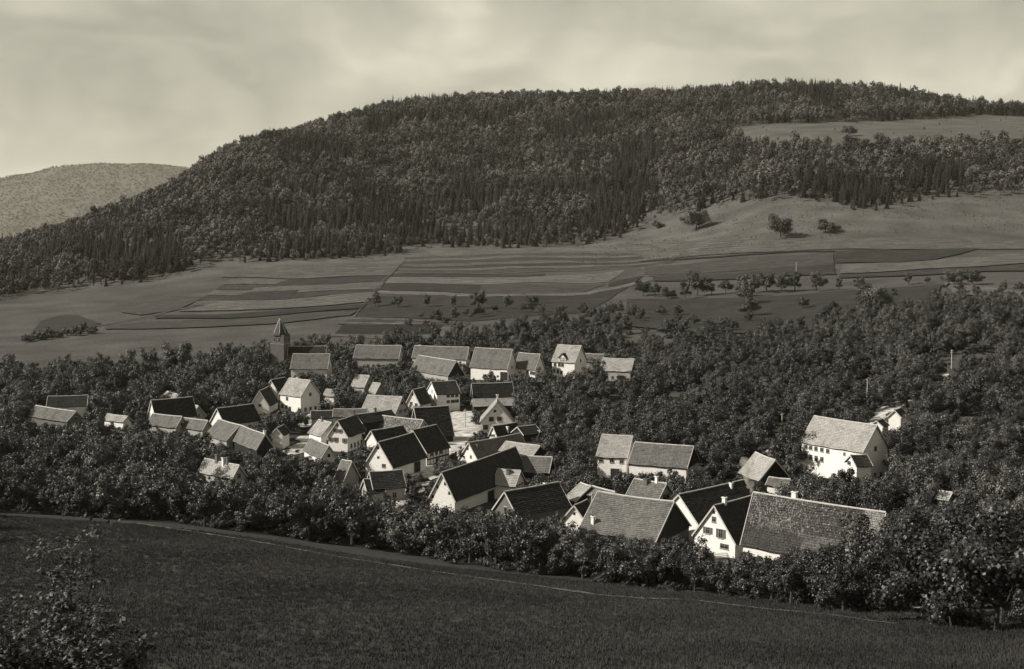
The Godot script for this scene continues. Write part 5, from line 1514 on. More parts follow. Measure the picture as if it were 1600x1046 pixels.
	F(far, [6,97,-310,0.89,0,22,-197,0.66,6,-72,-271,0.78,5,34,-176,0.75,3,-36,-264,0.85,0,-61,-247,0.82,3,42,-352,1.1,3,-99,-312,1,4,5,-216,0.55,4,13,-398,1,2,23,-282,0.93,1,-6,-206,0.73,4,79,-433,1.1,4,20,-425,1.1,2,47,-289,0.95,2,124,-324,1.1,2,-29,-265,0.88,3,91,-271,0.86,4,137,-336,0.85,3,101,-255,0.81,3,55,-274,0.87,6,70,-306,0.86,0,-106,-268,0.88,4,117,-434,1.1,4,187,-434,1.1,2,124,-334,1.1,3,8,-287,0.91,0,-104,-292,0.95,1,35,-168,0.59,2,-16,-302,0.99,4,78,-329,0.83,7,45,-148,1.1,4,55,-399,1,0,88,-330,1.1,2,-128,-335,1.1,4,103,-453,1.1,2,-147,-345,1.1,2,-80,-289,0.94,4,27,-371,0.92,1,49,-300,1,1,-82,-331,1.1,0,-63,-310,1,3,107,-331,1,4,-77,-327,0.81,4,-116,-432,1.1,6,-40,-263,0.73,3,-86,-293,0.92,6,-83,-269,0.75,5,50,-140,0.58,4,75,-404,1,4,32,-352,0.87,4,62,-343,0.85,3,-59,-267,0.83,2,-9,-254,0.82,3,-120,-306,0.95,4,75,-232,0.57,0,111,-269,0.85,4,119,-472,1.1,3,131,-340,1,3,45,-187,0.58])
	F(far, [1,27,-203,0.69,0,38,-190,0.6,2,-40,-337,1.1,4,170,-412,0.99,4,-174,-464,1.1,0,101,-294,0.92,2,-114,-336,1.1,4,194,-458,1.1,2,120,-347,1.1,3,100,-362,1.1,6,-109,-265,0.72,4,193,-470,1.1,4,101,-430,1,1,13,-216,0.72,2,72,-287,0.9,4,139,-462,1.1,5,68,-173,0.69,4,149,-376,0.9,1,86,-259,0.86,4,32,-396,0.95,3,-64,-269,0.81,2,95,-290,0.9,0,75,-269,0.83,4,193,-480,1.1,4,133,-412,0.98,1,-10,-230,0.76,3,149,-365,1.1,4,-122,-463,1.1,4,139,-448,1.1,4,127,-375,0.89,4,54,-342,0.81,0,132,-305,0.94,4,47,-390,0.92,0,-90,-353,1.1,4,139,-424,1,3,135,-323,0.96,4,-135,-473,1.1,0,63,-350,1.1,1,11,-342,1.1,1,85,-350,1.1,4,126,-465,1.1,1,25,-182,0.6,2,148,-357,1.1,2,38,-295,0.9,1,101,-246,0.8,5,30,-174,0.68,1,49,-187,0.61,6,-103,-274,0.72,0,61,-212,0.65,2,-144,-352,1.1,1,68,-220,0.72,3,163,-390,1.1,0,7,-293,0.89,4,21,-407,0.95,3,70,-351,1,1,-89,-265,0.86,4,-107,-344,0.8,4,127,-476,1.1,0,-119,-285,0.86,4,-162,-399,0.92])
	F(far, [2,-115,-265,0.8,2,-93,-290,0.88,3,37,-378,1.1,4,83,-444,1,3,50,-191,0.56,4,16,-352,0.81,0,-115,-327,0.98,0,14,-381,1.1,0,50,-194,0.58,0,-156,-360,1.1,4,-109,-486,1.1,2,68,-270,0.81,0,21,-343,1,4,110,-474,1.1,3,-113,-317,0.92,0,34,-184,0.55,1,113,-304,0.96,1,-123,-361,1.1,2,39,-186,0.56,2,47,-196,0.59,3,-116,-301,0.86,1,42,-185,0.59,0,-135,-316,0.93,4,-138,-481,1.1,4,-180,-454,1,0,-21,-272,0.8,0,-111,-292,0.86,2,102,-334,0.98,0,86,-273,0.81,4,-149,-494,1.1,1,-96,-261,0.82,3,-118,-347,0.99,1,-14,-240,0.76,2,24,-208,0.62,1,19,-365,1.1,2,39,-391,1.1,1,-120,-316,0.99,4,29,-360,0.81,5,-34,-236,0.88,0,46,-192,0.56,4,65,-391,0.88,4,-109,-495,1.1,4,88,-413,0.92,4,-209,-513,1.1,2,-63,-294,0.86,4,-126,-490,1.1,4,-191,-468,1,1,20,-208,0.65,3,40,-407,1.1,4,203,-467,1,4,184,-496,1.1,1,4,-226,0.7,1,-30,-258,0.8,2,-141,-334,0.97,4,154,-478,1.1,3,158,-378,1.1,1,9,-231,0.72,0,-1,-238,0.69,1,-67,-278,0.86,1,135,-330,1])
	F(far, [4,-184,-461,1,2,142,-396,1.1,1,13,-289,0.89,4,90,-374,0.83,1,128,-317,0.97,4,-139,-429,0.95,1,-60,-316,0.97,4,-56,-427,0.94,2,-76,-336,0.97,0,26,-195,0.56,3,33,-365,1,6,-104,-327,0.81,4,43,-440,0.97,4,-138,-516,1.1,2,-114,-369,1.1,4,140,-438,0.96,1,117,-285,0.87,3,-84,-318,0.88,3,155,-359,0.99,3,8,-226,0.63,4,80,-392,0.86,2,159,-397,1.1,0,30,-301,0.86,0,19,-219,0.63,2,79,-347,0.99,6,-68,-271,0.67,5,72,-219,0.79,5,57,-168,0.61,4,-102,-490,1.1,3,17,-295,0.81,4,-163,-393,0.86,3,-96,-350,0.96,0,66,-335,0.95,0,37,-289,0.82,3,-123,-296,0.81,0,84,-363,1,1,12,-356,1.1,4,177,-426,0.92,0,-173,-408,1.1,3,93,-409,1.1,4,98,-516,1.1,4,142,-527,1.1,1,-50,-231,0.7,4,198,-475,1,1,71,-274,0.83,2,-40,-288,0.81,4,35,-493,1.1,5,-42,-238,0.85,3,-116,-313,0.85,2,23,-214,0.61,2,14,-372,1,2,118,-340,0.95,0,-102,-278,0.78,1,-48,-314,0.94,0,77,-199,0.56,0,100,-375,1,2,64,-222,0.62,4,176,-443,0.95,0,54,-197,0.55,3,-107,-338,0.92])
	F(far, [1,77,-368,1.1,3,-131,-341,0.92,4,-160,-385,0.83,2,144,-339,0.95,1,55,-283,0.84,2,13,-232,0.65,3,8,-244,0.66,1,122,-318,0.94,0,-16,-317,0.88,1,30,-185,0.55,4,-122,-538,1.1,0,110,-298,0.83,6,23,-337,0.81,1,-112,-308,0.91,4,137,-380,0.81,4,66,-494,1,3,-86,-244,0.66,4,-135,-457,0.97,1,-37,-274,0.81,1,49,-338,1,4,19,-457,0.97,4,185,-521,1.1,1,-117,-289,0.85,4,145,-483,1,1,20,-288,0.85,4,64,-512,1.1,0,111,-398,1.1,3,106,-305,0.81,4,189,-503,1.1,4,-179,-442,0.93,3,64,-214,0.57,5,2,-218,0.76,0,-127,-350,0.96,3,-135,-393,1,4,98,-382,0.8,3,87,-279,0.74,6,74,-277,0.66,3,-63,-321,0.85,3,135,-387,1,0,38,-265,0.72,4,197,-489,1,1,7,-190,0.55,3,58,-323,0.85,3,-114,-285,0.75,2,28,-296,0.81,5,-13,-236,0.82,1,119,-306,0.89,0,94,-420,1.1,1,-80,-251,0.73,5,29,-190,0.66,4,87,-404,0.84,4,-105,-455,0.94,4,-219,-508,1.1,0,73,-201,0.55,1,-65,-264,0.76,4,-105,-473,0.98,6,129,-312,0.73,7,67,-163,1,2,9,-350,0.95,4,189,-551,1.1])
	F(far, [5,7,-238,0.82,3,-182,-422,1.1,0,-100,-334,0.9,2,77,-380,1,4,-69,-517,1.1,4,-75,-481,0.99,1,67,-224,0.65,2,122,-357,0.96,4,-112,-479,0.99,1,105,-252,0.72,0,-154,-376,1,4,216,-558,1.1,4,-130,-519,1.1,5,64,-176,0.6,3,-76,-387,1,4,129,-420,0.86,6,71,-293,0.68,4,-173,-555,1.1,4,-131,-507,1,0,108,-390,1,4,80,-426,0.87,1,15,-212,0.61,2,115,-325,0.87,3,-86,-341,0.88,4,31,-417,0.85,4,-136,-448,0.91,3,-137,-328,0.85,0,-134,-371,0.98,2,-105,-331,0.88,7,39,-157,1,4,-235,-543,1.1,3,-81,-339,0.87,3,52,-313,0.81,4,42,-415,0.85,1,-133,-363,1,4,93,-563,1.1,4,-174,-524,1.1,4,179,-553,1.1,0,57,-316,0.84,7,37,-172,1.1,3,-111,-352,0.9,4,-166,-408,0.83,1,34,-181,0.51,4,2,-409,0.83,1,-170,-392,1.1,1,10,-329,0.93,0,-139,-343,0.9,0,-92,-253,0.67,4,-127,-471,0.95,4,94,-452,0.91,1,96,-366,1,2,11,-389,1,3,-76,-373,0.95,5,69,-161,0.54,4,172,-401,0.8,0,-94,-344,0.9,2,108,-324,0.85,1,-88,-345,0.96,1,64,-187,0.52,3,-44,-294,0.75])
	F(far, [2,172,-420,1.1,3,-131,-382,0.96,4,-174,-494,0.99,4,157,-425,0.85,0,39,-198,0.52,3,-169,-422,1.1,4,-237,-553,1.1,1,99,-281,0.78,1,85,-265,0.74,2,102,-315,0.82,3,121,-401,1,5,41,-172,0.57,5,30,-206,0.68,3,19,-419,1,0,-141,-359,0.93,4,212,-578,1.1,1,-128,-364,1,1,106,-290,0.8,3,-69,-327,0.82,2,13,-409,1.1,4,-104,-464,0.92,4,63,-579,1.1,2,111,-310,0.8,4,146,-459,0.91,1,-100,-263,0.73,1,-122,-311,0.86,2,20,-359,0.93,0,-45,-321,0.82,1,89,-217,0.6,0,-133,-332,0.85,3,-59,-328,0.82,4,-205,-488,0.96,4,137,-477,0.93,0,-1,-269,0.69,4,-160,-500,0.98,5,-29,-243,0.79,3,72,-231,0.58,0,-29,-276,0.71,1,137,-374,1,1,-72,-384,1,6,104,-298,0.66,4,-83,-571,1.1,6,-148,-359,0.79,0,73,-316,0.8,4,176,-578,1.1,4,-11,-474,0.92,2,22,-224,0.57,4,164,-416,0.81,4,-117,-547,1.1,4,83,-497,0.96,4,-61,-582,1.1,4,-173,-512,0.99,1,141,-325,0.88,0,-42,-328,0.83,4,148,-430,0.83,3,71,-412,1,0,144,-368,0.92,3,-161,-377,0.92,6,-75,-378,0.82,0,24,-220,0.56])
	F(far, [4,16,-470,0.91,1,-101,-348,0.94,5,-12,-246,0.79,3,88,-448,1.1,4,130,-433,0.83,3,-69,-321,0.78,4,-141,-463,0.89,2,68,-437,1.1,4,126,-563,1.1,1,28,-379,1,6,53,-337,0.73,4,173,-593,1.1,1,18,-213,0.57,3,105,-423,1,4,-55,-435,0.84,0,71,-386,0.96,4,6,-458,0.88,3,118,-353,0.85,1,17,-330,0.88,0,34,-411,1,4,-76,-598,1.1,0,16,-225,0.56,0,-199,-458,1.1,3,55,-370,0.89,4,77,-490,0.93,4,244,-591,1.1,4,13,-480,0.92,4,93,-587,1.1,1,7,-250,0.67,1,7,-423,1.1,4,93,-531,1,1,-137,-348,0.92,0,-77,-249,0.62,0,80,-336,0.83,5,17,-208,0.66,3,-36,-280,0.67,1,-146,-336,0.89,0,67,-228,0.57,4,84,-567,1.1,0,-36,-461,1.1,3,54,-328,0.78,2,37,-356,0.88,0,-65,-333,0.82,3,-183,-468,1.1,4,106,-506,0.95,3,89,-368,0.87,4,-16,-565,1.1,4,-233,-571,1.1,4,93,-434,0.82,0,-11,-348,0.85,4,162,-528,0.99,0,-54,-324,0.79,1,30,-426,1.1,4,107,-525,0.98,2,111,-419,1,1,-67,-314,0.82,3,152,-404,0.95,0,115,-461,1.1,0,124,-408,0.99,5,-23,-250,0.78])
	F(far, [2,21,-375,0.91,3,109,-483,1.1,4,-192,-525,0.98,5,29,-212,0.66,7,41,-204,1.2,1,16,-345,0.89,1,-45,-334,0.87,7,-3,-208,1.2,2,117,-422,1,4,-134,-533,0.99,0,148,-398,0.96,2,104,-341,0.83,2,136,-406,0.98,4,-26,-576,1.1,3,-151,-366,0.86,2,4,-436,1.1,4,98,-543,1,4,134,-541,1,4,233,-592,1.1,5,-14,-251,0.77,1,-140,-440,1.1,1,83,-200,0.52,4,-181,-539,0.99,3,-188,-474,1.1,2,54,-392,0.94,1,29,-405,1,4,142,-541,0.99,2,81,-407,0.98,6,-89,-323,0.67,6,144,-426,0.88,3,-42,-494,1.1,4,-214,-519,0.95,4,70,-488,0.9,4,128,-535,0.98,7,73,-188,1.1,4,57,-486,0.89,4,188,-565,1,0,-110,-358,0.85,3,-76,-296,0.69,3,-131,-551,1.3,4,-15,-605,1.1,1,17,-325,0.83,3,-164,-510,1.2,4,-33,-609,1.1,3,-126,-379,0.88,3,73,-427,0.98,5,-75,-259,0.79,1,134,-399,1,3,143,-432,0.99,4,95,-508,0.93,1,-20,-264,0.67,1,126,-350,0.89,4,-74,-589,1.1,4,88,-439,0.8,4,-190,-548,1,0,-107,-367,0.87,2,-115,-380,0.9,2,-33,-483,1.1,4,40,-596,1.1,2,-2,-414,0.98])
	F(far, [2,62,-398,0.94,4,187,-485,0.88,4,172,-519,0.94,4,75,-446,0.81,4,9,-556,1,3,145,-390,0.89,1,26,-414,1,3,136,-506,1.1,3,215,-495,1.1,0,22,-352,0.83,4,-168,-573,1,5,2,-244,0.73,4,-96,-597,1.1,4,179,-566,1,0,-117,-320,0.75,1,-141,-374,0.94,4,-61,-604,1.1,0,-150,-509,1.2,5,-54,-242,0.72,4,106,-543,0.98,1,-112,-345,0.86,4,77,-454,0.82,4,105,-536,0.96,0,5,-403,0.94,4,-23,-594,1.1,1,39,-301,0.75,5,30,-180,0.54,2,-123,-342,0.8,4,121,-486,0.87,6,7,-385,0.78,1,-4,-254,0.64,1,84,-421,1,4,-205,-559,1,3,-11,-358,0.81,1,168,-395,0.98,4,49,-586,1,4,-201,-517,0.92,4,-155,-461,0.82,2,14,-464,1.1,0,53,-424,0.98,6,-152,-450,0.9,5,109,-273,0.81,4,128,-528,0.94,1,-128,-369,0.91,1,-28,-236,0.59,0,-20,-465,1.1,1,-79,-242,0.6,6,164,-411,0.82,1,175,-405,0.99,4,206,-474,0.84,0,109,-278,0.64,2,-138,-364,0.84,1,-186,-431,1.1,3,102,-388,0.87,2,-85,-382,0.88,2,26,-471,1.1,1,-132,-347,0.85,0,105,-310,0.71,2,13,-424,0.97,1,177,-412,1])
	F(far, [2,-101,-360,0.83,2,92,-427,0.98,0,-111,-302,0.69,2,101,-464,1.1,0,-132,-355,0.81,4,-116,-557,0.98,1,104,-383,0.93,4,103,-591,1,5,-26,-249,0.73,4,18,-600,1,6,172,-427,0.84,1,14,-445,1.1,5,33,-190,0.56,4,10,-605,1.1,5,90,-286,0.83,1,-65,-339,0.83,1,-98,-468,1.1,7,26,-190,1,1,-106,-444,1.1,2,59,-427,0.97,4,161,-588,1,7,31,-194,1.1,4,228,-532,0.92,3,49,-405,0.89,0,-70,-499,1.1,1,-150,-444,1.1,1,-6,-260,0.63,0,43,-430,0.97,1,-137,-400,0.96,3,-9,-485,1.1,1,95,-332,0.8,4,33,-475,0.82,4,115,-480,0.83,4,-52,-609,1.1,1,152,-352,0.85,4,142,-559,0.96,4,183,-546,0.94,1,79,-359,0.86,1,74,-209,0.51,1,31,-218,0.53,2,-189,-438,0.99,1,36,-304,0.73,1,-129,-359,0.86,3,7,-450,0.98,0,146,-499,1.1,0,56,-497,1.1,1,88,-379,0.91,1,8,-473,1.1,5,75,-183,0.53,3,71,-393,0.85,1,-37,-232,0.56,4,51,-575,0.99,1,-18,-321,0.77,2,43,-476,1.1,4,93,-472,0.81,0,-121,-377,0.84,4,-34,-471,0.81,3,167,-384,0.83,1,-127,-374,0.89,4,33,-568,0.97])
	F(far, [1,-9,-214,0.51,4,57,-520,0.89,5,-19,-241,0.69,4,131,-513,0.88,1,-11,-234,0.56,0,-170,-415,0.92,1,-63,-417,0.99,4,118,-566,0.97,3,43,-424,0.91,4,-44,-587,1,1,106,-373,0.88,3,-0,-481,1,3,-75,-468,1,0,-101,-369,0.82,4,-146,-486,0.83,2,68,-518,1.1,1,25,-348,0.82,4,3,-623,1.1,2,-116,-492,1.1,4,111,-532,0.9,3,26,-422,0.91,3,131,-394,0.84,3,-115,-461,0.99,3,93,-465,0.99,3,-177,-501,1.1,0,-115,-471,1,0,100,-411,0.91,4,-65,-495,0.84,1,-117,-361,0.85,2,-152,-383,0.85,1,4,-233,0.55,7,-19,-234,1.2,2,-149,-462,1,4,-65,-475,0.81,2,101,-419,0.92,1,162,-427,1,4,1,-581,0.98,4,28,-597,1,0,-164,-382,0.84,2,122,-443,0.97,1,-116,-295,0.7,3,5,-356,0.76,3,130,-384,0.82,7,90,-229,1.2,1,87,-455,1.1,4,63,-561,0.94,2,177,-436,0.95,4,-81,-556,0.94,3,8,-467,0.99,4,77,-507,0.85,1,127,-415,0.97,1,116,-297,0.7,0,-119,-391,0.86,0,-95,-284,0.62,3,120,-492,1,0,57,-291,0.64,1,-83,-490,1.1,1,66,-405,0.94,1,-77,-400,0.93,0,109,-380,0.83])
	F(far, [1,-106,-354,0.83,2,56,-465,1,4,267,-614,1,1,-191,-482,1.1,5,1,-247,0.69,1,160,-433,1,3,-139,-406,0.86,5,-108,-315,0.87,4,59,-527,0.88,4,-185,-559,0.93,1,-111,-323,0.75,3,72,-451,0.95,2,192,-447,0.97,2,146,-451,0.97,1,33,-375,0.87,4,217,-624,1,6,-123,-407,0.76,5,76,-211,0.58,4,113,-492,0.82,0,-120,-372,0.8,0,-64,-258,0.56,1,3,-397,0.91,4,-121,-500,0.83,0,-114,-533,1.1,1,148,-492,1.1,1,-25,-259,0.6,5,29,-220,0.61,1,21,-380,0.87,4,82,-513,0.85,2,79,-461,0.99,2,12,-494,1.1,3,95,-393,0.82,7,43,-200,1,5,82,-276,0.76,4,196,-614,1,0,-80,-496,1.1,3,26,-480,1,1,66,-314,0.72,1,67,-286,0.66,0,-99,-457,0.98,1,-129,-416,0.95,2,112,-439,0.94,1,90,-244,0.56,0,226,-524,1.1,5,-51,-319,0.87,4,-126,-608,1,1,-54,-314,0.72,0,110,-433,0.92,1,81,-386,0.88,6,88,-461,0.85,1,-110,-364,0.83,4,267,-636,1,2,133,-500,1.1,4,15,-488,0.8,1,11,-325,0.74,4,156,-535,0.88,3,52,-549,1.1,0,130,-346,0.74,4,34,-581,0.95,4,-182,-511,0.84])
	F(far, [4,181,-603,0.98,6,-6,-472,0.86,2,10,-433,0.92,3,-60,-432,0.89,4,32,-636,1,4,-51,-521,0.85,2,-203,-539,1.1,1,77,-416,0.94,0,-79,-380,0.81,1,-71,-275,0.63,4,-132,-578,0.94,2,-174,-427,0.91,2,78,-481,1,3,-41,-449,0.92,3,-52,-440,0.9,2,179,-517,1.1,6,-174,-452,0.83,0,-47,-329,0.7,7,31,-202,1,2,5,-392,0.83,0,32,-465,0.98,0,113,-468,0.98,0,-112,-298,0.63,3,84,-486,0.99,2,-146,-453,0.96,4,-103,-623,1,1,156,-365,0.82,4,233,-558,0.9,2,174,-541,1.1,1,125,-456,1,5,81,-222,0.6,1,12,-309,0.7,3,-9,-363,0.74,4,88,-505,0.82,2,60,-504,1.1,3,95,-458,0.93,3,-71,-403,0.82,0,-40,-474,0.99,0,20,-482,1,0,93,-500,1,1,95,-443,0.99,1,142,-375,0.84,4,98,-525,0.84,1,-136,-379,0.85,3,164,-422,0.85,0,184,-425,0.89,2,83,-400,0.84,4,246,-633,1,5,113,-264,0.7,1,12,-295,0.66,7,78,-243,1.2,6,104,-487,0.87,0,169,-532,1.1,1,6,-298,0.67,1,99,-436,0.97,2,136,-454,0.95,5,-5,-241,0.64,0,-142,-423,0.88,1,182,-452,1,6,-176,-483,0.87])
	F(far, [1,-185,-442,0.98,6,144,-443,0.79,1,-117,-519,1.1,2,36,-434,0.9,4,-159,-561,0.9,0,-34,-423,0.88,3,-204,-481,0.97,3,-143,-472,0.95,3,-124,-573,1.1,4,-109,-504,0.8,5,65,-201,0.53,6,-154,-454,0.81,2,149,-536,1.1,3,164,-378,0.76,7,-49,-259,1.3,3,131,-333,0.67,4,242,-570,0.9,1,-114,-444,0.98,6,-47,-472,0.84,0,-91,-319,0.66,0,-59,-449,0.93,0,105,-494,1,4,17,-573,0.91,0,-125,-384,0.79,7,101,-251,1.2,5,39,-193,0.51,1,84,-234,0.52,0,-50,-267,0.55,3,24,-444,0.89,2,135,-493,1,0,134,-482,0.99,4,42,-577,0.91,0,100,-490,1,1,-45,-468,1,4,60,-567,0.9,1,90,-282,0.62,2,155,-524,1.1,4,-115,-572,0.9,0,219,-533,1.1,1,93,-403,0.88,4,45,-542,0.86,4,237,-651,1,3,141,-331,0.66,1,138,-469,1,3,158,-567,1.1,3,87,-520,1,6,154,-501,0.88,3,203,-481,0.95,3,102,-370,0.73,7,18,-191,0.93,1,-105,-513,1.1,1,76,-410,0.89,1,66,-528,1.1,1,172,-497,1.1,5,-32,-275,0.72,3,-136,-384,0.76,0,83,-244,0.5,0,18,-413,0.84,4,254,-628,0.98,7,43,-191,0.93])
	F(far, [3,113,-346,0.69,0,-99,-444,0.9,5,-104,-315,0.82,1,-179,-417,0.91,7,4,-241,1.2,3,-51,-505,0.99,0,-74,-408,0.83,4,200,-595,0.93,3,138,-344,0.68,2,-76,-508,1,4,-1,-573,0.89,3,105,-406,0.8,6,11,-441,0.77,3,-131,-443,0.87,5,104,-249,0.65,7,7,-254,1.2,4,43,-554,0.86,4,129,-556,0.86,5,-76,-284,0.73,1,-48,-511,1.1,1,47,-374,0.81,4,-30,-647,1,5,20,-215,0.56,4,-126,-586,0.91,6,86,-426,0.74,6,-166,-402,0.7,3,142,-512,1,7,35,-196,0.95,2,14,-418,0.84,5,-93,-259,0.67,0,-117,-449,0.9,1,187,-454,0.97,3,214,-549,1.1,7,31,-215,1,0,112,-341,0.69,3,-64,-422,0.82,2,67,-427,0.86,4,219,-616,0.95,7,31,-177,0.85,4,-74,-529,0.82,2,-188,-491,0.99,2,55,-514,1,1,118,-455,0.97,1,-66,-255,0.55,1,125,-341,0.73,2,-30,-493,0.99,3,62,-439,0.85,0,112,-447,0.89,0,210,-489,0.97,1,-206,-524,1.1,4,-117,-579,0.89,2,36,-426,0.86,1,194,-510,1.1,0,21,-332,0.67,2,-215,-497,1,7,19,-196,0.94,3,90,-491,0.95,6,25,-438,0.76,6,-112,-428,0.74,1,87,-511,1.1])
	F(far, [4,28,-575,0.88,1,135,-518,1.1,0,111,-427,0.85,4,3,-603,0.92,4,35,-655,1,1,124,-304,0.65,5,30,-222,0.57,0,75,-516,1,4,-46,-594,0.91,2,-195,-538,1.1,4,201,-554,0.84,1,51,-309,0.66,5,-26,-255,0.65,3,-164,-464,0.89,2,-9,-419,0.83,6,15,-404,0.69,4,18,-543,0.83,0,157,-411,0.81,4,-230,-539,0.82,3,176,-501,0.96,1,-67,-289,0.61,3,-59,-437,0.84,0,-144,-528,1,3,51,-567,1.1,5,31,-198,0.5,6,104,-439,0.75,6,-142,-520,0.88,7,90,-207,0.97,1,-90,-295,0.62,3,249,-578,1.1,7,80,-213,1,1,-133,-486,1,1,161,-383,0.8,5,-16,-246,0.62,3,-10,-371,0.71,1,-16,-243,0.51,2,183,-444,0.87,1,116,-517,1.1,0,-97,-502,0.98,0,77,-440,0.86,2,-180,-434,0.85,1,118,-523,1.1,3,4,-490,0.93,4,229,-585,0.88,1,140,-414,0.87,1,155,-512,1.1,0,-138,-583,1.1,4,27,-691,1,4,-27,-625,0.94,1,-212,-507,1.1,1,123,-518,1.1,3,-127,-501,0.95,1,45,-532,1.1,3,-105,-608,1.1,4,51,-698,1,0,-227,-566,1.1,7,-116,-272,1.3,7,-56,-232,1.1,2,240,-583,1.1,1,82,-450,0.94])
	F(far, [0,-18,-474,0.92,4,-140,-591,0.89,2,197,-587,1.1,1,119,-428,0.89,5,118,-277,0.69,1,167,-430,0.89,0,-41,-480,0.93,0,158,-420,0.81,1,155,-494,1,6,52,-490,0.82,3,108,-468,0.88,6,160,-493,0.82,5,-72,-323,0.8,4,66,-536,0.8,0,85,-468,0.91,1,-174,-433,0.9,5,-40,-343,0.85,1,48,-414,0.86,1,13,-537,1.1,6,-99,-524,0.87,3,-223,-524,0.98,0,109,-577,1.1,4,-7,-618,0.92,0,168,-565,1.1,4,223,-557,0.82,1,-66,-412,0.85,0,-204,-532,1,2,-176,-421,0.82,3,-92,-384,0.72,5,22,-297,0.73,3,-48,-534,1,1,38,-420,0.86,4,204,-621,0.92,3,148,-578,1.1,1,-103,-507,1,3,153,-506,0.94,2,-202,-472,0.91,1,117,-320,0.66,5,48,-305,0.75,5,-106,-350,0.86,1,-198,-493,1,3,110,-457,0.85,0,-55,-268,0.52,3,102,-481,0.89,0,-141,-509,0.97,1,-14,-258,0.53,2,148,-522,1,1,-165,-489,1,2,4,-429,0.83,5,-73,-291,0.71,1,190,-532,1.1,2,-17,-579,1.1,3,-188,-453,0.84,1,-175,-416,0.85,6,36,-416,0.69,3,171,-432,0.8,0,-148,-435,0.83,2,-65,-535,1,6,-144,-514,0.85,3,-136,-358,0.67])
	F(far, [6,-52,-412,0.68,1,190,-515,1,3,151,-436,0.81,3,-193,-500,0.93,2,131,-427,0.82,1,-43,-462,0.94,3,198,-498,0.92,3,167,-505,0.93,1,124,-512,1,4,-137,-597,0.87,6,-110,-543,0.89,1,102,-549,1.1,2,157,-488,0.93,0,-58,-518,0.98,3,-211,-540,1,7,113,-276,1.2,5,4,-251,0.61,3,177,-487,0.89,1,-71,-332,0.67,3,218,-574,1,2,33,-443,0.84,6,-56,-412,0.67,4,30,-589,0.86,2,-197,-479,0.91,0,-60,-444,0.84,0,-177,-470,0.89,1,-43,-256,0.52,2,5,-443,0.84,3,-45,-454,0.83,0,-123,-481,0.91,6,146,-435,0.71,2,-62,-528,1,5,-70,-289,0.7,1,149,-511,1,4,218,-597,0.86,6,198,-529,0.85,0,-142,-574,1.1,4,5,-654,0.94,0,36,-470,0.88,4,161,-596,0.86,1,2,-556,1.1,1,100,-506,1,0,24,-464,0.87,0,-140,-386,0.72,5,44,-297,0.71,4,-106,-600,0.86,0,22,-492,0.92,1,-94,-357,0.72,3,-130,-540,0.98,5,-83,-285,0.68,3,-97,-481,0.87,3,82,-543,0.98,5,-10,-263,0.63,1,-110,-467,0.93,7,34,-284,1.3,3,110,-452,0.82,0,133,-471,0.88,3,-93,-496,0.9,4,-243,-575,0.83,3,-200,-463,0.84])
	F(far, [5,-110,-327,0.78,3,68,-399,0.72,2,205,-496,0.92,0,92,-480,0.89,3,-142,-380,0.69,1,67,-447,0.89,5,-60,-333,0.79,2,85,-479,0.89,3,162,-560,1,2,-54,-456,0.85,1,103,-443,0.88,4,192,-582,0.83,3,-36,-585,1.1,0,-77,-304,0.57,1,127,-483,0.96,0,-11,-412,0.77,1,-103,-481,0.95,5,85,-239,0.57,4,209,-584,0.83,7,33,-207,0.92,1,154,-560,1.1,2,151,-464,0.86,7,34,-187,0.83,2,125,-503,0.93,1,60,-312,0.62,0,-144,-503,0.93,3,-77,-548,0.98,1,2,-454,0.9,4,-6,-660,0.94,6,-140,-455,0.73,3,-219,-541,0.97,0,92,-604,1.1,4,-156,-585,0.83,3,136,-526,0.94,5,79,-271,0.64,0,-226,-573,1.1,7,43,-196,0.86,7,44,-205,0.9,0,147,-546,1,1,-62,-465,0.91,3,-51,-603,1.1,0,121,-555,1,3,-224,-545,0.97,1,182,-458,0.9,3,-110,-527,0.94,3,116,-529,0.94,0,134,-441,0.81,0,91,-486,0.89,3,174,-561,1,5,45,-370,0.87,2,-74,-462,0.85,1,-212,-528,1,1,-135,-500,0.98,1,48,-430,0.84,3,-178,-530,0.94,0,-66,-509,0.93,1,-133,-437,0.86,2,-191,-447,0.82,3,-122,-366,0.65,0,135,-554,1])
	F(far, [2,13,-562,1,1,-221,-563,1.1,1,-122,-335,0.66,7,85,-247,1.1,0,-170,-502,0.91,1,-137,-493,0.96,0,83,-558,1,0,-58,-339,0.62,3,154,-371,0.66,5,-98,-286,0.67,0,-44,-547,1,0,-54,-448,0.82,4,226,-580,0.81,1,153,-417,0.81,3,-148,-372,0.66,0,-142,-328,0.6,1,169,-389,0.76,3,-103,-501,0.88,3,119,-574,1,3,-126,-524,0.93,5,123,-295,0.69,0,191,-526,0.95,1,-61,-426,0.83,0,65,-552,1,0,178,-508,0.92,2,35,-560,1,0,-104,-545,0.99,1,142,-575,1.1,2,78,-554,1,2,-137,-539,0.98,0,-123,-601,1.1,5,-65,-284,0.66,6,-133,-480,0.75,3,-135,-465,0.82,3,-156,-387,0.68,5,112,-329,0.76,1,103,-474,0.92,3,73,-499,0.88,3,114,-502,0.88,2,-174,-447,0.81,3,54,-532,0.93,5,71,-302,0.7,5,-87,-269,0.62,1,-96,-513,0.99,0,215,-587,1.1,2,225,-543,0.98,1,60,-547,1.1,4,-96,-607,0.84,0,254,-620,1.1,0,-10,-376,0.68,1,-7,-490,0.94,2,71,-567,1,5,59,-287,0.66,1,81,-279,0.54,3,-6,-583,1,5,38,-307,0.71,0,-45,-484,0.87,0,-71,-336,0.61,1,143,-419,0.8,3,80,-521,0.91])
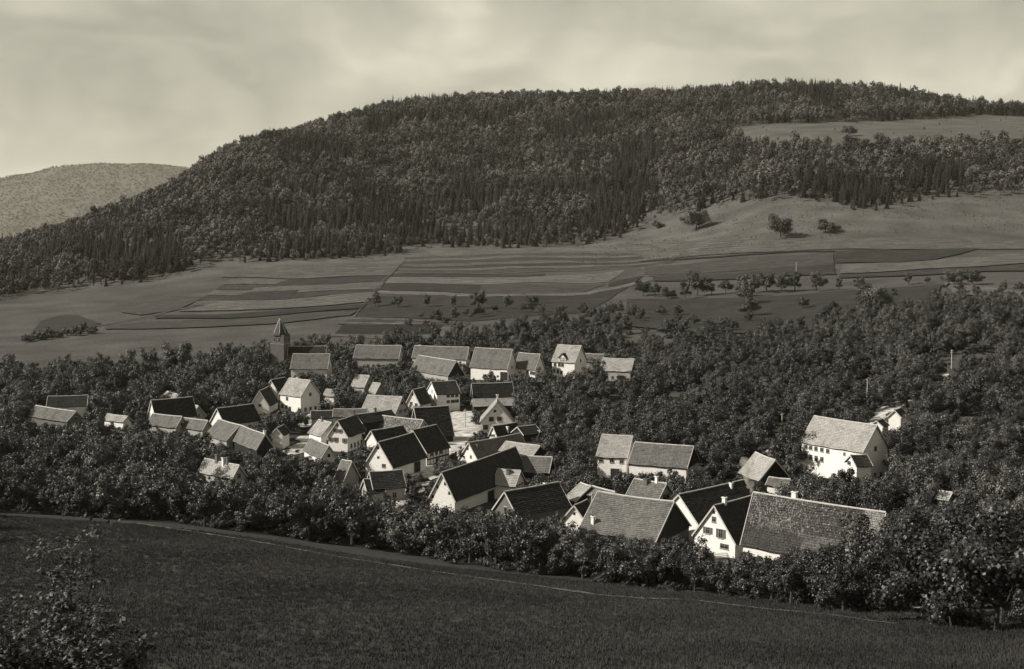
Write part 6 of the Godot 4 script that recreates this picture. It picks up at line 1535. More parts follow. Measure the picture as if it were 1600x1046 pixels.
	F(far, [0,219,-581,1,0,-43,-507,0.91,2,-65,-502,0.9,0,205,-560,1,3,-135,-569,0.99,6,110,-463,0.72,5,-89,-289,0.66,0,12,-314,0.56,1,133,-565,1.1,1,-102,-270,0.52,1,-73,-543,1,1,-146,-428,0.82,5,-4,-267,0.61,1,141,-334,0.64,3,-20,-490,0.85,0,80,-590,1,5,82,-283,0.65,0,-12,-629,1.1,0,-120,-508,0.9,0,12,-456,0.81,5,33,-231,0.53,6,225,-574,0.88,4,-32,-592,0.81,0,67,-382,0.68,7,28,-216,0.92,2,71,-506,0.9,3,-196,-505,0.87,5,127,-300,0.68,6,90,-524,0.8,0,161,-508,0.9,3,-40,-467,0.8,2,-193,-489,0.87,1,86,-473,0.9,1,82,-599,1.1,1,-117,-456,0.86,1,179,-528,0.99,1,26,-433,0.82,3,18,-579,0.99,0,-41,-457,0.81,1,174,-608,1.1,7,-40,-278,1.2,5,-6,-270,0.61,5,92,-390,0.88,6,-110,-522,0.8,5,-59,-256,0.58,1,-110,-435,0.82,3,-201,-525,0.9,1,97,-387,0.73,1,-120,-476,0.9,6,2,-466,0.71,0,-127,-295,0.52,2,191,-495,0.87,0,139,-488,0.86,0,-59,-292,0.52,0,-71,-534,0.94,1,-65,-327,0.62,3,-204,-496,0.85,0,192,-442,0.78,5,3,-310,0.7,1,122,-352,0.66])
	F(far, [7,-98,-307,1.3,4,16,-590,0.8,0,74,-527,0.93,3,161,-541,0.92,6,66,-507,0.77,1,26,-585,1.1,2,225,-621,1.1,1,-132,-388,0.73,2,106,-560,0.98,0,-149,-388,0.68,0,-114,-507,0.89,1,186,-461,0.86,1,-190,-518,0.97,5,-147,-377,0.84,3,169,-512,0.87,3,149,-471,0.8,5,97,-402,0.9,7,86,-285,1.2,1,94,-299,0.56,6,69,-573,0.86,0,-23,-494,0.86,0,-93,-464,0.81,7,115,-308,1.3,7,-14,-263,1.1,2,-67,-487,0.85,0,-78,-345,0.6,7,87,-289,1.2,2,6,-481,0.84,5,-39,-228,0.51,0,-209,-483,0.84,1,41,-382,0.71,2,47,-486,0.85,1,115,-486,0.9,1,-118,-610,1.1,5,-1,-253,0.57,1,-229,-531,0.99,7,-30,-239,0.99,1,158,-547,1,0,67,-500,0.87,3,-66,-482,0.81,5,-147,-384,0.85,1,126,-496,0.92,2,179,-535,0.93,1,-50,-493,0.91,1,118,-448,0.83,0,-167,-388,0.67,7,90,-249,1,1,-53,-515,0.95,7,28,-198,0.82,1,200,-521,0.96,1,142,-455,0.84,5,5,-303,0.67,6,152,-587,0.87,5,72,-310,0.69,5,-23,-263,0.58,1,-95,-507,0.94,4,-117,-601,0.8,5,-75,-289,0.64,7,86,-216,0.89,0,-215,-546,0.94])
	F(far, [0,-64,-343,0.6,5,88,-255,0.57,3,-104,-519,0.87,6,-63,-597,0.89,5,156,-393,0.86,7,9,-257,1.1,5,92,-248,0.55,1,84,-371,0.69,7,-121,-301,1.2,0,114,-584,1,6,-138,-469,0.7,7,120,-287,1.2,6,-130,-476,0.71,1,30,-431,0.8,2,196,-575,0.99,5,-24,-294,0.65,4,259,-640,0.85,1,-41,-592,1.1,0,-120,-527,0.91,6,-125,-548,0.81,4,15,-656,0.87,0,170,-584,1,1,-113,-501,0.92,2,11,-669,1.1,0,56,-302,0.52,2,-18,-484,0.83,5,-96,-368,0.81,6,97,-571,0.85,4,5,-681,0.9,1,-194,-513,0.94,5,-99,-355,0.78,2,194,-601,1,3,9,-577,0.96,7,89,-225,0.92,6,-33,-579,0.86,3,-210,-492,0.82,1,195,-519,0.95,2,-187,-498,0.86,1,3,-473,0.87,3,187,-601,1,4,56,-681,0.9,1,126,-381,0.7,0,7,-306,0.53,1,119,-505,0.92,2,2,-614,1.1,5,-25,-302,0.66,3,-45,-515,0.86,1,183,-502,0.92,3,-14,-597,0.99,1,-227,-550,1,5,92,-294,0.64,1,19,-566,1,2,-183,-523,0.9,0,66,-386,0.66,2,91,-537,0.92,6,171,-503,0.74,0,212,-567,0.96,2,228,-552,0.94,3,4,-500,0.83,1,108,-282,0.52])
	F(far, [6,16,-452,0.67,3,-84,-500,0.83,7,-55,-259,1.1,1,-110,-454,0.83,4,-14,-640,0.84,4,19,-691,0.9,6,-182,-446,0.66,2,159,-516,0.88,5,148,-407,0.88,1,-95,-627,1.1,5,-72,-295,0.64,6,-16,-479,0.7,2,144,-477,0.81,7,10,-203,0.82,2,-118,-591,1,3,222,-590,0.97,0,-182,-551,0.93,6,143,-534,0.78,1,-205,-502,0.91,0,-53,-487,0.83,1,-199,-559,1,6,-5,-568,0.83,1,112,-563,1,0,-214,-535,0.9,2,225,-596,1,4,5,-674,0.88,7,4,-254,1,2,-88,-589,1,1,-13,-353,0.64,5,4,-307,0.66,1,-199,-484,0.87,0,20,-669,1.1,7,70,-223,0.9,1,69,-584,1,3,-82,-607,0.99,2,-42,-500,0.84,5,75,-297,0.64,7,-21,-296,1.2,7,-124,-284,1.1,6,97,-470,0.68,0,129,-490,0.82,0,-57,-524,0.88,3,54,-405,0.66,3,50,-678,1.1,0,43,-638,1.1,2,126,-542,0.91,3,50,-555,0.9,0,-82,-345,0.58,1,-49,-322,0.58,0,22,-637,1.1,7,-57,-251,1,0,-45,-521,0.87,0,-81,-593,0.99,5,-23,-276,0.59,1,-143,-554,0.99,0,192,-593,0.99,1,-54,-331,0.59,5,-18,-308,0.66,2,44,-494,0.83,1,-137,-435,0.78])
	F(far, [2,165,-492,0.82,2,-22,-601,1,0,191,-558,0.93,0,41,-307,0.52,1,100,-533,0.95,1,7,-569,1,0,63,-484,0.81,7,-79,-258,1,0,-153,-579,0.96,7,79,-252,1,0,1,-589,0.98,1,32,-307,0.55,0,-240,-567,0.94,1,-121,-514,0.91,2,164,-498,0.83,1,-70,-283,0.51,3,232,-542,0.87,3,109,-500,0.81,3,169,-554,0.89,1,-20,-638,1.1,6,181,-573,0.82,3,-104,-530,0.85,3,-99,-543,0.87,5,26,-292,0.62,3,82,-438,0.71,1,-75,-366,0.65,3,-182,-505,0.81,2,-76,-487,0.81,1,49,-481,0.85,5,45,-304,0.64,7,29,-226,0.89,0,79,-577,0.95,5,-95,-362,0.77,1,-203,-508,0.9,1,-170,-469,0.83,2,15,-507,0.84,3,165,-518,0.83,5,38,-245,0.52,1,100,-561,0.99,3,150,-564,0.9,1,-203,-467,0.82,6,-8,-578,0.82,1,108,-286,0.51,2,38,-486,0.8,4,237,-644,0.81,3,148,-554,0.88,3,55,-433,0.69,1,10,-585,1,7,-40,-273,1.1,0,-4,-631,1,0,-116,-374,0.62,0,248,-572,0.93,1,-137,-488,0.86,3,131,-548,0.87,4,257,-653,0.82,5,79,-278,0.58,7,40,-208,0.82,6,100,-485,0.69,3,119,-536,0.85,1,32,-499,0.87])
	F(far, [2,-57,-510,0.84,2,-135,-546,0.9,5,-40,-299,0.63,3,54,-526,0.84,0,-69,-614,1,1,-48,-498,0.87,1,76,-293,0.52,5,-17,-251,0.53,3,-212,-566,0.9,1,-83,-505,0.88,7,82,-286,1.1,0,34,-313,0.51,2,251,-651,1.1,3,53,-507,0.8,2,16,-550,0.9,3,-44,-602,0.95,3,-114,-513,0.81,3,-167,-550,0.87,6,21,-476,0.67,2,-35,-501,0.82,6,129,-507,0.71,5,37,-310,0.64,1,-147,-519,0.9,1,34,-593,1,3,-125,-476,0.75,2,171,-602,0.97,1,-107,-588,1,2,-148,-590,0.96,6,-110,-550,0.77,2,-188,-508,0.82,5,-106,-378,0.78,3,54,-688,1.1,1,-57,-504,0.87,7,107,-294,1.1,6,111,-504,0.7,0,-42,-350,0.57,7,-80,-295,1.1,5,14,-319,0.66,0,-50,-584,0.94,2,67,-545,0.88,1,-76,-578,0.99,0,125,-314,0.51,2,86,-532,0.85,0,114,-510,0.82,0,173,-572,0.91,2,103,-501,0.8,1,172,-490,0.84,1,-206,-519,0.89,3,248,-658,1,1,159,-403,0.69,7,-111,-341,1.3,5,79,-288,0.59,1,-145,-481,0.82,7,-47,-338,1.3,2,6,-595,0.95,0,148,-413,0.66,2,-189,-535,0.86,2,227,-630,1,1,49,-395,0.68,6,111,-487,0.67])
	F(far, [3,215,-634,0.98,0,114,-548,0.87,5,-142,-368,0.75,1,-102,-374,0.64,2,235,-574,0.91,0,-22,-618,0.98,0,-166,-556,0.88,0,131,-377,0.6,2,-176,-507,0.81,7,19,-228,0.86,3,242,-621,0.95,5,6,-362,0.73,1,247,-640,1.1,3,216,-528,0.81,7,40,-243,0.92,6,-208,-505,0.69,2,98,-555,0.88,1,-156,-554,0.94,6,-122,-582,0.79,5,10,-402,0.81,6,-142,-476,0.65,0,237,-546,0.86,1,16,-476,0.81,5,-25,-307,0.62,1,61,-434,0.73,5,-154,-391,0.79,0,36,-645,1,3,126,-615,0.94,1,108,-517,0.87,3,-37,-431,0.66,3,-58,-458,0.7,1,116,-396,0.67,3,198,-563,0.86,0,221,-634,1,1,167,-545,0.92,3,-146,-582,0.89,7,12,-212,0.8,0,10,-501,0.79,3,-216,-514,0.79,0,208,-530,0.83,3,157,-604,0.92,6,-166,-505,0.69,0,29,-661,1,1,-74,-340,0.57,3,-91,-582,0.89,1,-141,-499,0.84,5,152,-408,0.82,7,32,-226,0.85,1,-152,-516,0.87,0,40,-650,1,5,-185,-436,0.87,1,-40,-646,1.1,5,104,-301,0.61,5,86,-269,0.54,5,-139,-354,0.71,7,-27,-241,0.9,0,113,-558,0.87,2,-47,-575,0.9,1,-248,-571,0.96,0,-223,-536,0.84])
	F(far, [1,105,-394,0.66,1,-110,-617,1,7,15,-235,0.88,3,125,-578,0.87,3,-195,-557,0.84,7,33,-235,0.88,0,-64,-521,0.81,1,114,-540,0.9,3,-119,-484,0.74,3,18,-608,0.92,1,29,-486,0.81,7,-1,-257,0.96,0,37,-676,1.1,1,13,-546,0.91,3,147,-440,0.66,2,25,-700,1.1,0,85,-374,0.58,0,14,-632,0.98,1,-128,-322,0.54,1,-207,-547,0.91,3,225,-566,0.85,5,87,-433,0.86,1,-218,-555,0.92,1,-131,-603,1,0,-83,-352,0.55,0,-106,-538,0.83,5,-97,-452,0.89,2,-177,-517,0.8,0,-55,-531,0.82,0,-74,-413,0.64,3,245,-648,0.97,5,-89,-298,0.59,0,222,-548,0.84,0,83,-551,0.85,2,-195,-551,0.85,0,-141,-347,0.54,5,-112,-312,0.62,1,247,-626,1,5,-144,-340,0.67,1,82,-572,0.94,3,92,-556,0.83,5,-8,-267,0.53,7,-41,-253,0.93,7,-28,-317,1.2,0,-169,-461,0.71,0,39,-696,1.1,1,167,-523,0.86,1,-182,-528,0.87,2,-211,-552,0.85,2,141,-569,0.88,0,-199,-546,0.84,0,56,-561,0.86,0,255,-646,0.98,1,-171,-549,0.9,0,135,-395,0.6,2,234,-564,0.86,1,11,-594,0.97,1,255,-635,1,1,-85,-354,0.58,5,-74,-285,0.56])
	F(far, [2,167,-576,0.88,1,-85,-509,0.83,5,98,-447,0.87,5,-95,-324,0.63,0,129,-588,0.89,1,122,-450,0.73,1,-40,-614,1,1,13,-649,1.1,7,-18,-259,0.94,1,133,-461,0.75,6,-166,-496,0.65,1,158,-498,0.81,0,96,-413,0.63,1,108,-339,0.55,2,181,-586,0.89,1,185,-579,0.94,1,-84,-323,0.53,5,-111,-270,0.52,1,30,-437,0.71,1,112,-553,0.89,5,108,-444,0.85,5,-106,-404,0.78,6,162,-522,0.68,1,22,-594,0.95,7,108,-344,1.2,6,241,-577,0.75,7,5,-259,0.93,0,-142,-490,0.74,5,126,-450,0.86,1,-88,-505,0.81,2,-35,-601,0.9,1,-101,-450,0.72,0,-104,-553,0.83,1,42,-566,0.9,1,-84,-584,0.93,1,27,-490,0.78,1,75,-535,0.85,2,237,-627,0.93,5,21,-309,0.59,1,37,-586,0.93,5,28,-304,0.58,2,242,-598,0.89,2,190,-577,0.86,6,206,-580,0.74,0,157,-574,0.85,1,160,-414,0.66,7,125,-290,1,0,-76,-605,0.9,5,-100,-365,0.69,1,-62,-513,0.81,5,-45,-342,0.65,3,141,-547,0.78,1,104,-519,0.82,3,-192,-453,0.65,0,203,-573,0.84,5,76,-399,0.75,0,-75,-514,0.76,7,-33,-247,0.87,5,-122,-400,0.75,7,-45,-251,0.88])
	F(far, [5,47,-419,0.79,1,64,-432,0.68,1,157,-555,0.87,3,181,-622,0.89,5,-87,-287,0.54,7,24,-307,1.1,1,72,-545,0.86,0,46,-570,0.84,7,-80,-267,0.94,5,152,-395,0.74,7,-12,-243,0.85,3,273,-640,0.91,1,43,-367,0.58,0,90,-578,0.85,5,-148,-477,0.89,7,82,-256,0.9,1,75,-540,0.85,2,262,-621,0.91,7,-6,-257,0.9,1,22,-369,0.58,1,-193,-476,0.75,5,-42,-297,0.56,5,132,-311,0.58,2,-172,-562,0.82,7,90,-232,0.81,1,-220,-518,0.81,3,-2,-595,0.84,7,34,-241,0.84,1,-127,-513,0.8,5,42,-386,0.72,5,116,-292,0.54,1,147,-372,0.58,7,-38,-306,1.1,7,-39,-247,0.86,7,52,-303,1.1,1,-99,-325,0.51,1,189,-589,0.91,3,164,-602,0.85,7,-67,-353,1.2,0,166,-606,0.88,5,-57,-336,0.62,0,-250,-580,0.84,2,-133,-591,0.86,3,95,-488,0.69,5,62,-286,0.53,5,-39,-292,0.54,7,49,-318,1.1,3,-9,-605,0.85,1,7,-366,0.57,2,-47,-560,0.81,7,105,-327,1.1,0,-82,-392,0.57,1,36,-626,0.96,1,44,-394,0.61,1,-8,-600,0.92,0,109,-350,0.51,0,185,-653,0.93,7,-84,-273,0.93,6,-144,-595,0.74,0,-151,-473,0.68])
	F(far, [5,81,-368,0.67,1,127,-608,0.93,3,-38,-510,0.71,0,-109,-371,0.53,5,-116,-307,0.56,1,114,-451,0.69,7,-83,-251,0.85,2,-18,-588,0.84,1,114,-351,0.54,7,-75,-300,1,3,-98,-474,0.66,1,-178,-558,0.85,1,271,-625,0.95,3,155,-591,0.81,7,6,-309,1,5,119,-362,0.66,1,127,-522,0.79,1,-103,-378,0.58,1,-88,-609,0.92,1,-138,-523,0.79,7,110,-347,1.2,7,80,-292,0.99,7,-77,-348,1.2,7,-100,-329,1.1,0,77,-566,0.8,3,254,-591,0.81,1,-84,-578,0.87,5,43,-301,0.55,6,151,-568,0.69,0,102,-393,0.56,7,-65,-317,1.1,7,-31,-288,0.97,0,-132,-525,0.74,1,-174,-537,0.81,1,-152,-502,0.76,2,12,-618,0.87,0,-54,-547,0.77,1,153,-599,0.9,1,61,-662,0.99,0,36,-690,0.97,7,-28,-272,0.91,5,-80,-350,0.63,5,79,-476,0.85,7,60,-295,0.99,0,88,-595,0.83,6,154,-548,0.66,5,-72,-342,0.61,6,-148,-575,0.7,5,106,-285,0.51,0,57,-575,0.8,1,108,-512,0.77,5,23,-301,0.54,2,47,-594,0.83,1,213,-619,0.92,0,73,-577,0.81,1,151,-573,0.86,7,-29,-247,0.83,5,140,-388,0.69,7,-100,-290,0.97,5,153,-382,0.68])
	F(far, [3,-170,-490,0.67,5,154,-374,0.67,3,-8,-595,0.81,5,161,-408,0.73,0,-50,-529,0.74,5,61,-491,0.87,0,-98,-378,0.53,0,75,-389,0.54,7,130,-299,0.99,1,105,-337,0.5,7,43,-309,1,5,144,-404,0.72,3,182,-641,0.86,5,152,-413,0.73,5,77,-299,0.53,3,148,-596,0.8,5,183,-420,0.74,5,42,-379,0.67,1,-187,-553,0.82,1,-5,-612,0.9,2,268,-646,0.89,1,176,-585,0.86,5,-192,-461,0.81,1,-116,-466,0.69,1,-112,-451,0.67,5,-36,-286,0.51,2,211,-594,0.82,1,-20,-534,0.79,5,-150,-350,0.62,0,50,-640,0.88,1,-83,-388,0.57,1,-220,-528,0.78,1,-55,-461,0.68,7,-106,-278,0.91,7,14,-332,1.1,3,-165,-563,0.75,7,74,-303,0.99,6,78,-561,0.67,7,74,-273,0.9,1,206,-486,0.71,1,-54,-500,0.73,1,-12,-367,0.54,1,235,-634,0.92,5,27,-310,0.54,0,180,-691,0.94,7,76,-334,1.1,5,-112,-439,0.76,3,75,-549,0.73,0,-122,-522,0.71,3,51,-664,0.88,3,202,-639,0.84,5,117,-414,0.72,2,55,-673,0.92,7,68,-291,0.94,7,91,-251,0.82,7,-26,-312,1,3,94,-597,0.79,6,200,-577,0.67,3,262,-629,0.83,7,-97,-280,0.91])
	F(far, [5,121,-461,0.79,0,-52,-592,0.8,3,48,-690,0.91,5,-103,-337,0.58,3,254,-666,0.87,3,-41,-619,0.81,3,5,-636,0.83,1,97,-478,0.69,1,55,-579,0.83,1,150,-416,0.6,7,-81,-265,0.85,1,1,-664,0.95,7,-109,-305,0.98,0,-70,-414,0.56,7,81,-343,1.1,0,85,-608,0.82,3,183,-561,0.73,7,32,-317,1,2,230,-654,0.88,5,-44,-346,0.59,1,119,-499,0.72,5,-111,-384,0.66,1,83,-583,0.84,6,233,-581,0.67,5,-68,-342,0.59,5,-108,-381,0.65,1,-82,-405,0.58,5,-80,-394,0.67,1,146,-624,0.89,5,-181,-493,0.84,5,-104,-362,0.62,7,77,-276,0.88,1,108,-385,0.55,1,51,-375,0.54,5,20,-447,0.76,1,-43,-356,0.51,0,114,-664,0.88,1,241,-659,0.93,1,-33,-617,0.87,5,116,-332,0.56,1,70,-482,0.69,1,103,-581,0.82,5,-26,-315,0.53,7,64,-289,0.91,5,134,-419,0.71,1,-91,-604,0.85,2,-32,-633,0.84,5,-107,-459,0.77,5,37,-401,0.67,7,97,-297,0.93,3,26,-628,0.8,7,-41,-259,0.81,7,-124,-347,1.1,1,109,-404,0.57,5,24,-429,0.72,0,-178,-564,0.74,1,-156,-394,0.56,1,33,-484,0.68,7,-111,-262,0.82,7,-24,-297,0.93])
	F(far, [0,31,-507,0.67,0,-24,-547,0.72,1,158,-581,0.81,1,271,-655,0.91,7,-3,-260,0.81,1,161,-502,0.7,7,111,-320,1,5,47,-313,0.53,2,17,-622,0.81,1,55,-584,0.81,1,43,-482,0.67,7,-107,-286,0.89,7,25,-360,1.1,1,-79,-583,0.81,7,41,-297,0.92,3,116,-643,0.81,1,75,-494,0.69,7,-3,-289,0.9,5,-143,-393,0.65,7,94,-283,0.88,7,-72,-287,0.89,5,41,-376,0.62,7,53,-307,0.95,3,123,-549,0.69,1,-223,-558,0.77,7,-111,-332,1,5,83,-413,0.68,1,111,-385,0.53,5,-50,-332,0.55,0,4,-511,0.66,7,-11,-260,0.8,5,-179,-429,0.71,5,168,-488,0.8,1,-137,-506,0.7,5,179,-522,0.85,7,-109,-288,0.88,5,-191,-458,0.75,3,-52,-597,0.74,5,-57,-312,0.51,7,-38,-318,0.97,7,-94,-265,0.81,0,221,-563,0.72,5,-79,-391,0.64,5,-97,-337,0.55,1,65,-523,0.71,7,14,-328,1,5,-84,-358,0.58,7,116,-266,0.81,0,57,-589,0.75,5,-62,-469,0.76,5,-155,-398,0.65,1,98,-390,0.53,5,-78,-491,0.79,3,14,-680,0.83,2,16,-663,0.84,3,161,-577,0.71,3,-141,-534,0.66,1,54,-380,0.52,3,-22,-768,0.94,5,-89,-382,0.62])
	F(far, [7,-86,-335,1,5,-132,-376,0.61,1,178,-596,0.8,0,50,-648,0.82,1,-88,-599,0.81,5,-45,-379,0.61,1,-95,-371,0.5,1,171,-647,0.87,0,102,-571,0.72,3,32,-675,0.82,7,16,-341,1,1,99,-397,0.53,7,-53,-335,1,5,81,-417,0.67,1,38,-670,0.89,5,83,-395,0.63,5,-157,-401,0.64,1,54,-376,0.5,0,-77,-417,0.52,5,120,-480,0.76,7,-68,-296,0.88,1,302,-713,0.95,7,-50,-336,1,5,185,-531,0.84,5,130,-595,0.94,0,49,-750,0.93,5,-199,-510,0.81,3,79,-548,0.66,5,157,-384,0.61,1,142,-401,0.53,7,-65,-274,0.81,1,271,-720,0.95,1,184,-509,0.67,5,-115,-356,0.56,0,-113,-587,0.72,5,-149,-551,0.86,1,115,-394,0.52,5,143,-468,0.73,1,14,-637,0.84,1,45,-673,0.88,7,-58,-320,0.94,5,-67,-347,0.55,7,102,-299,0.88,5,-55,-321,0.51,5,-72,-551,0.86,7,-25,-321,0.94,7,84,-331,0.97,1,-124,-506,0.67,3,12,-781,0.93,3,173,-636,0.75,1,134,-618,0.81,1,46,-408,0.54,5,-165,-413,0.65,3,167,-550,0.65,2,41,-660,0.81,5,52,-347,0.54,1,55,-649,0.84,7,-98,-283,0.82,5,-137,-374,0.58,1,-6,-669,0.87])
	F(far, [5,27,-502,0.78,1,209,-549,0.71,7,120,-312,0.9,1,-125,-519,0.67,1,212,-656,0.84,1,-49,-548,0.71,5,-182,-517,0.8,1,76,-395,0.51,5,121,-592,0.91,5,197,-463,0.71,5,-180,-488,0.75,3,-62,-676,0.79,5,-67,-443,0.68,7,-42,-354,1,5,-126,-496,0.76,1,238,-694,0.89,5,130,-457,0.7,7,-116,-341,0.97,0,27,-681,0.81,5,-46,-490,0.74,0,-62,-664,0.79,5,186,-490,0.74,7,74,-300,0.85,1,-134,-574,0.73,3,52,-592,0.68,5,-51,-330,0.5,1,72,-417,0.53,7,31,-313,0.88,5,-30,-507,0.76,1,123,-525,0.66,1,-142,-397,0.5,7,-88,-358,1,5,-11,-432,0.65,5,-134,-351,0.53,7,-63,-288,0.81,1,53,-654,0.82,1,75,-582,0.73,5,86,-418,0.63,7,-39,-313,0.88,7,19,-348,0.97,1,62,-588,0.74,5,165,-555,0.83,1,153,-554,0.69,5,140,-503,0.75,7,-17,-356,0.99,7,-72,-347,0.97,1,13,-598,0.75,7,-116,-354,0.98,5,158,-390,0.58,7,132,-319,0.88,5,-209,-501,0.74,1,115,-409,0.51,1,203,-688,0.85,5,-141,-403,0.6,5,-36,-496,0.73,7,-120,-340,0.94,5,-35,-490,0.72,3,187,-622,0.7,5,129,-569,0.84,1,137,-533,0.66])
	F(far, [7,75,-306,0.84,5,-56,-496,0.73,1,78,-741,0.91,5,-104,-382,0.56,5,-164,-404,0.59,7,136,-341,0.93,1,-46,-759,0.92,1,-59,-549,0.67,7,-21,-303,0.82,5,69,-555,0.8,7,-47,-354,0.96,5,160,-618,0.89,0,284,-701,0.79,5,195,-632,0.91,1,-36,-756,0.91,5,208,-553,0.8,1,90,-571,0.69,5,144,-517,0.74,5,-169,-404,0.58,5,150,-370,0.53,5,-74,-495,0.71,5,101,-379,0.55,5,121,-405,0.58,5,119,-465,0.67,5,46,-384,0.55,0,91,-756,0.84,1,100,-748,0.89,7,-134,-337,0.9,7,112,-355,0.95,1,202,-568,0.68,3,62,-762,0.83,7,-49,-326,0.87,1,1,-419,0.5,5,-137,-528,0.75,7,59,-341,0.91,5,19,-401,0.57,7,-59,-323,0.86,0,97,-584,0.65,7,76,-301,0.8,1,-138,-578,0.69,5,119,-540,0.76,5,101,-627,0.88,7,106,-320,0.84,7,-53,-355,0.94,7,77,-304,0.8,5,150,-528,0.74,5,173,-552,0.77,5,43,-420,0.59,0,183,-666,0.73,5,-122,-388,0.54,5,89,-644,0.9,7,119,-335,0.87,5,20,-497,0.69,1,65,-570,0.67,7,40,-311,0.81,5,117,-671,0.93,7,-41,-321,0.84,0,170,-668,0.73,1,-47,-580,0.67,7,-127,-355,0.92])
	F(far, [5,-162,-373,0.52,5,-152,-399,0.55,0,73,-750,0.81,5,-9,-380,0.53,5,-82,-400,0.55,5,-145,-569,0.78,5,131,-407,0.56,7,-41,-358,0.92,7,-128,-345,0.89,7,12,-336,0.86,7,-131,-318,0.82,5,-73,-418,0.58,5,104,-642,0.88,5,-130,-393,0.54,1,75,-724,0.83,3,105,-662,0.69,5,100,-407,0.56,5,191,-571,0.78,3,63,-732,0.76,5,-195,-529,0.72,0,46,-771,0.82,5,-52,-554,0.76,5,138,-550,0.75,5,18,-535,0.73,5,-138,-370,0.5,5,-148,-393,0.53,3,68,-780,0.8,5,151,-515,0.69,5,-139,-395,0.54,5,-98,-519,0.7,5,-20,-539,0.73,7,-77,-352,0.88,0,138,-597,0.63,5,-111,-376,0.51,7,-101,-352,0.88,5,160,-387,0.52,5,85,-656,0.87,7,73,-331,0.82,5,-108,-516,0.69,7,-114,-360,0.89,5,-160,-409,0.54,5,-203,-554,0.73,5,89,-495,0.65,7,-62,-337,0.83,5,119,-560,0.74,5,50,-417,0.55,1,247,-597,0.66,5,-177,-413,0.54,5,144,-602,0.79,5,202,-525,0.69,5,-6,-388,0.51,0,85,-631,0.65,5,70,-404,0.53,0,255,-709,0.72,7,-58,-346,0.84,5,142,-505,0.66,5,42,-588,0.76,7,-50,-340,0.82,7,-48,-350,0.85,5,137,-562,0.73])
	F(far, [5,165,-571,0.74,5,77,-385,0.5,7,55,-346,0.83,5,-102,-533,0.68,7,-147,-340,0.81,1,308,-751,0.8,5,-118,-542,0.69,7,109,-354,0.84,5,139,-521,0.66,5,-130,-395,0.5,1,62,-780,0.82,5,-60,-546,0.69,5,-46,-707,0.89,5,296,-708,0.88,5,94,-668,0.82,0,77,-781,0.76,3,265,-726,0.68,5,-152,-574,0.71,7,-64,-348,0.8,7,-86,-350,0.81,5,87,-586,0.72,7,-81,-357,0.82,0,205,-712,0.68,3,102,-686,0.64,5,104,-416,0.51,7,81,-352,0.81,5,-39,-726,0.88,5,184,-570,0.69,5,165,-661,0.8,1,197,-682,0.69,0,46,-797,0.76,5,186,-584,0.71,1,230,-671,0.68,5,-69,-554,0.67,3,308,-773,0.71,7,117,-359,0.81,3,219,-686,0.63,0,82,-646,0.61,5,205,-662,0.79,1,-61,-731,0.73,5,177,-666,0.79,1,94,-694,0.69,5,218,-653,0.77,1,98,-615,0.61,5,105,-654,0.77,0,224,-697,0.64,1,250,-732,0.71,5,178,-677,0.78,1,235,-759,0.73,5,19,-793,0.91,5,292,-737,0.83,5,169,-597,0.67,3,7,-788,0.68,5,-124,-592,0.67,5,-20,-780,0.87,5,-127,-597,0.66,3,67,-720,0.61,0,94,-778,0.68,1,19,-764,0.71,5,109,-624,0.69])
	F(far, [0,331,-786,0.67,5,96,-688,0.75,1,48,-756,0.69,5,-51,-698,0.75,0,-44,-752,0.63,5,104,-712,0.76,5,246,-718,0.76,5,32,-783,0.83,5,264,-696,0.72,5,-11,-794,0.82,1,46,-742,0.64,0,-22,-785,0.63,5,278,-790,0.8,3,67,-795,0.6,5,-51,-728,0.72,5,-29,-781,0.77,5,109,-613,0.6,5,62,-727,0.71,5,-57,-779,0.74,5,-50,-767,0.73,5,88,-638,0.6,5,317,-765,0.72,5,-66,-671,0.63,5,279,-718,0.67,5,-67,-707,0.66,5,56,-731,0.68,5,98,-731,0.66,5,-25,-761,0.68,5,170,-675,0.6,5,257,-731,0.65,5,-45,-777,0.66,5,204,-719,0.6,5,94,-771,0.62])
	tree(2, 46.8, -135.38, 1.3, 1.4, "left-hand sizeable broad low fruit tree by the meadow path, right part", ORCHARD)
	tree(2, 48.75, -121.35, 1.3, 5.07, "right-hand sizeable broad low fruit tree by the meadow path, right part", ORCHARD)
	tree(3, 49.54, -149.56, 1.15, 1.13, "leftmost sizeable bushy fruit tree by the meadow path, right part", ORCHARD)
	tree(3, 52.36, -129.07, 1.3, 3.94, "second from left, sizeable bushy fruit tree by the meadow path, right part", ORCHARD)
	tree(3, 61.21, -145.67, 1.3, 2.07, "rightmost sizeable bushy fruit tree by the meadow path, right part", ORCHARD)
	tree(4, 64.19, -155.47, 1.15, 0.09, "sizeable large broadleaf tree by the meadow path, right part", ORCHARD)
	tree(1, 59.22, -185.24, 1.07, 3.75, "leftmost sizeable upright fruit tree by the meadow path, right part", ORCHARD)
	tree(1, 55.25, -135.62, 1.3, 2.39, "second from left, sizeable upright fruit tree by the meadow path, right part", ORCHARD)
	tree(1, 68.98, -167.17, 1.3, 3.34, "third from left, sizeable upright fruit tree by the meadow path, right part", ORCHARD)
	tree(1, 86.81, -210.66, 1.3, 0.96, "fourth from left, sizeable upright fruit tree by the meadow path, right part", ORCHARD)
	tree(1, 87.54, -202.13, 1.3, 4.41, "rightmost sizeable upright fruit tree by the meadow path, right part", ORCHARD)
	tree(4, 61.78, -179.39, 0.89, 2.83, "left-hand large broadleaf tree in front of the low shed near the right edge", ORCHARD)
	tree(4, 54.07, -143.19, 0.96, 0.47, "right-hand large broadleaf tree in front of the low shed near the right edge", ORCHARD)
	tree(1, 69.08, -190.29, 1.03, 2.46, "left-hand sizeable upright fruit tree in front of the low shed near the right edge", ORCHARD)
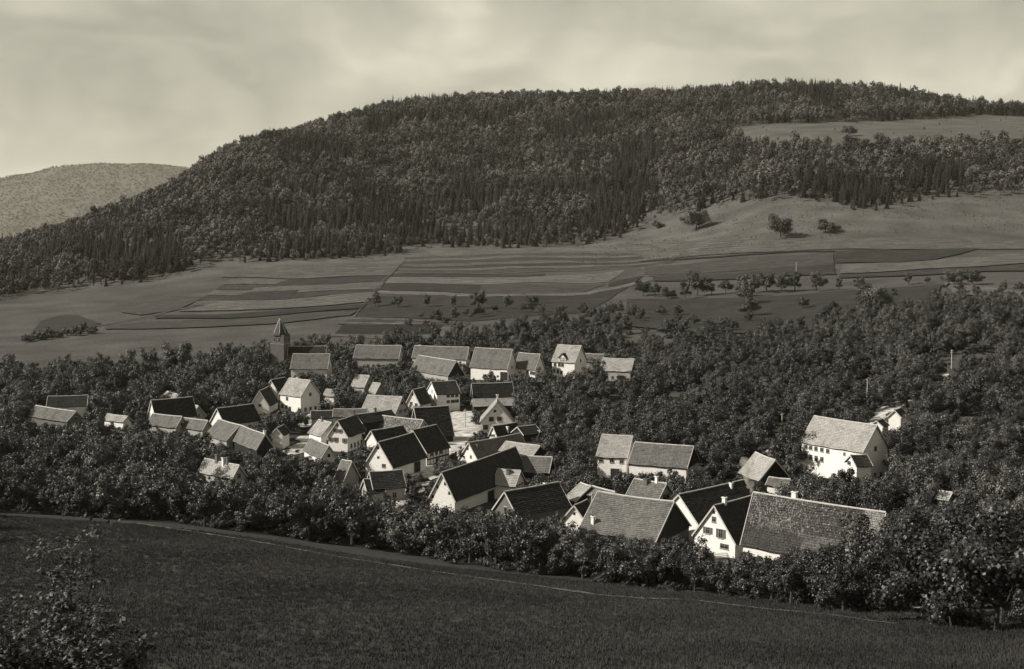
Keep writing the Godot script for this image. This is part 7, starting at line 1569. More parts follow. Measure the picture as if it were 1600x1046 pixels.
	tree(1, 56.69, -151.21, 1.3, 1.98, "right-hand sizeable upright fruit tree in front of the low shed near the right edge", ORCHARD)
	tree(0, 62.47, -191.17, 1.1, 5.37, "left-hand sizeable round-crowned fruit tree in front of the low shed near the right edge", ORCHARD)
	tree(0, 61.13, -163.55, 1.3, 5.31, "right-hand sizeable round-crowned fruit tree in front of the low shed near the right edge", ORCHARD)
	tree(3, 62.64, -171.18, 1.24, 6.11, "left-hand sizeable bushy fruit tree in front of the low shed near the right edge", ORCHARD)
	tree(3, 72.96, -195.87, 1.07, 3.81, "right-hand sizeable bushy fruit tree in front of the low shed near the right edge", ORCHARD)
	tree(0, 74.09, -239.46, 1.06, 1.23, "leftmost sizeable round-crowned fruit tree by the meadow path, right part", ORCHARD)
	tree(0, 71.46, -177.56, 1.3, 4.49, "second from left, sizeable round-crowned fruit tree by the meadow path, right part", ORCHARD)
	tree(0, 81.08, -195.4, 1.3, 4.42, "rightmost sizeable round-crowned fruit tree by the meadow path, right part", ORCHARD)
	tree(4, 44.5, -143.41, 0.8, 4.64, "leftmost young large broadleaf tree by the meadow path, right part", ORCHARD)
	tree(4, 52.86, -165.98, 0.72, 5.71, "second from left, young large broadleaf tree by the meadow path, right part", ORCHARD)
	tree(4, 52.29, -160.28, 0.76, 4.03, "third from left, young large broadleaf tree by the meadow path, right part", ORCHARD)
	tree(4, 56.33, -172.01, 0.78, 1.51, "fourth from left, young large broadleaf tree by the meadow path, right part", ORCHARD)
	tree(4, 93.01, -221.76, 0.76, 6.05, "fifth from left, young large broadleaf tree by the meadow path, right part", ORCHARD)
	tree(4, 93.29, -214.92, 0.79, 3.75, "rightmost young large broadleaf tree by the meadow path, right part", ORCHARD)
	tree(4, 77.47, -186.9, 0.97, 4.88, "large broadleaf tree by the meadow path, right part", ORCHARD)
	tree(0, 53.8, -184.4, 1.19, 1.01, "sizeable round-crowned fruit tree right of the long speckled-roof barn", ORCHARD)
	tree(2, 79.25, -205.86, 1.3, 1.73, "left-hand sizeable broad low fruit tree right of the low shed near the right edge", ORCHARD)
	tree(2, 121, -299.56, 1.02, 2.62, "right-hand sizeable broad low fruit tree right of the low shed near the right edge", ORCHARD)
	tree(1, 45.79, -156.33, 1.02, 4.14, "sizeable upright fruit tree right of the long speckled-roof barn", ORCHARD)
	tree(4, 63.46, -240.26, 1.12, 3.09, "sizeable large broadleaf tree behind the long speckled-roof barn", ORCHARD)
	tree(2, 39.31, -148.12, 0.9, 2.27, "broad low fruit tree in front of the long speckled-roof barn", ORCHARD)
	tree(3, 60.33, -139.25, 0.8, 4.24, "bushy fruit tree by the meadow path, right part", ORCHARD)
	tree(6, 52.73, -154.72, 0.77, 4.94, "young tall slender tree in front of the low shed near the right edge", ORCHARD)
	tree(2, -19.89, -227.07, 1.3, 0.98, "sizeable broad low fruit tree in front of the grey two-windowed gable house", ORCHARD)
	tree(4, 59.91, -253.89, 1.11, 3.81, "sizeable large broadleaf tree close right of the low lean-to", ORCHARD)
	tree(4, 57.17, -245.07, 1.07, 0.01, "sizeable large broadleaf tree close in front of the low lean-to", ORCHARD)
	tree(0, -30.47, -231.24, 1.3, 1.94, "sizeable round-crowned fruit tree in front of the small grey shed in trees", ORCHARD)
	tree(4, 103.41, -240.4, 1.04, 6.2, "left-hand sizeable large broadleaf tree well right of the low shed near the right edge", ORCHARD)
	tree(4, 117.05, -271.72, 1.04, 5.03, "right-hand sizeable large broadleaf tree well right of the low shed near the right edge", ORCHARD)
	tree(4, 67.67, -202.67, 0.67, 1.74, "left-hand young large broadleaf tree in front of the low shed near the right edge", ORCHARD)
	tree(4, 68.69, -184.14, 0.79, 2.4, "right-hand young large broadleaf tree in front of the low shed near the right edge", ORCHARD)
	tree(4, 95.33, -241.06, 1.03, 0.08, "sizeable large broadleaf tree right of the low shed near the right edge", ORCHARD)
	tree(4, 68.22, -254.8, 1.07, 2.4, "sizeable large broadleaf tree in front of the little schoolhouse annex", ORCHARD)
	tree(2, 16.73, -178.21, 0.95, 3.52, "broad low fruit tree in front of the big coursed-roof barn", ORCHARD)
	tree(4, 89.57, -236.83, 0.95, 0.78, "large broadleaf tree close right of the low shed near the right edge", ORCHARD)
	tree(0, 40.56, -153.63, 0.8, 1.72, "round-crowned fruit tree close in front of the long speckled-roof barn", ORCHARD)
	tree(4, 39.31, -143.19, 0.57, 2.29, "left-hand young large broadleaf tree right of the long speckled-roof barn", ORCHARD)
	tree(4, 45.27, -161.84, 0.62, 2.3, "right-hand young large broadleaf tree right of the long speckled-roof barn", ORCHARD)
	tree(1, 56.09, -178.05, 0.96, 0.27, "upright fruit tree by the meadow path, right part", ORCHARD)
	tree(3, -22.78, -236.95, 1.13, 1.66, "sizeable bushy fruit tree in front of the grey two-windowed gable house", ORCHARD)
	tree(0, -43.61, -232.31, 1.14, 0.08, "sizeable round-crowned fruit tree in front of the tiny pale-gabled hut", ORCHARD)
	tree(4, -2.71, -202.68, 0.77, 1.88, "young large broadleaf tree left of the dark course-lined barn", ORCHARD)
	tree(1, 50.37, -170.44, 0.9, 5.21, "upright fruit tree right of the long speckled-roof barn", ORCHARD)
	tree(3, 95.13, -230.95, 1.1, 2.74, "sizeable bushy fruit tree right of the low shed near the right edge", ORCHARD)
	tree(0, -3.03, -217.33, 1.06, 1.57, "sizeable round-crowned fruit tree left of the dark course-lined barn", ORCHARD)
	tree(3, 0.1, -211.05, 0.84, 2.72, "leftmost bushy fruit tree in front of the dark course-lined barn", ORCHARD)
	tree(3, 1.23, -197.11, 0.91, 4.46, "second from left, bushy fruit tree in front of the dark course-lined barn", ORCHARD)
	tree(3, 2.03, -205.69, 0.97, 2.63, "rightmost bushy fruit tree in front of the dark course-lined barn", ORCHARD)
	tree(3, 10.94, -186.82, 0.88, 3.08, "bushy fruit tree close in front of the annex with one loft opening", ORCHARD)
	tree(0, 26.22, -177.07, 0.86, 4.98, "round-crowned fruit tree left of the nearest white gable house", ORCHARD)
	tree(0, 49.42, -175.23, 0.85, 4.89, "round-crowned fruit tree right of the long speckled-roof barn", ORCHARD)
	tree(4, -75.66, -254.07, 0.8, 0.05, "left-hand large broadleaf tree left of the three-chimney cottage", ORCHARD)
	tree(4, -66.31, -242.75, 0.9, 4.33, "right-hand large broadleaf tree left of the three-chimney cottage", ORCHARD)
	tree(1, 85.16, -220.5, 1.13, 3.19, "leftmost sizeable upright fruit tree right of the low shed near the right edge", ORCHARD)
	tree(1, 120.8, -291.57, 1.05, 2.25, "second from left, sizeable upright fruit tree right of the low shed near the right edge", ORCHARD)
	tree(1, 106.9, -257.09, 1.1, 4.07, "rightmost sizeable upright fruit tree right of the low shed near the right edge", ORCHARD)
	tree(4, -59.43, -240.14, 0.83, 2.95, "left-hand large broadleaf tree close in front of the three-chimney cottage", ORCHARD)
	tree(4, -53.23, -235.93, 0.86, 4.99, "right-hand large broadleaf tree close in front of the three-chimney cottage", ORCHARD)
	tree(0, 49.24, -114.9, 0.55, 1.15, "left-hand young round-crowned fruit tree by the meadow path, right part", ORCHARD)
	tree(0, 78.12, -181, 0.66, 2.11, "right-hand young round-crowned fruit tree by the meadow path, right part", ORCHARD)
	tree(4, -116.56, -278.54, 1, 2.29, "sizeable large broadleaf tree in front of the far left low barn", ORCHARD)
	tree(4, 39, -272.77, 0.98, 5.42, "sizeable large broadleaf tree right of the cottage with the gable window", ORCHARD)
	tree(4, 77.96, -257.01, 0.92, 4.53, "large broadleaf tree in front of the little schoolhouse annex", ORCHARD)
	tree(1, 4.13, -192.97, 0.96, 0.16, "left-hand upright fruit tree in front of the dark course-lined barn", ORCHARD)
	tree(1, 5.48, -199.99, 0.93, 3.17, "right-hand upright fruit tree in front of the dark course-lined barn", ORCHARD)
	tree(0, -22.75, -245.21, 1.13, 4.45, "sizeable round-crowned fruit tree in front of the grey two-windowed gable house", ORCHARD)
	tree(2, -34.67, -242, 1.12, 1.1, "sizeable broad low fruit tree in front of the small grey shed in trees", ORCHARD)
	tree(1, -12.21, -218.02, 1.07, 0.62, "sizeable upright fruit tree in front of the great black-roofed barn", ORCHARD)
	tree(4, -87.26, -249.62, 0.88, 2.63, "leftmost large broadleaf tree in front of the small pale shed", ORCHARD)
	tree(4, -88.08, -273.24, 0.88, 1.64, "second from left, large broadleaf tree in front of the small pale shed", ORCHARD)
	tree(4, -88.75, -282.52, 0.82, 5.87, "rightmost large broadleaf tree in front of the small pale shed", ORCHARD)
	tree(3, -36.82, -258.47, 1.14, 3.5, "sizeable bushy fruit tree close in front of the small grey shed in trees", ORCHARD)
	tree(4, 72.81, -324.47, 1.13, 4.64, "sizeable large broadleaf tree behind the low lean-to", ORCHARD)
	tree(0, 55.04, -215.78, 0.98, 0.12, "sizeable round-crowned fruit tree close behind the long speckled-roof barn", ORCHARD)
	tree(0, -32.13, -252.61, 1.14, 5.21, "sizeable round-crowned fruit tree close in front of the small dark sunken shed", ORCHARD)
	tree(1, 40.88, -164.61, 0.74, 0.66, "left-hand young upright fruit tree close in front of the long speckled-roof barn", ORCHARD)
	tree(1, 41.68, -159.36, 0.77, 5.49, "right-hand young upright fruit tree close in front of the long speckled-roof barn", ORCHARD)
	tree(4, -12.1, -224.51, 0.62, 5.79, "leftmost young large broadleaf tree in front of the great black-roofed barn", ORCHARD)
	tree(4, -7.91, -220.37, 0.61, 0.22, "second from left, young large broadleaf tree in front of the great black-roofed barn", ORCHARD)
	tree(4, -7.31, -210.26, 0.73, 1.91, "rightmost young large broadleaf tree in front of the great black-roofed barn", ORCHARD)
	tree(3, 63.89, -260.71, 1.14, 4.95, "sizeable bushy fruit tree right of the low lean-to", ORCHARD)
	tree(4, -92.22, -313.16, 1.07, 2.5, "sizeable large broadleaf tree in front of the worn long outbuilding", ORCHARD)
	tree(0, 70.27, -214.12, 0.95, 3.33, "left-hand round-crowned fruit tree left of the low shed near the right edge", ORCHARD)
	tree(0, 80.45, -238.97, 0.87, 4.02, "right-hand round-crowned fruit tree left of the low shed near the right edge", ORCHARD)
	tree(3, 91, -264.52, 1.14, 2.93, "sizeable bushy fruit tree close left of the low shed near the right edge", ORCHARD)
	tree(4, -104.87, -309.69, 1.05, 3.64, "leftmost sizeable large broadleaf tree in front of the small pale shed", ORCHARD)
	tree(4, -104.96, -320.63, 1.02, 2.35, "second from left, sizeable large broadleaf tree in front of the small pale shed", ORCHARD)
	tree(4, -97.45, -319.2, 1.03, 3.69, "rightmost sizeable large broadleaf tree in front of the small pale shed", ORCHARD)
	tree(1, 49.92, -180.24, 0.75, 6.19, "left-hand young upright fruit tree right of the long speckled-roof barn", ORCHARD)
	tree(1, 47.11, -166.1, 0.79, 4.98, "right-hand young upright fruit tree right of the long speckled-roof barn", ORCHARD)
	tree(4, 62.23, -328.96, 1.11, 5.27, "sizeable large broadleaf tree behind the bent-roof barn", ORCHARD)
	tree(3, -84.14, -261.11, 1.11, 5.43, "sizeable bushy fruit tree in front of the small pale shed", ORCHARD)
	tree(4, -172.02, -400.53, 1.04, 0.22, "leftmost sizeable large broadleaf tree left of the far left low barn", ORCHARD)
	tree(4, -157.43, -368.71, 0.98, 5.06, "second from left, sizeable large broadleaf tree left of the far left low barn", ORCHARD)
	tree(4, -134.47, -322.71, 1.08, 0.77, "rightmost sizeable large broadleaf tree left of the far left low barn", ORCHARD)
	tree(3, -111.19, -257.07, 1.09, 1.58, "sizeable bushy fruit tree well left of the far left low barn", ORCHARD)
	tree(4, 103.77, -271.52, 0.91, 0.55, "left-hand large broadleaf tree right of the low shed near the right edge", ORCHARD)
	tree(4, 124.51, -308.79, 0.91, 3.47, "right-hand large broadleaf tree right of the low shed near the right edge", ORCHARD)
	tree(1, 65.2, -196.9, 0.88, 4.74, "leftmost upright fruit tree in front of the low shed near the right edge", ORCHARD)
	tree(1, 79.51, -233.56, 0.88, 0.02, "second from left, upright fruit tree in front of the low shed near the right edge", ORCHARD)
	tree(1, 71.11, -205.96, 0.96, 5.69, "third from left, upright fruit tree in front of the low shed near the right edge", ORCHARD)
	tree(1, 76.54, -217.5, 0.87, 2, "rightmost upright fruit tree in front of the low shed near the right edge", ORCHARD)
	tree(0, 80.16, -227.65, 0.99, 5.2, "sizeable round-crowned fruit tree close in front of the low shed near the right edge", ORCHARD)
	tree(2, 44.92, -181.59, 0.66, 4.94, "left-hand young broad low fruit tree close in front of the long speckled-roof barn", ORCHARD)
	tree(2, 45.01, -172.05, 0.75, 4.95, "right-hand young broad low fruit tree close in front of the long speckled-roof barn", ORCHARD)
	tree(4, 80.79, -262.68, 0.87, 0.91, "large broadleaf tree right of the little schoolhouse annex", ORCHARD)
	tree(4, 96.23, -339.2, 1.11, 3.34, "sizeable large broadleaf tree close left of the small gable behind the schoolhouse", ORCHARD)
	tree(4, -84.15, -306.57, 1.01, 5.51, "sizeable large broadleaf tree left of the three-chimney cottage", ORCHARD)
	tree(2, -48.48, -240.25, 1.02, 0.88, "sizeable broad low fruit tree right of the three-chimney cottage", ORCHARD)
	tree(3, -69.79, -257.11, 0.99, 3.76, "left-hand sizeable bushy fruit tree left of the three-chimney cottage", ORCHARD)
	tree(3, -67.22, -249.58, 1.02, 0.81, "right-hand sizeable bushy fruit tree left of the three-chimney cottage", ORCHARD)
	tree(4, 15.93, -184.07, 0.6, 1.52, "young large broadleaf tree in front of the big coursed-roof barn", ORCHARD)
	tree(4, 85.73, -228.09, 0.72, 2.01, "left-hand young large broadleaf tree right of the low shed near the right edge", ORCHARD)
	tree(4, 81.91, -216.09, 0.7, 0.77, "right-hand young large broadleaf tree right of the low shed near the right edge", ORCHARD)
	tree(4, 35.57, -342.15, 1.1, 4.12, "sizeable large broadleaf tree close right of the white house with arched doorway", ORCHARD)
	tree(4, 144.45, -383.38, 1.13, 1.16, "leftmost sizeable large broadleaf tree well right of the tiny white hut by the road", ORCHARD)
	tree(4, 152.65, -387.56, 1.06, 5.77, "second sizeable large broadleaf tree well right of the tiny white hut by the road", ORCHARD)
	tree(4, 164.97, -404.19, 1.12, 3.74, "third sizeable large broadleaf tree well right of the tiny white hut by the road", ORCHARD)
	tree(4, 135.72, -315.25, 1.01, 5.58, "fourth sizeable large broadleaf tree well right of the tiny white hut by the road", ORCHARD)
	tree(4, 159.56, -369.69, 1.1, 4.27, "rightmost sizeable large broadleaf tree well right of the tiny white hut by the road", ORCHARD)
	tree(0, 34.15, -158.88, 0.67, 6.11, "left-hand young round-crowned fruit tree left of the long speckled-roof barn", ORCHARD)
	tree(0, 39.02, -175.17, 0.64, 4.47, "right-hand young round-crowned fruit tree left of the long speckled-roof barn", ORCHARD)
	tree(4, -52.26, -262.71, 0.85, 0.3, "large broadleaf tree right of the three-chimney cottage", ORCHARD)
	tree(4, 7.11, -204.86, 0.66, 1.3, "young large broadleaf tree left of the annex with one loft opening", ORCHARD)
	tree(2, 11.97, -207.36, 0.87, 1.04, "broad low fruit tree close in front of the annex with one loft opening", ORCHARD)
	tree(2, 66.28, -208.15, 0.87, 4.76, "broad low fruit tree by the meadow path, right part", ORCHARD)
	tree(3, -45.67, -262.15, 1.06, 3.44, "sizeable bushy fruit tree left of the small grey shed in trees", ORCHARD)
	tree(0, -91.24, -303.73, 1.15, 3.09, "leftmost sizeable round-crowned fruit tree left of the three-chimney cottage", ORCHARD)
	tree(0, -75.86, -264.13, 1.03, 6.05, "second from left, sizeable round-crowned fruit tree left of the three-chimney cottage", ORCHARD)
	tree(0, -77.82, -272.06, 1.12, 5.23, "third from left, sizeable round-crowned fruit tree left of the three-chimney cottage", ORCHARD)
	tree(0, -74.08, -279.06, 1.07, 1.25, "rightmost sizeable round-crowned fruit tree left of the three-chimney cottage", ORCHARD)
	tree(4, 59.25, -335.93, 1.07, 1.83, "sizeable large broadleaf tree left of the bent-roof barn", ORCHARD)
	tree(4, 93.24, -278.41, 0.89, 3.98, "left-hand large broadleaf tree behind the low shed near the right edge", ORCHARD)
	tree(4, 111.79, -289.59, 0.8, 0.61, "right-hand large broadleaf tree behind the low shed near the right edge", ORCHARD)
	tree(4, -14.67, -231.49, 0.74, 3.1, "young large broadleaf tree left of the great black-roofed barn", ORCHARD)
	tree(0, 14.48, -192.39, 0.79, 4.25, "left-hand young round-crowned fruit tree left of the big coursed-roof barn", ORCHARD)
	tree(0, 15.9, -198.15, 0.72, 5.6, "right-hand young round-crowned fruit tree left of the big coursed-roof barn", ORCHARD)
	tree(0, 104.68, -264.42, 1.08, 5.82, "sizeable round-crowned fruit tree right of the low shed near the right edge", ORCHARD)
	tree(4, 77.43, -222.6, 0.7, 3.12, "young large broadleaf tree close in front of the low shed near the right edge", ORCHARD)
	tree(0, -110.91, -274.65, 1.11, 0.1, "left-hand sizeable round-crowned fruit tree in front of the far left low barn", ORCHARD)
	tree(0, -97.61, -273.29, 1.11, 5.78, "right-hand sizeable round-crowned fruit tree in front of the far left low barn", ORCHARD)
	tree(3, 36.88, -163.44, 0.6, 4.05, "left-hand young bushy fruit tree left of the long speckled-roof barn", ORCHARD)
	tree(3, 35.42, -154.99, 0.62, 3.69, "right-hand young bushy fruit tree left of the long speckled-roof barn", ORCHARD)
	tree(4, 108.25, -315.75, 0.98, 4.44, "sizeable large broadleaf tree right of the tiny white hut by the road", ORCHARD)
	tree(4, 127.93, -294.18, 0.91, 3.02, "large broadleaf tree well right of the low shed near the right edge", ORCHARD)
	tree(4, 8.43, -212.96, 0.57, 2.91, "left-hand young large broadleaf tree in front of the annex with one loft opening", ORCHARD)
	tree(4, 8.67, -192.87, 0.6, 5.12, "right-hand young large broadleaf tree in front of the annex with one loft opening", ORCHARD)
	tree(1, 19.78, -186.71, 0.68, 0.47, "leftmost young upright fruit tree in front of the big coursed-roof barn", ORCHARD)
	tree(1, 19.37, -173.64, 0.69, 5.73, "second from left, young upright fruit tree in front of the big coursed-roof barn", ORCHARD)
	tree(1, 21.58, -180.54, 0.77, 1.5, "rightmost young upright fruit tree in front of the big coursed-roof barn", ORCHARD)
	tree(2, 32.4, -170.07, 0.6, 4.75, "left-hand young broad low fruit tree in front of the nearest white gable house", ORCHARD)
	tree(2, 31.44, -162.05, 0.65, 3.09, "right-hand young broad low fruit tree in front of the nearest white gable house", ORCHARD)
	tree(2, 100.61, -286.23, 1.14, 5.89, "left-hand sizeable broad low fruit tree behind the low shed near the right edge", ORCHARD)
	tree(2, 116.07, -314.05, 1.07, 1.07, "right-hand sizeable broad low fruit tree behind the low shed near the right edge", ORCHARD)
	tree(1, -93.19, -268.86, 1, 5.41, "left-hand sizeable upright fruit tree in front of the small pale shed", ORCHARD)
	tree(1, -79.63, -238.01, 1.01, 2.69, "right-hand sizeable upright fruit tree in front of the small pale shed", ORCHARD)
	tree(4, 97.83, -274.15, 0.84, 3.77, "large broadleaf tree close behind the low shed near the right edge", ORCHARD)
	tree(1, 16.11, -188.22, 0.8, 5.2, "upright fruit tree in front of the big coursed-roof barn", ORCHARD)
	tree(1, 10.02, -199.33, 0.84, 1.91, "upright fruit tree close in front of the annex with one loft opening", ORCHARD)
	tree(4, -129.15, -328.21, 0.96, 4.78, "leftmost large broadleaf tree in front of the far left low barn", ORCHARD)
	tree(4, -109.28, -281.13, 0.86, 4.38, "second from left, large broadleaf tree in front of the far left low barn", ORCHARD)
	tree(4, -120.79, -328.93, 0.93, 3.28, "rightmost large broadleaf tree in front of the far left low barn", ORCHARD)
	tree(2, -5.44, -235.16, 0.91, 2.12, "left-hand broad low fruit tree in front of the great black-roofed barn", ORCHARD)
	tree(2, -5.35, -247.09, 0.98, 3.52, "right-hand broad low fruit tree in front of the great black-roofed barn", ORCHARD)
	tree(2, 8.71, -221.18, 0.87, 1.28, "broad low fruit tree close left of the annex with one loft opening", ORCHARD)
	tree(1, 34.97, -151.54, 0.64, 4.32, "young upright fruit tree in front of the long speckled-roof barn", ORCHARD)
	tree(1, 98.01, -265.13, 1.11, 1.59, "sizeable upright fruit tree close behind the low shed near the right edge", ORCHARD)
	tree(1, -53.63, -254.85, 1.06, 1.34, "sizeable upright fruit tree right of the three-chimney cottage", ORCHARD)
	tree(3, -48.11, -253.14, 0.96, 5.37, "bushy fruit tree in front of the tiny pale-gabled hut", ORCHARD)
	tree(5, 45.95, -126.21, 0.63, 0.78, "young small fruit tree by the meadow path, right part", ORCHARD)
	tree(0, 84.65, -251.99, 0.98, 0.22, "round-crowned fruit tree close left of the low shed near the right edge", ORCHARD)
	tree(4, 48.28, -379.79, 1.09, 2.62, "left-hand sizeable large broadleaf tree behind the long worn barn beside the arched house", ORCHARD)
	tree(4, 49.68, -366.68, 1.09, 3.73, "right-hand sizeable large broadleaf tree behind the long worn barn beside the arched house", ORCHARD)
	tree(0, 55.13, -191.32, 0.74, 2.23, "young round-crowned fruit tree right of the long speckled-roof barn", ORCHARD)
	tree(3, 23.05, -173.61, 0.65, 4.72, "young bushy fruit tree right of the big coursed-roof barn", ORCHARD)
	tree(1, 38.72, -167.81, 0.69, 5.93, "young upright fruit tree left of the long speckled-roof barn", ORCHARD)
	tree(2, 61.27, -268.19, 1.02, 2.38, "sizeable broad low fruit tree close in front of the low lean-to", ORCHARD)
	tree(0, 24.36, -185.73, 0.71, 2.96, "young round-crowned fruit tree right of the big coursed-roof barn", ORCHARD)
	tree(4, -100.29, -342.19, 0.95, 0.07, "left-hand large broadleaf tree close in front of the worn long outbuilding", ORCHARD)
	tree(4, -94.65, -330.26, 0.96, 4.75, "right-hand large broadleaf tree close in front of the worn long outbuilding", ORCHARD)
	tree(1, -8.96, -239.14, 0.86, 5.36, "left-hand upright fruit tree in front of the great black-roofed barn", ORCHARD)
	tree(1, -4.97, -224.7, 0.91, 4.38, "right-hand upright fruit tree in front of the great black-roofed barn", ORCHARD)
	tree(2, -21.13, -255.02, 0.96, 0.35, "broad low fruit tree in front of the grey two-windowed gable house", ORCHARD)
	tree(3, 100.81, -234.81, 0.86, 2.12, "bushy fruit tree well right of the low shed near the right edge", ORCHARD)
	tree(6, 73.86, -252.75, 0.82, 2.16, "tall slender tree in front of the little schoolhouse annex", ORCHARD)
	tree(2, -41.83, -243.31, 0.92, 4.44, "broad low fruit tree left of the small grey shed in trees", ORCHARD)
	tree(4, 61.17, -375.12, 1.08, 3.04, "sizeable large broadleaf tree right of the long worn barn beside the arched house", ORCHARD)
	tree(4, -0.56, -222.46, 0.64, 0.7, "young large broadleaf tree in front of the dark course-lined barn", ORCHARD)
	tree(0, 17.34, -204.2, 0.77, 1.05, "left-hand young round-crowned fruit tree in front of the big coursed-roof barn", ORCHARD)
	tree(0, 23.62, -192.26, 0.66, 1.13, "right-hand young round-crowned fruit tree in front of the big coursed-roof barn", ORCHARD)
	tree(0, 97.66, -303.07, 1.13, 4.98, "sizeable round-crowned fruit tree right of the little schoolhouse annex", ORCHARD)
	tree(4, -145.71, -540.53, 1.54, 5.99, "left-hand sizeable large broadleaf tree behind the small shed behind the dark barn", ORCHARD)
	tree(4, -145.72, -542.71, 1.41, 4.26, "right-hand sizeable large broadleaf tree behind the small shed behind the dark barn", ORCHARD)
	tree(1, -82.18, -280.67, 1.12, 1.17, "sizeable upright fruit tree left of the three-chimney cottage", ORCHARD)
	tree(4, -121.31, -354.08, 1.01, 1.48, "sizeable large broadleaf tree close left of the small pale shed", ORCHARD)
	tree(4, 44.17, -345.29, 0.98, 0.56, "sizeable large broadleaf tree close behind the long worn barn beside the arched house", ORCHARD)
	tree(3, 71.53, -263.21, 0.87, 3.03, "left-hand bushy fruit tree in front of the little schoolhouse annex", ORCHARD)
	tree(3, 82.07, -268.77, 0.96, 4.66, "right-hand bushy fruit tree in front of the little schoolhouse annex", ORCHARD)
	tree(0, 14.79, -284.18, 1.05, 2.91, "sizeable round-crowned fruit tree close left of the small bright-roofed barn", ORCHARD)
	tree(4, 39.59, -362.72, 1.02, 1.06, "sizeable large broadleaf tree right of the white house with arched doorway", ORCHARD)
	tree(1, 44.36, -276.05, 1.08, 3.74, "sizeable upright fruit tree close behind the black-roofed barn behind the front houses", ORCHARD)
	tree(4, 101.8, -322.14, 0.91, 1.46, "large broadleaf tree close in front of the tiny white hut by the road", ORCHARD)
	tree(4, 112.4, -334.58, 0.94, 5.24, "large broadleaf tree close right of the tiny white hut by the road", ORCHARD)
	tree(1, -72.9, -245.79, 0.96, 5.41, "upright fruit tree left of the three-chimney cottage", ORCHARD)
	tree(0, 67.16, -281.19, 1.03, 1.1, "sizeable round-crowned fruit tree close right of the low lean-to", ORCHARD)
	tree(2, 79.61, -247.65, 0.91, 5.83, "broad low fruit tree left of the low shed near the right edge", ORCHARD)
	tree(0, -61.34, -252.68, 0.91, 3.37, "leftmost round-crowned fruit tree in front of the three-chimney cottage", ORCHARD)
	tree(0, -59.58, -261.3, 0.88, 3.02, "second from left, round-crowned fruit tree in front of the three-chimney cottage", ORCHARD)
	tree(0, -54.3, -247.51, 0.9, 2.07, "rightmost round-crowned fruit tree in front of the three-chimney cottage", ORCHARD)
	tree(4, 125.13, -388.26, 1.09, 2.13, "sizeable large broadleaf tree behind the tiny white hut by the road", ORCHARD)
	tree(4, -87.76, -328.68, 0.92, 3.44, "large broadleaf tree close in front of the low worn shed", ORCHARD)
	tree(0, 44.41, -176.74, 0.64, 3, "young round-crowned fruit tree close in front of the long speckled-roof barn", ORCHARD)
	tree(0, 95.74, -250.74, 0.91, 5.84, "left-hand round-crowned fruit tree right of the low shed near the right edge", ORCHARD)
	tree(0, 113.21, -280.58, 0.96, 0.43, "right-hand round-crowned fruit tree right of the low shed near the right edge", ORCHARD)
	tree(1, 71.79, -248.27, 0.96, 6.12, "upright fruit tree in front of the little schoolhouse annex", ORCHARD)
	tree(4, 73.3, -225.31, 0.63, 4.67, "young large broadleaf tree left of the low shed near the right edge", ORCHARD)
	tree(3, -88.09, -256.86, 0.89, 2.77, "left-hand bushy fruit tree in front of the small pale shed", ORCHARD)
	tree(3, -93.14, -277.97, 0.97, 5.96, "right-hand bushy fruit tree in front of the small pale shed", ORCHARD)
	tree(2, 22.07, -202.69, 0.74, 5.31, "young broad low fruit tree close in front of the big coursed-roof barn", ORCHARD)
	tree(0, 28.72, -166.56, 0.6, 4.67, "left-hand young round-crowned fruit tree in front of the nearest white gable house", ORCHARD)
	tree(0, 32.37, -165.99, 0.59, 4.81, "right-hand young round-crowned fruit tree in front of the nearest white gable house", ORCHARD)
	tree(0, 0.73, -230.54, 0.83, 1.35, "round-crowned fruit tree in front of the dark course-lined barn", ORCHARD)
	tree(1, 13.35, -201.79, 0.77, 5.33, "young upright fruit tree in front of the annex with one loft opening", ORCHARD)
	tree(4, 18.16, -305.46, 0.84, 5, "large broadleaf tree close behind the small bright-roofed barn", ORCHARD)
	tree(0, 25.64, -169.6, 0.61, 1.56, "young round-crowned fruit tree left of the nearest white gable house", ORCHARD)
	tree(1, -41.04, -249.55, 0.95, 4.32, "upright fruit tree left of the small grey shed in trees", ORCHARD)
	tree(2, 38.29, -179.17, 0.64, 4.63, "young broad low fruit tree left of the long speckled-roof barn", ORCHARD)
	tree(0, 45.97, -282.16, 1, 4.65, "sizeable round-crowned fruit tree close behind the black-roofed barn behind the front houses", ORCHARD)
	tree(0, -125.29, -289.44, 1.03, 3.32, "sizeable round-crowned fruit tree well left of the far left low barn", ORCHARD)
	tree(1, -103.15, -284.58, 1.08, 5.06, "sizeable upright fruit tree in front of the far left low barn", ORCHARD)
	tree(4, 12.68, -362.4, 0.99, 0.32, "sizeable large broadleaf tree close right of the dark shed beside the cottage", ORCHARD)
	tree(6, 96.99, -224.74, 0.69, 1.76, "young tall slender tree by the meadow path, right part", ORCHARD)
	tree(1, 55.47, -157.45, 0.59, 1.15, "left-hand young upright fruit tree by the meadow path, right part", ORCHARD)
	tree(1, 74.04, -172.18, 0.66, 5.2, "right-hand young upright fruit tree by the meadow path, right part", ORCHARD)
	tree(4, 102.89, -400.59, 1.09, 0.4, "left-hand sizeable large broadleaf tree behind the large schoolhouse", ORCHARD)
	tree(4, 109.91, -410.41, 1.1, 4.26, "right-hand sizeable large broadleaf tree behind the large schoolhouse", ORCHARD)
	tree(1, 106.76, -246.07, 0.93, 1.68, "upright fruit tree well right of the low shed near the right edge", ORCHARD)
	tree(2, -83.17, -299.29, 1.06, 5.42, "sizeable broad low fruit tree left of the three-chimney cottage", ORCHARD)
	tree(5, 12.74, -181.73, 0.82, 0.29, "small fruit tree in front of the annex with one loft opening", ORCHARD)
	tree(3, -59.44, -234.91, 0.81, 2.73, "bushy fruit tree in front of the three-chimney cottage", ORCHARD)
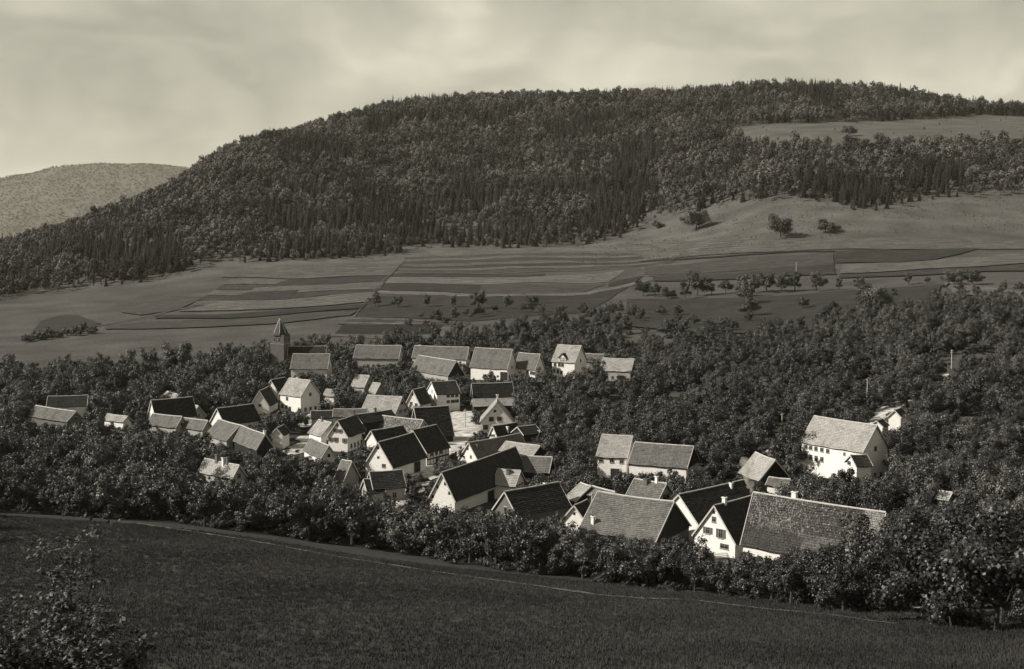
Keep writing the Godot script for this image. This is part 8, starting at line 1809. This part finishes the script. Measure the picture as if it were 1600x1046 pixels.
	tree(2, 112.4, -259.41, 0.92, 3.52, "broad low fruit tree well right of the low shed near the right edge", ORCHARD)
	tree(6, -82.34, -254.08, 0.77, 4.98, "young tall slender tree in front of the small pale shed", ORCHARD)
	tree(4, 17.04, -336.16, 0.91, 1.67, "large broadleaf tree left of the white house with arched doorway", ORCHARD)
	tree(4, 13.25, -299.59, 0.81, 1.59, "large broadleaf tree right of the grey-roofed barn behind the great barn", ORCHARD)
	tree(3, -127.57, -314.98, 1.07, 2.35, "left-hand sizeable bushy fruit tree in front of the far left low barn", ORCHARD)
	tree(3, -122.14, -321.56, 1.07, 3.78, "right-hand sizeable bushy fruit tree in front of the far left low barn", ORCHARD)
	tree(6, -38.12, -234.85, 0.71, 5.42, "young tall slender tree left of the small grey shed in trees", ORCHARD)
	tree(4, 93.37, -355.35, 0.95, 6.02, "large broadleaf tree close behind the large schoolhouse", ORCHARD)
	tree(4, 5.51, -415.55, 1.11, 0.15, "sizeable large broadleaf tree right of the pale shed by the yard", ORCHARD)
	tree(1, 27.16, -287.39, 1.07, 3.95, "sizeable upright fruit tree close left of the cottage with the gable window", ORCHARD)
	tree(1, 37.96, -282.43, 1.05, 4.83, "sizeable upright fruit tree close right of the cottage with the gable window", ORCHARD)
	tree(0, -81.77, -245.69, 0.85, 5.25, "round-crowned fruit tree in front of the small pale shed", ORCHARD)
	tree(1, 104.34, -280.12, 1.03, 4.78, "sizeable upright fruit tree behind the low shed near the right edge", ORCHARD)
	tree(3, 18.45, -320.11, 1.07, 5.25, "sizeable bushy fruit tree left of the white house with arched doorway", ORCHARD)
	tree(3, -6.14, -229.16, 0.77, 4.28, "young bushy fruit tree in front of the great black-roofed barn", ORCHARD)
	tree(4, 53.01, -352.06, 0.93, 2.21, "left-hand large broadleaf tree right of the long worn barn beside the arched house", ORCHARD)
	tree(4, 52.74, -319.31, 0.82, 5.41, "right-hand large broadleaf tree right of the long worn barn beside the arched house", ORCHARD)
	tree(4, -121.6, -424.35, 1.12, 1.45, "sizeable large broadleaf tree close left of the small shed behind the dark barn", ORCHARD)
	tree(4, 90.38, -397.19, 1.03, 1.23, "left-hand sizeable large broadleaf tree left of the large schoolhouse", ORCHARD)
	tree(4, 91.11, -384.69, 1.02, 0.79, "right-hand sizeable large broadleaf tree left of the large schoolhouse", ORCHARD)
	tree(4, -77.72, -321.38, 0.85, 4.92, "large broadleaf tree close behind the three-chimney cottage", ORCHARD)
	tree(4, 44.77, -400.68, 1.06, 0.73, "sizeable large broadleaf tree in front of the rightmost pale house of the top row", ORCHARD)
	tree(4, 19.8, -434.21, 1.14, 5.55, "sizeable large broadleaf tree in front of the tall white villa", ORCHARD)
	tree(6, -16.8, -237.05, 0.7, 0.39, "young tall slender tree right of the grey two-windowed gable house", ORCHARD)
	tree(1, 77.1, -281.97, 1.03, 1.58, "sizeable upright fruit tree close in front of the little schoolhouse annex", ORCHARD)
	tree(3, -98.46, -266.97, 0.89, 3.14, "bushy fruit tree in front of the far left low barn", ORCHARD)
	tree(4, 129.72, -326.43, 0.86, 2.48, "large broadleaf tree well right of the tiny white hut by the road", ORCHARD)
	tree(4, 51.88, -438.13, 1.15, 3.6, "sizeable large broadleaf tree right of the rightmost pale house of the top row", ORCHARD)
	tree(0, 17.61, -311.85, 1.06, 4.17, "sizeable round-crowned fruit tree close behind the small bright-roofed barn", ORCHARD)
	tree(3, -70.08, -265.39, 0.88, 4.28, "bushy fruit tree left of the three-chimney cottage", ORCHARD)
	tree(2, 97.64, -259.31, 0.89, 2.22, "broad low fruit tree close right of the low shed near the right edge", ORCHARD)
	tree(1, 5.06, -210.22, 0.77, 3.75, "young upright fruit tree in front of the dark course-lined barn", ORCHARD)
	tree(4, 24.51, -399.36, 1.04, 2.92, "sizeable large broadleaf tree in front of the low barn behind a round tree", ORCHARD)
	tree(7, 49.19, -144.03, 1.16, 6.09, "low bush by the meadow path, right part", BUSHES)
	tree(4, 86.06, -356.27, 0.93, 4.47, "large broadleaf tree left of the large schoolhouse", ORCHARD)
	tree(4, -151.13, -354.88, 0.91, 3.35, "left-hand large broadleaf tree left of the far left low barn", ORCHARD)
	tree(4, -145.3, -363.91, 0.95, 1.68, "right-hand large broadleaf tree left of the far left low barn", ORCHARD)
	tree(3, -91.62, -336.38, 1.1, 5.82, "sizeable bushy fruit tree close in front of the worn long outbuilding", ORCHARD)
	tree(4, -56.27, -418.84, 1.09, 2.08, "sizeable large broadleaf tree close behind the long low pale barn", ORCHARD)
	tree(2, 14.03, -220.32, 0.75, 4.82, "young broad low fruit tree close in front of the annex with one loft opening", ORCHARD)
	tree(4, 37.02, -369.57, 0.96, 0.29, "large broadleaf tree behind the white house with arched doorway", ORCHARD)
	tree(3, -13.38, -308.74, 1.01, 3.36, "sizeable bushy fruit tree close left of the great black-roofed barn", ORCHARD)
	tree(0, 63.95, -274.19, 0.92, 6.19, "round-crowned fruit tree close right of the low lean-to", ORCHARD)
	tree(0, 121.72, -282.05, 0.94, 2.89, "round-crowned fruit tree well right of the low shed near the right edge", ORCHARD)
	tree(4, 98.79, -348.39, 0.9, 4.22, "large broadleaf tree close left of the small gable behind the schoolhouse", ORCHARD)
	tree(1, -49.01, -246.76, 0.88, 3.59, "upright fruit tree right of the three-chimney cottage", ORCHARD)
	# the orchards go on beyond both sides of the view
	var r := RandomNumberGenerator.new(); r.seed = 71
	for i in 1500:
		var d := sqrt(r.randf_range(170.0 * 170.0, 610.0 * 610.0))
		var x := r.randf_range(0.44, 0.78) * d * (1.0 if i % 5 < 3 else -1.0)
		var s := r.randf_range(0.7, 1.15)
		far.append([r.randi() % 7, Transform3D(Basis(Vector3.UP, r.randf() * TAU).scaled(Vector3(s, s, s)), on(x, -d)), r.randf_range(0.5, 1.6)])
		undergrowth(x, -d, s)
	scatter("orchard_trees", "dense orchard trees further back between and behind the houses", proto.map(func(p): return p[1]) + spare, M.leaf, far)
	scatter("undergrowth", "leafy bushes and young growth filling the gaps under the orchard trees", [proto[7][1]], M.leaf, under)
func undergrowth(x: float, z: float, s: float) -> void:
	if z > -150.0 or z < -700.0: return
	for h in footprints:
		if Vector2(x - h.x, z - h.y).length() < h.z + 4.5: return
	var r := RandomNumberGenerator.new(); r.seed = int(absf(x * 131.0 + z * 17.0))
	for i in 2:
		var a := r.randf() * TAU; var d := r.randf_range(1.5, 4.2)
		var px := x + cos(a) * d; var pz := z + sin(a) * d
		var k := r.randf_range(0.45, 1.0) * clampf(s, 0.5, 1.1)
		under.append([0, Transform3D(Basis(Vector3.UP, r.randf() * TAU).scaled(Vector3(k * 1.2, k, k * 1.2)), on(px, pz, -0.2)), r.randf_range(0.5, 1.5)])
func F(far: Array, l: Array) -> void:
	for i in range(0, l.size(), 4):
		var x: float = l[i + 1]; var z: float = l[i + 2]; var s: float = l[i + 3]
		var t := Transform3D(Basis(Vector3.UP, x * 7.7 + z).scaled(Vector3(s, s * (0.9 + 0.2 * absf(sin(x + z * 1.7))), s)), on(x, z))
		if l[i] != 7: undergrowth(x, z, s)
		var k := int(l[i])
		far.append([k if k > 5 or int(absf(x * 3.0 + z * 7.0)) % 2 else 8 + k, t, 0.45 + 1.5 * pow(absf(sin(x * 2.3 + z * 5.1)), 1.6)])

func inside(poly: PackedVector2Array, x: float, z: float) -> bool:
	return Geometry2D.is_point_in_polygon(Vector2(x, z), poly)
func woods() -> void:
	var broad := []; var conif := []
	for i in 5: broad.append(wood_broadleaf(300 + i, [21.0, 24.0, 19.0, 23.0, 26.0][i], [12.0, 11.0, 11.0, 13.5, 12.0][i], 300, 1.7))
	for i in 3: conif.append(wood_spruce(400 + i, [24.0, 27.0, 21.0][i], [9.0, 8.5, 8.0][i], 17))
	var edge := PackedVector2Array([Vector2(-479.45, -1074.74), Vector2(-458.34, -1157.43), Vector2(-424.23, -1169.6), Vector2(-364.33, -1172.4), Vector2(-341.03, -1176.05), Vector2(-310.52, -1224.85), Vector2(-307.14, -1263.72), Vector2(-255.23, -1233.72), Vector2(-207.66, -1254.94), Vector2(-161.86, -1304.47), Vector2(-129.72, -1334.84), Vector2(-115.97, -1402.87), Vector2(-57.58, -1393.2), Vector2(14.18, -1371.96), Vector2(71.2, -1378.25), Vector2(135.32, -1417.02), Vector2(159.09, -1468.91), Vector2(195.38, -1457.82), Vector2(220.38, -1425.39), Vector2(247.36, -1412.38), Vector2(281.86, -1368.06), Vector2(319.63, -1349.16), Vector2(343.59, -1334.16), Vector2(350.21, -1282.23), Vector2(373.39, -1271.08), Vector2(400.09, -1294.27), Vector2(443.69, -1346.2), Vector2(520.04, -1364.93), Vector2(636.2, -1373.18), Vector2(1700, -1500), Vector2(1700, -3400), Vector2(-1700, -3400)])
	var glade := PackedVector2Array([Vector2(292.73, -1935.82), Vector2(337.98, -1884.23), Vector2(411.15, -1823.86), Vector2(529.81, -1880.41), Vector2(709.71, -1979.77), Vector2(763.58, -2026.19), Vector2(876.45, -2037.49), Vector2(675.26, -1566.07), Vector2(598.11, -1583.49), Vector2(569.18, -1584.53), Vector2(510.17, -1553), Vector2(463.44, -1556.68), Vector2(399.03, -1554.4), Vector2(365.08, -1580.3), Vector2(322.84, -1655.14)])
	var scar := PackedVector2Array([Vector2(-130.25, -1530.3), Vector2(-112.62, -1560.11), Vector2(-63.8, -1546.29), Vector2(-43.47, -1532.14), Vector2(-50.5, -1505.68), Vector2(-86.36, -1521.81)])
	var r := RandomNumberGenerator.new(); r.seed = 9
	var mixn := noise(0.006, 12, 3); var shade := noise(0.012, 14, 2); var gap := noise(0.02, 17, 2)
	var spots := []
	var z := -1050.0
	while z > -3150.0:
		var x := -1500.0
		while x < 1600.0:
			var px := x + r.randf_range(-3.6, 3.6); var pz := z + r.randf_range(-3.6, 3.6)
			x += 9.8
			var u := px / -pz
			if absf(u) > 0.5: continue
			if not inside(edge, px, pz) or inside(glade, px, pz): continue
			if inside(scar, px, pz) and r.randf() < 0.82: continue
			if gap.get_noise_2d(px, pz) > 0.42 and r.randf() < 0.7: continue
			# leave out what lies well behind the crest
			var slope := ground(px, pz - 10) - ground(px, pz + 10)
			if slope < -1.2 and ground(px, pz + 120) > ground(px, pz) + 14.0: continue
			var low := 1.0 - smoothstep(0.0, 60.0, ground(px, pz) - 45.0 - maxf(0.0, u * 120.0))
			var c := mixn.get_noise_2d(px, pz) + 0.45 * low - 0.4 * smoothstep(-0.12, -0.24, u) + r.randf_range(-0.12, 0.12) > 0.08
			var rim := not inside(edge, px, pz + 26.0)
			if rim and r.randf() < 0.55: c = false
			var k := 5 + r.randi() % 3 if c else r.randi() % 5
			var s := (r.randf_range(0.45, 0.9) if rim else 1.0) * r.randf_range(0.62, 1.22) * (0.85 if low > 0.6 else 1.0)
			var t := Transform3D(Basis(Vector3.UP, r.randf() * TAU).scaled(Vector3(s, s * r.randf_range(0.85, 1.1), s)), on(px, pz))
			spots.append([k, t, (0.36 if c else 1.0) * (1.0 + 0.8 * shade.get_noise_2d(px, pz) + 0.5 * mixn.get_noise_2d(pz, px)) * r.randf_range(0.72, 1.3)])
		z -= 9.8
	print("forest trees ", spots.size())
	# low scrub in the glades and on the felled strip
	var scrub := []
	for i in 900:
		var px := r.randf_range(-420, 900); var pz := r.randf_range(-2050, -1400)
		if inside(glade, px, pz) and r.randf() < 0.25 or inside(scar, px, pz):
			var s := r.randf_range(0.1, 0.3)
			scrub.append([r.randi() % 5, Transform3D(Basis(Vector3.UP, r.randf() * TAU).scaled(Vector3(s, s, s)), on(px, pz)), 0.9])
	scatter("forest", "dense mixed beech and spruce forest covering the long ridge", broad + conif, M.forest, spots)
	for i in 5000:
		var px := r.randf_range(60, 900); var pz := r.randf_range(-1420, -1180)
		if inside(edge, px, pz) or mixn.get_noise_2d(px * 3.0, pz * 3.0) < -0.05: continue
		var s := r.randf_range(0.03, 0.075)
		scrub.append([r.randi() % 5, Transform3D(Basis(Vector3.UP, r.randf() * TAU).scaled(Vector3(s * 1.6, s, s * 1.6)), on(px, pz)), r.randf_range(0.7, 1.4)])
	scatter("scrub", "low scrub scattered over the clearing on the ridge", broad, M.forest, scrub)
	# the far hill across the valley
	var hill := Mb.new()
	var hn := noise(0.0006, 23, 4)
	var hgt := func(x: float, d: float) -> float:
		var u := x / d
		var crest := 0.0527 * smoothstep(-0.62, -0.33, u) * (1.0 - 0.10 * smoothstep(-0.30, -0.2, u)) + 0.0000
		crest = maxf(crest, 0.036 * smoothstep(-0.95, -0.42, u))
		var f := smoothstep(8800.0, 11200.0, d) * (1.0 - 0.4 * smoothstep(11400.0, 14000.0, d))
		return -40.0 + (crest * 11200.0 + 108.0) * f + 60.0 * hn.get_noise_2d(x, d) * f
	for j in 60:
		for i in 120:
			var q := []
			for c in [[i, j], [i + 1, j], [i + 1, j + 1], [i, j + 1]]:
				var dd: float = 8800.0 + 5000.0 * c[1] / 60.0
				var xx: float = -7600.0 + 7200.0 * c[0] / 120.0
				q.append(Vector3(xx, hgt.call(xx, dd), -dd))
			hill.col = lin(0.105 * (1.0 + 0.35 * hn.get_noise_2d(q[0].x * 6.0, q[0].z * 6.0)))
			hill.quad(q[0], q[1], q[2], q[3], Vector3.UP)
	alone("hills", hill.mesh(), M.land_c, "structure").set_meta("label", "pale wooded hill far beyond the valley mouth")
	var back := []
	for i in 9000:
		var d := r.randf_range(9300, 11700)
		var px := r.randf_range(-0.47, -0.16) * d
		var s := r.randf_range(0.8, 1.25)
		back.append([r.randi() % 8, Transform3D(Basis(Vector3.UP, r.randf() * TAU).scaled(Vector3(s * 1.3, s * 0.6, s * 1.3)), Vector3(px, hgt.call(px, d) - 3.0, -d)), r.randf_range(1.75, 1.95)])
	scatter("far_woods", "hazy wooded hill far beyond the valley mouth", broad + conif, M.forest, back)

func pole(x: float, z: float, high: float, label: String, arms := 1) -> void:
	var o := root("telegraph_pole", on(x, z), 0.5)
	tag(o, label, "telegraph pole", "wooden telegraph poles")
	var b := Mb.new()
	b.tube(Vector3(0, -1, 0), Vector3(0, high, 0), 0.2, 0.14, 8)
	part("post", b.mesh(), M.pole, o)
	for k in arms:
		part("crossarm", box_mesh(1.5, 0.12, 0.12), M.pole, o, Vector3(0, high - 0.5 - 0.6 * k, 0.1))
		for s in [-0.6, -0.25, 0.25, 0.6]:
			part("insulator", box_mesh(0.09, 0.18, 0.09), M.chalk, o, Vector3(s, high - 0.35 - 0.6 * k, 0.1))

func small_things() -> void:
	pole(119.47, -412.28, 7.92, "tall telegraph pole above the schoolhouse", 1)
	pole(163.22, -456.09, 7.06, "telegraph pole beside the climbing road at the right", 2)
	pole(85.48, -387.23, 5.37, "telegraph pole in the orchard left of the schoolhouse", 1)
	pole(220.16, -957.9, 11, "telegraph pole in the fields above the hedgerow", 1)
	pole(-15.95, -417.75, 6.24, "thin pole standing in the bright village yard", 1)
	pole(16.97, -257.6, 9.07, "pole rising between the two large right barns", 1)
	fence(54.07, -145.86, 0.5, 7, "white paled fence at the lower right corner")
	logs(-24.69, -324.35, "stack of dark logs lying in the bright lane by the great barn")
	logs(-19.49, -337.71, "short log stack beside the half-timbered house")
	logs(-11.86, -390.47, "log stack at the foot of the broad-gabled farmhouse")
	logs(55.32, -321.36, "log stack in the yard by the bent-roof barn")
	fence(-9.71, -412.31, 0.5, 9, "paled garden fence along the bright yard before the broad gable")
	fence(-66.7, -425.21, 0.2, 8, "paled garden fence below the tall white house")
	fence(76.33, -350.98, -0.6, 10, "paled fence along the lane to the schoolhouse")
	fence(25.68, -326.23, 0.3, 12, "paled garden fence before the arched white house")
	fence(40.16, -230.61, 0.7, 8, "paled garden fence before the nearest white gable")
	smoke(48.27, 14.85, -246.25)

func shrub() -> void:
	# the leafy shrub on the slope just below the viewpoint, and the low growth round its foot
	var r := RandomNumberGenerator.new(); r.seed = 51
	for s in [[-9.91, -27, 5.15, 1.0, 8, "tall leafy shrub rising at the lower left corner"], [-9.85, -24, 2.9, 1.0, 9, "low leafy shrub at the left edge below the tall one"], [-8.48, -24, 2.85, 1.2, 11, "spreading low shrub right of the tall one at the bottom edge"], [-7.95, -25, 2.7, 0.7, 6, "smallest shrub at the bottom edge, rightmost of the corner growth"]]:
		var o := root("shrub", on(s[0], s[1]), 0.0)
		tag(o, s[5], "shrub", "leafy shrubs in the near corner of the meadow")
		var stems := Mb.new(); var leaves := Mb.new()
		for k in int(s[4]):
			var a := r.randf() * TAU
			var lean := Vector3(cos(a), 0, sin(a)) * float(s[3]) * r.randf_range(0.1, 1.0)
			var hgt := float(s[2]) * r.randf_range(0.6, 1.0)
			var prev := Vector3(cos(a), 0, sin(a)) * 0.15 - Vector3(0, 0.5, 0)
			for i in 8:
				var f := (i + 1) / 8.0
				var p := lean * f * f + Vector3(0, hgt * f, 0) + Vector3(r.randf_range(-1, 1), 0, r.randf_range(-1, 1)) * 0.06
				stems.tube(prev, p, 0.03 * (1.1 - f) + 0.006, 0.03 * (1.05 - f) + 0.004, 5)
				if i >= 1:
					for q in 5:
						var d := Vector3(r.randf_range(-1, 1), r.randf_range(-0.2, 0.8), r.randf_range(-1, 1)).normalized()
						var tip := p + d * r.randf_range(0.25, 0.6)
						stems.tube(p, tip, 0.008, 0.003, 3)
						for m in 9:
							var at := p.lerp(tip, r.randf_range(0.25, 1.1)) + Vector3(r.randf_range(-1, 1), r.randf_range(-1, 1), r.randf_range(-1, 1)) * 0.07
							leaf_quad(leaves, at, Vector3.UP + d * 0.5, 0.075, r, 0.8, 1.5)
				prev = p
		part("stems", stems.mesh(), M.bark, o)
		var lv := part("leaves", leaves.mesh(), M.shrub_leaf, o)
		lv.set_meta("kind", "stuff")

func grass() -> void:
	var r := RandomNumberGenerator.new(); r.seed = 61
	var tufts := []
	for k in 3:
		var b := Mb.new()
		for i in 12:
			var a := r.randf() * TAU
			var p := Vector3(r.randf_range(-0.3, 0.3), 0, r.randf_range(-0.3, 0.3))
			var g := r.randf_range(0.6, 1.5); b.col = Color(g, g, g)
			var hgt := r.randf_range(0.12, 0.34)
			b.tri(p - Vector3(cos(a), 0, sin(a)) * 0.035, p + Vector3(cos(a), 0, sin(a)) * 0.035, p + Vector3(r.randf_range(-0.2, 0.2), hgt, r.randf_range(-0.2, 0.2)), Vector3(-sin(a), 0.3, cos(a)))
		tufts.append(b.mesh())
	var nz := noise(0.035, 63, 3)
	var spots := []
	for i in 90000:
		var d := sqrt(r.randf_range(76.0 * 76.0, 236.0 * 236.0))
		var x := r.randf_range(-0.47, 0.47) * d
		if d > 236.0 - 100.0 * clampf(x / d + 0.42, 0, 1) / 0.84: continue
		if r.randf() < 0.75 and (trodden.has(Vector2i(roundi(x * 2), roundi(-d * 2))) or trodden.has(Vector2i(roundi(x * 2), roundi(-d * 2) - 1))): continue
		var s := r.randf_range(0.7, 1.3)
		spots.append([r.randi() % 3, Transform3D(Basis(Vector3.UP, r.randf() * TAU).scaled(Vector3(s, s, s)), on(x, -d)), 1.0 + 0.5 * nz.get_noise_2d(x, d)])
	scatter("grass", "short grass of the near meadow", tufts, M.grass, spots)

func fence(x: float, z: float, turn: float, length: float, label: String) -> void:
	var o := root("paled_fence", on(x, z), turn)
	tag(o, label, "fence")
	var n := int(length / 0.3)
	for i in n:
		var px := -length / 2 + length * i / n
		var y := ground(x + cos(turn) * px, z - sin(turn) * px) - ground(x, z)
		part("paling", box_mesh(0.12, 1.0, 0.03), M.chalk, o, Vector3(px, y + 0.55, 0))
	for k in 2:
		var b := Mb.new()
		b.bar(Vector3(-length / 2, ground(x - cos(turn) * length / 2, z + sin(turn) * length / 2) - ground(x, z) + 0.35 + 0.4 * k, 0.05), Vector3(length / 2, ground(x + cos(turn) * length / 2, z - sin(turn) * length / 2) - ground(x, z) + 0.35 + 0.4 * k, 0.05), 0.05, 0.09)
		part("rail", b.mesh(), M.chalk, o)
func logs(x: float, z: float, label: String) -> void:
	var o := root("log_stack", on(x, z), 0.6)
	tag(o, label, "logs")
	for i in 9:
		var b := Mb.new()
		var row := 0 if i < 5 else 1
		b.tube(Vector3(-2.4, 0.3 + row * 0.42, (i % 5) * 0.5 + row * 0.25), Vector3(2.4 - 0.3 * (i % 3), 0.28 + row * 0.42, (i % 5) * 0.5 + row * 0.25), 0.24, 0.2, 8)
		part("log", b.mesh(), M.bark, o)
func smoke(x: float, y: float, z: float) -> void:
	# thin smoke drifting up behind the nearest white gable house
	var m := FogMaterial.new()
	var mats := []
	for d in [0.5, 0.3, 0.16]:
		var mm: FogMaterial = m.duplicate()
		mm.albedo = Color(0.95, 0.94, 0.9); mm.density = d; mats.append(mm)
	for i in 14:
		var f := FogVolume.new()
		f.shape = RenderingServer.FOG_VOLUME_SHAPE_ELLIPSOID
		f.size = Vector3(0.6 + 0.09 * i + 0.3 * absf(sin(i * 4.0)), 1.3 + 0.5 * absf(sin(i * 3.0)), 0.8 + 0.1 * i)
		f.material = mats[mini(i / 5, 2)]
		f.name = numbered("smoke"); add_child(f, true)
		f.position = Vector3(x - 0.11 * i + 0.35 * sin(i * 2.6) + 0.25 * sin(i * 0.8), y + 0.3 + 0.47 * i, z + 0.3 * cos(i * 1.9))
		f.rotation.z = 0.6 * sin(i * 2.2)
		f.set_meta("kind", "stuff")
		f.set_meta("label", "pale smoke drifting up beside the nearest dark roof")
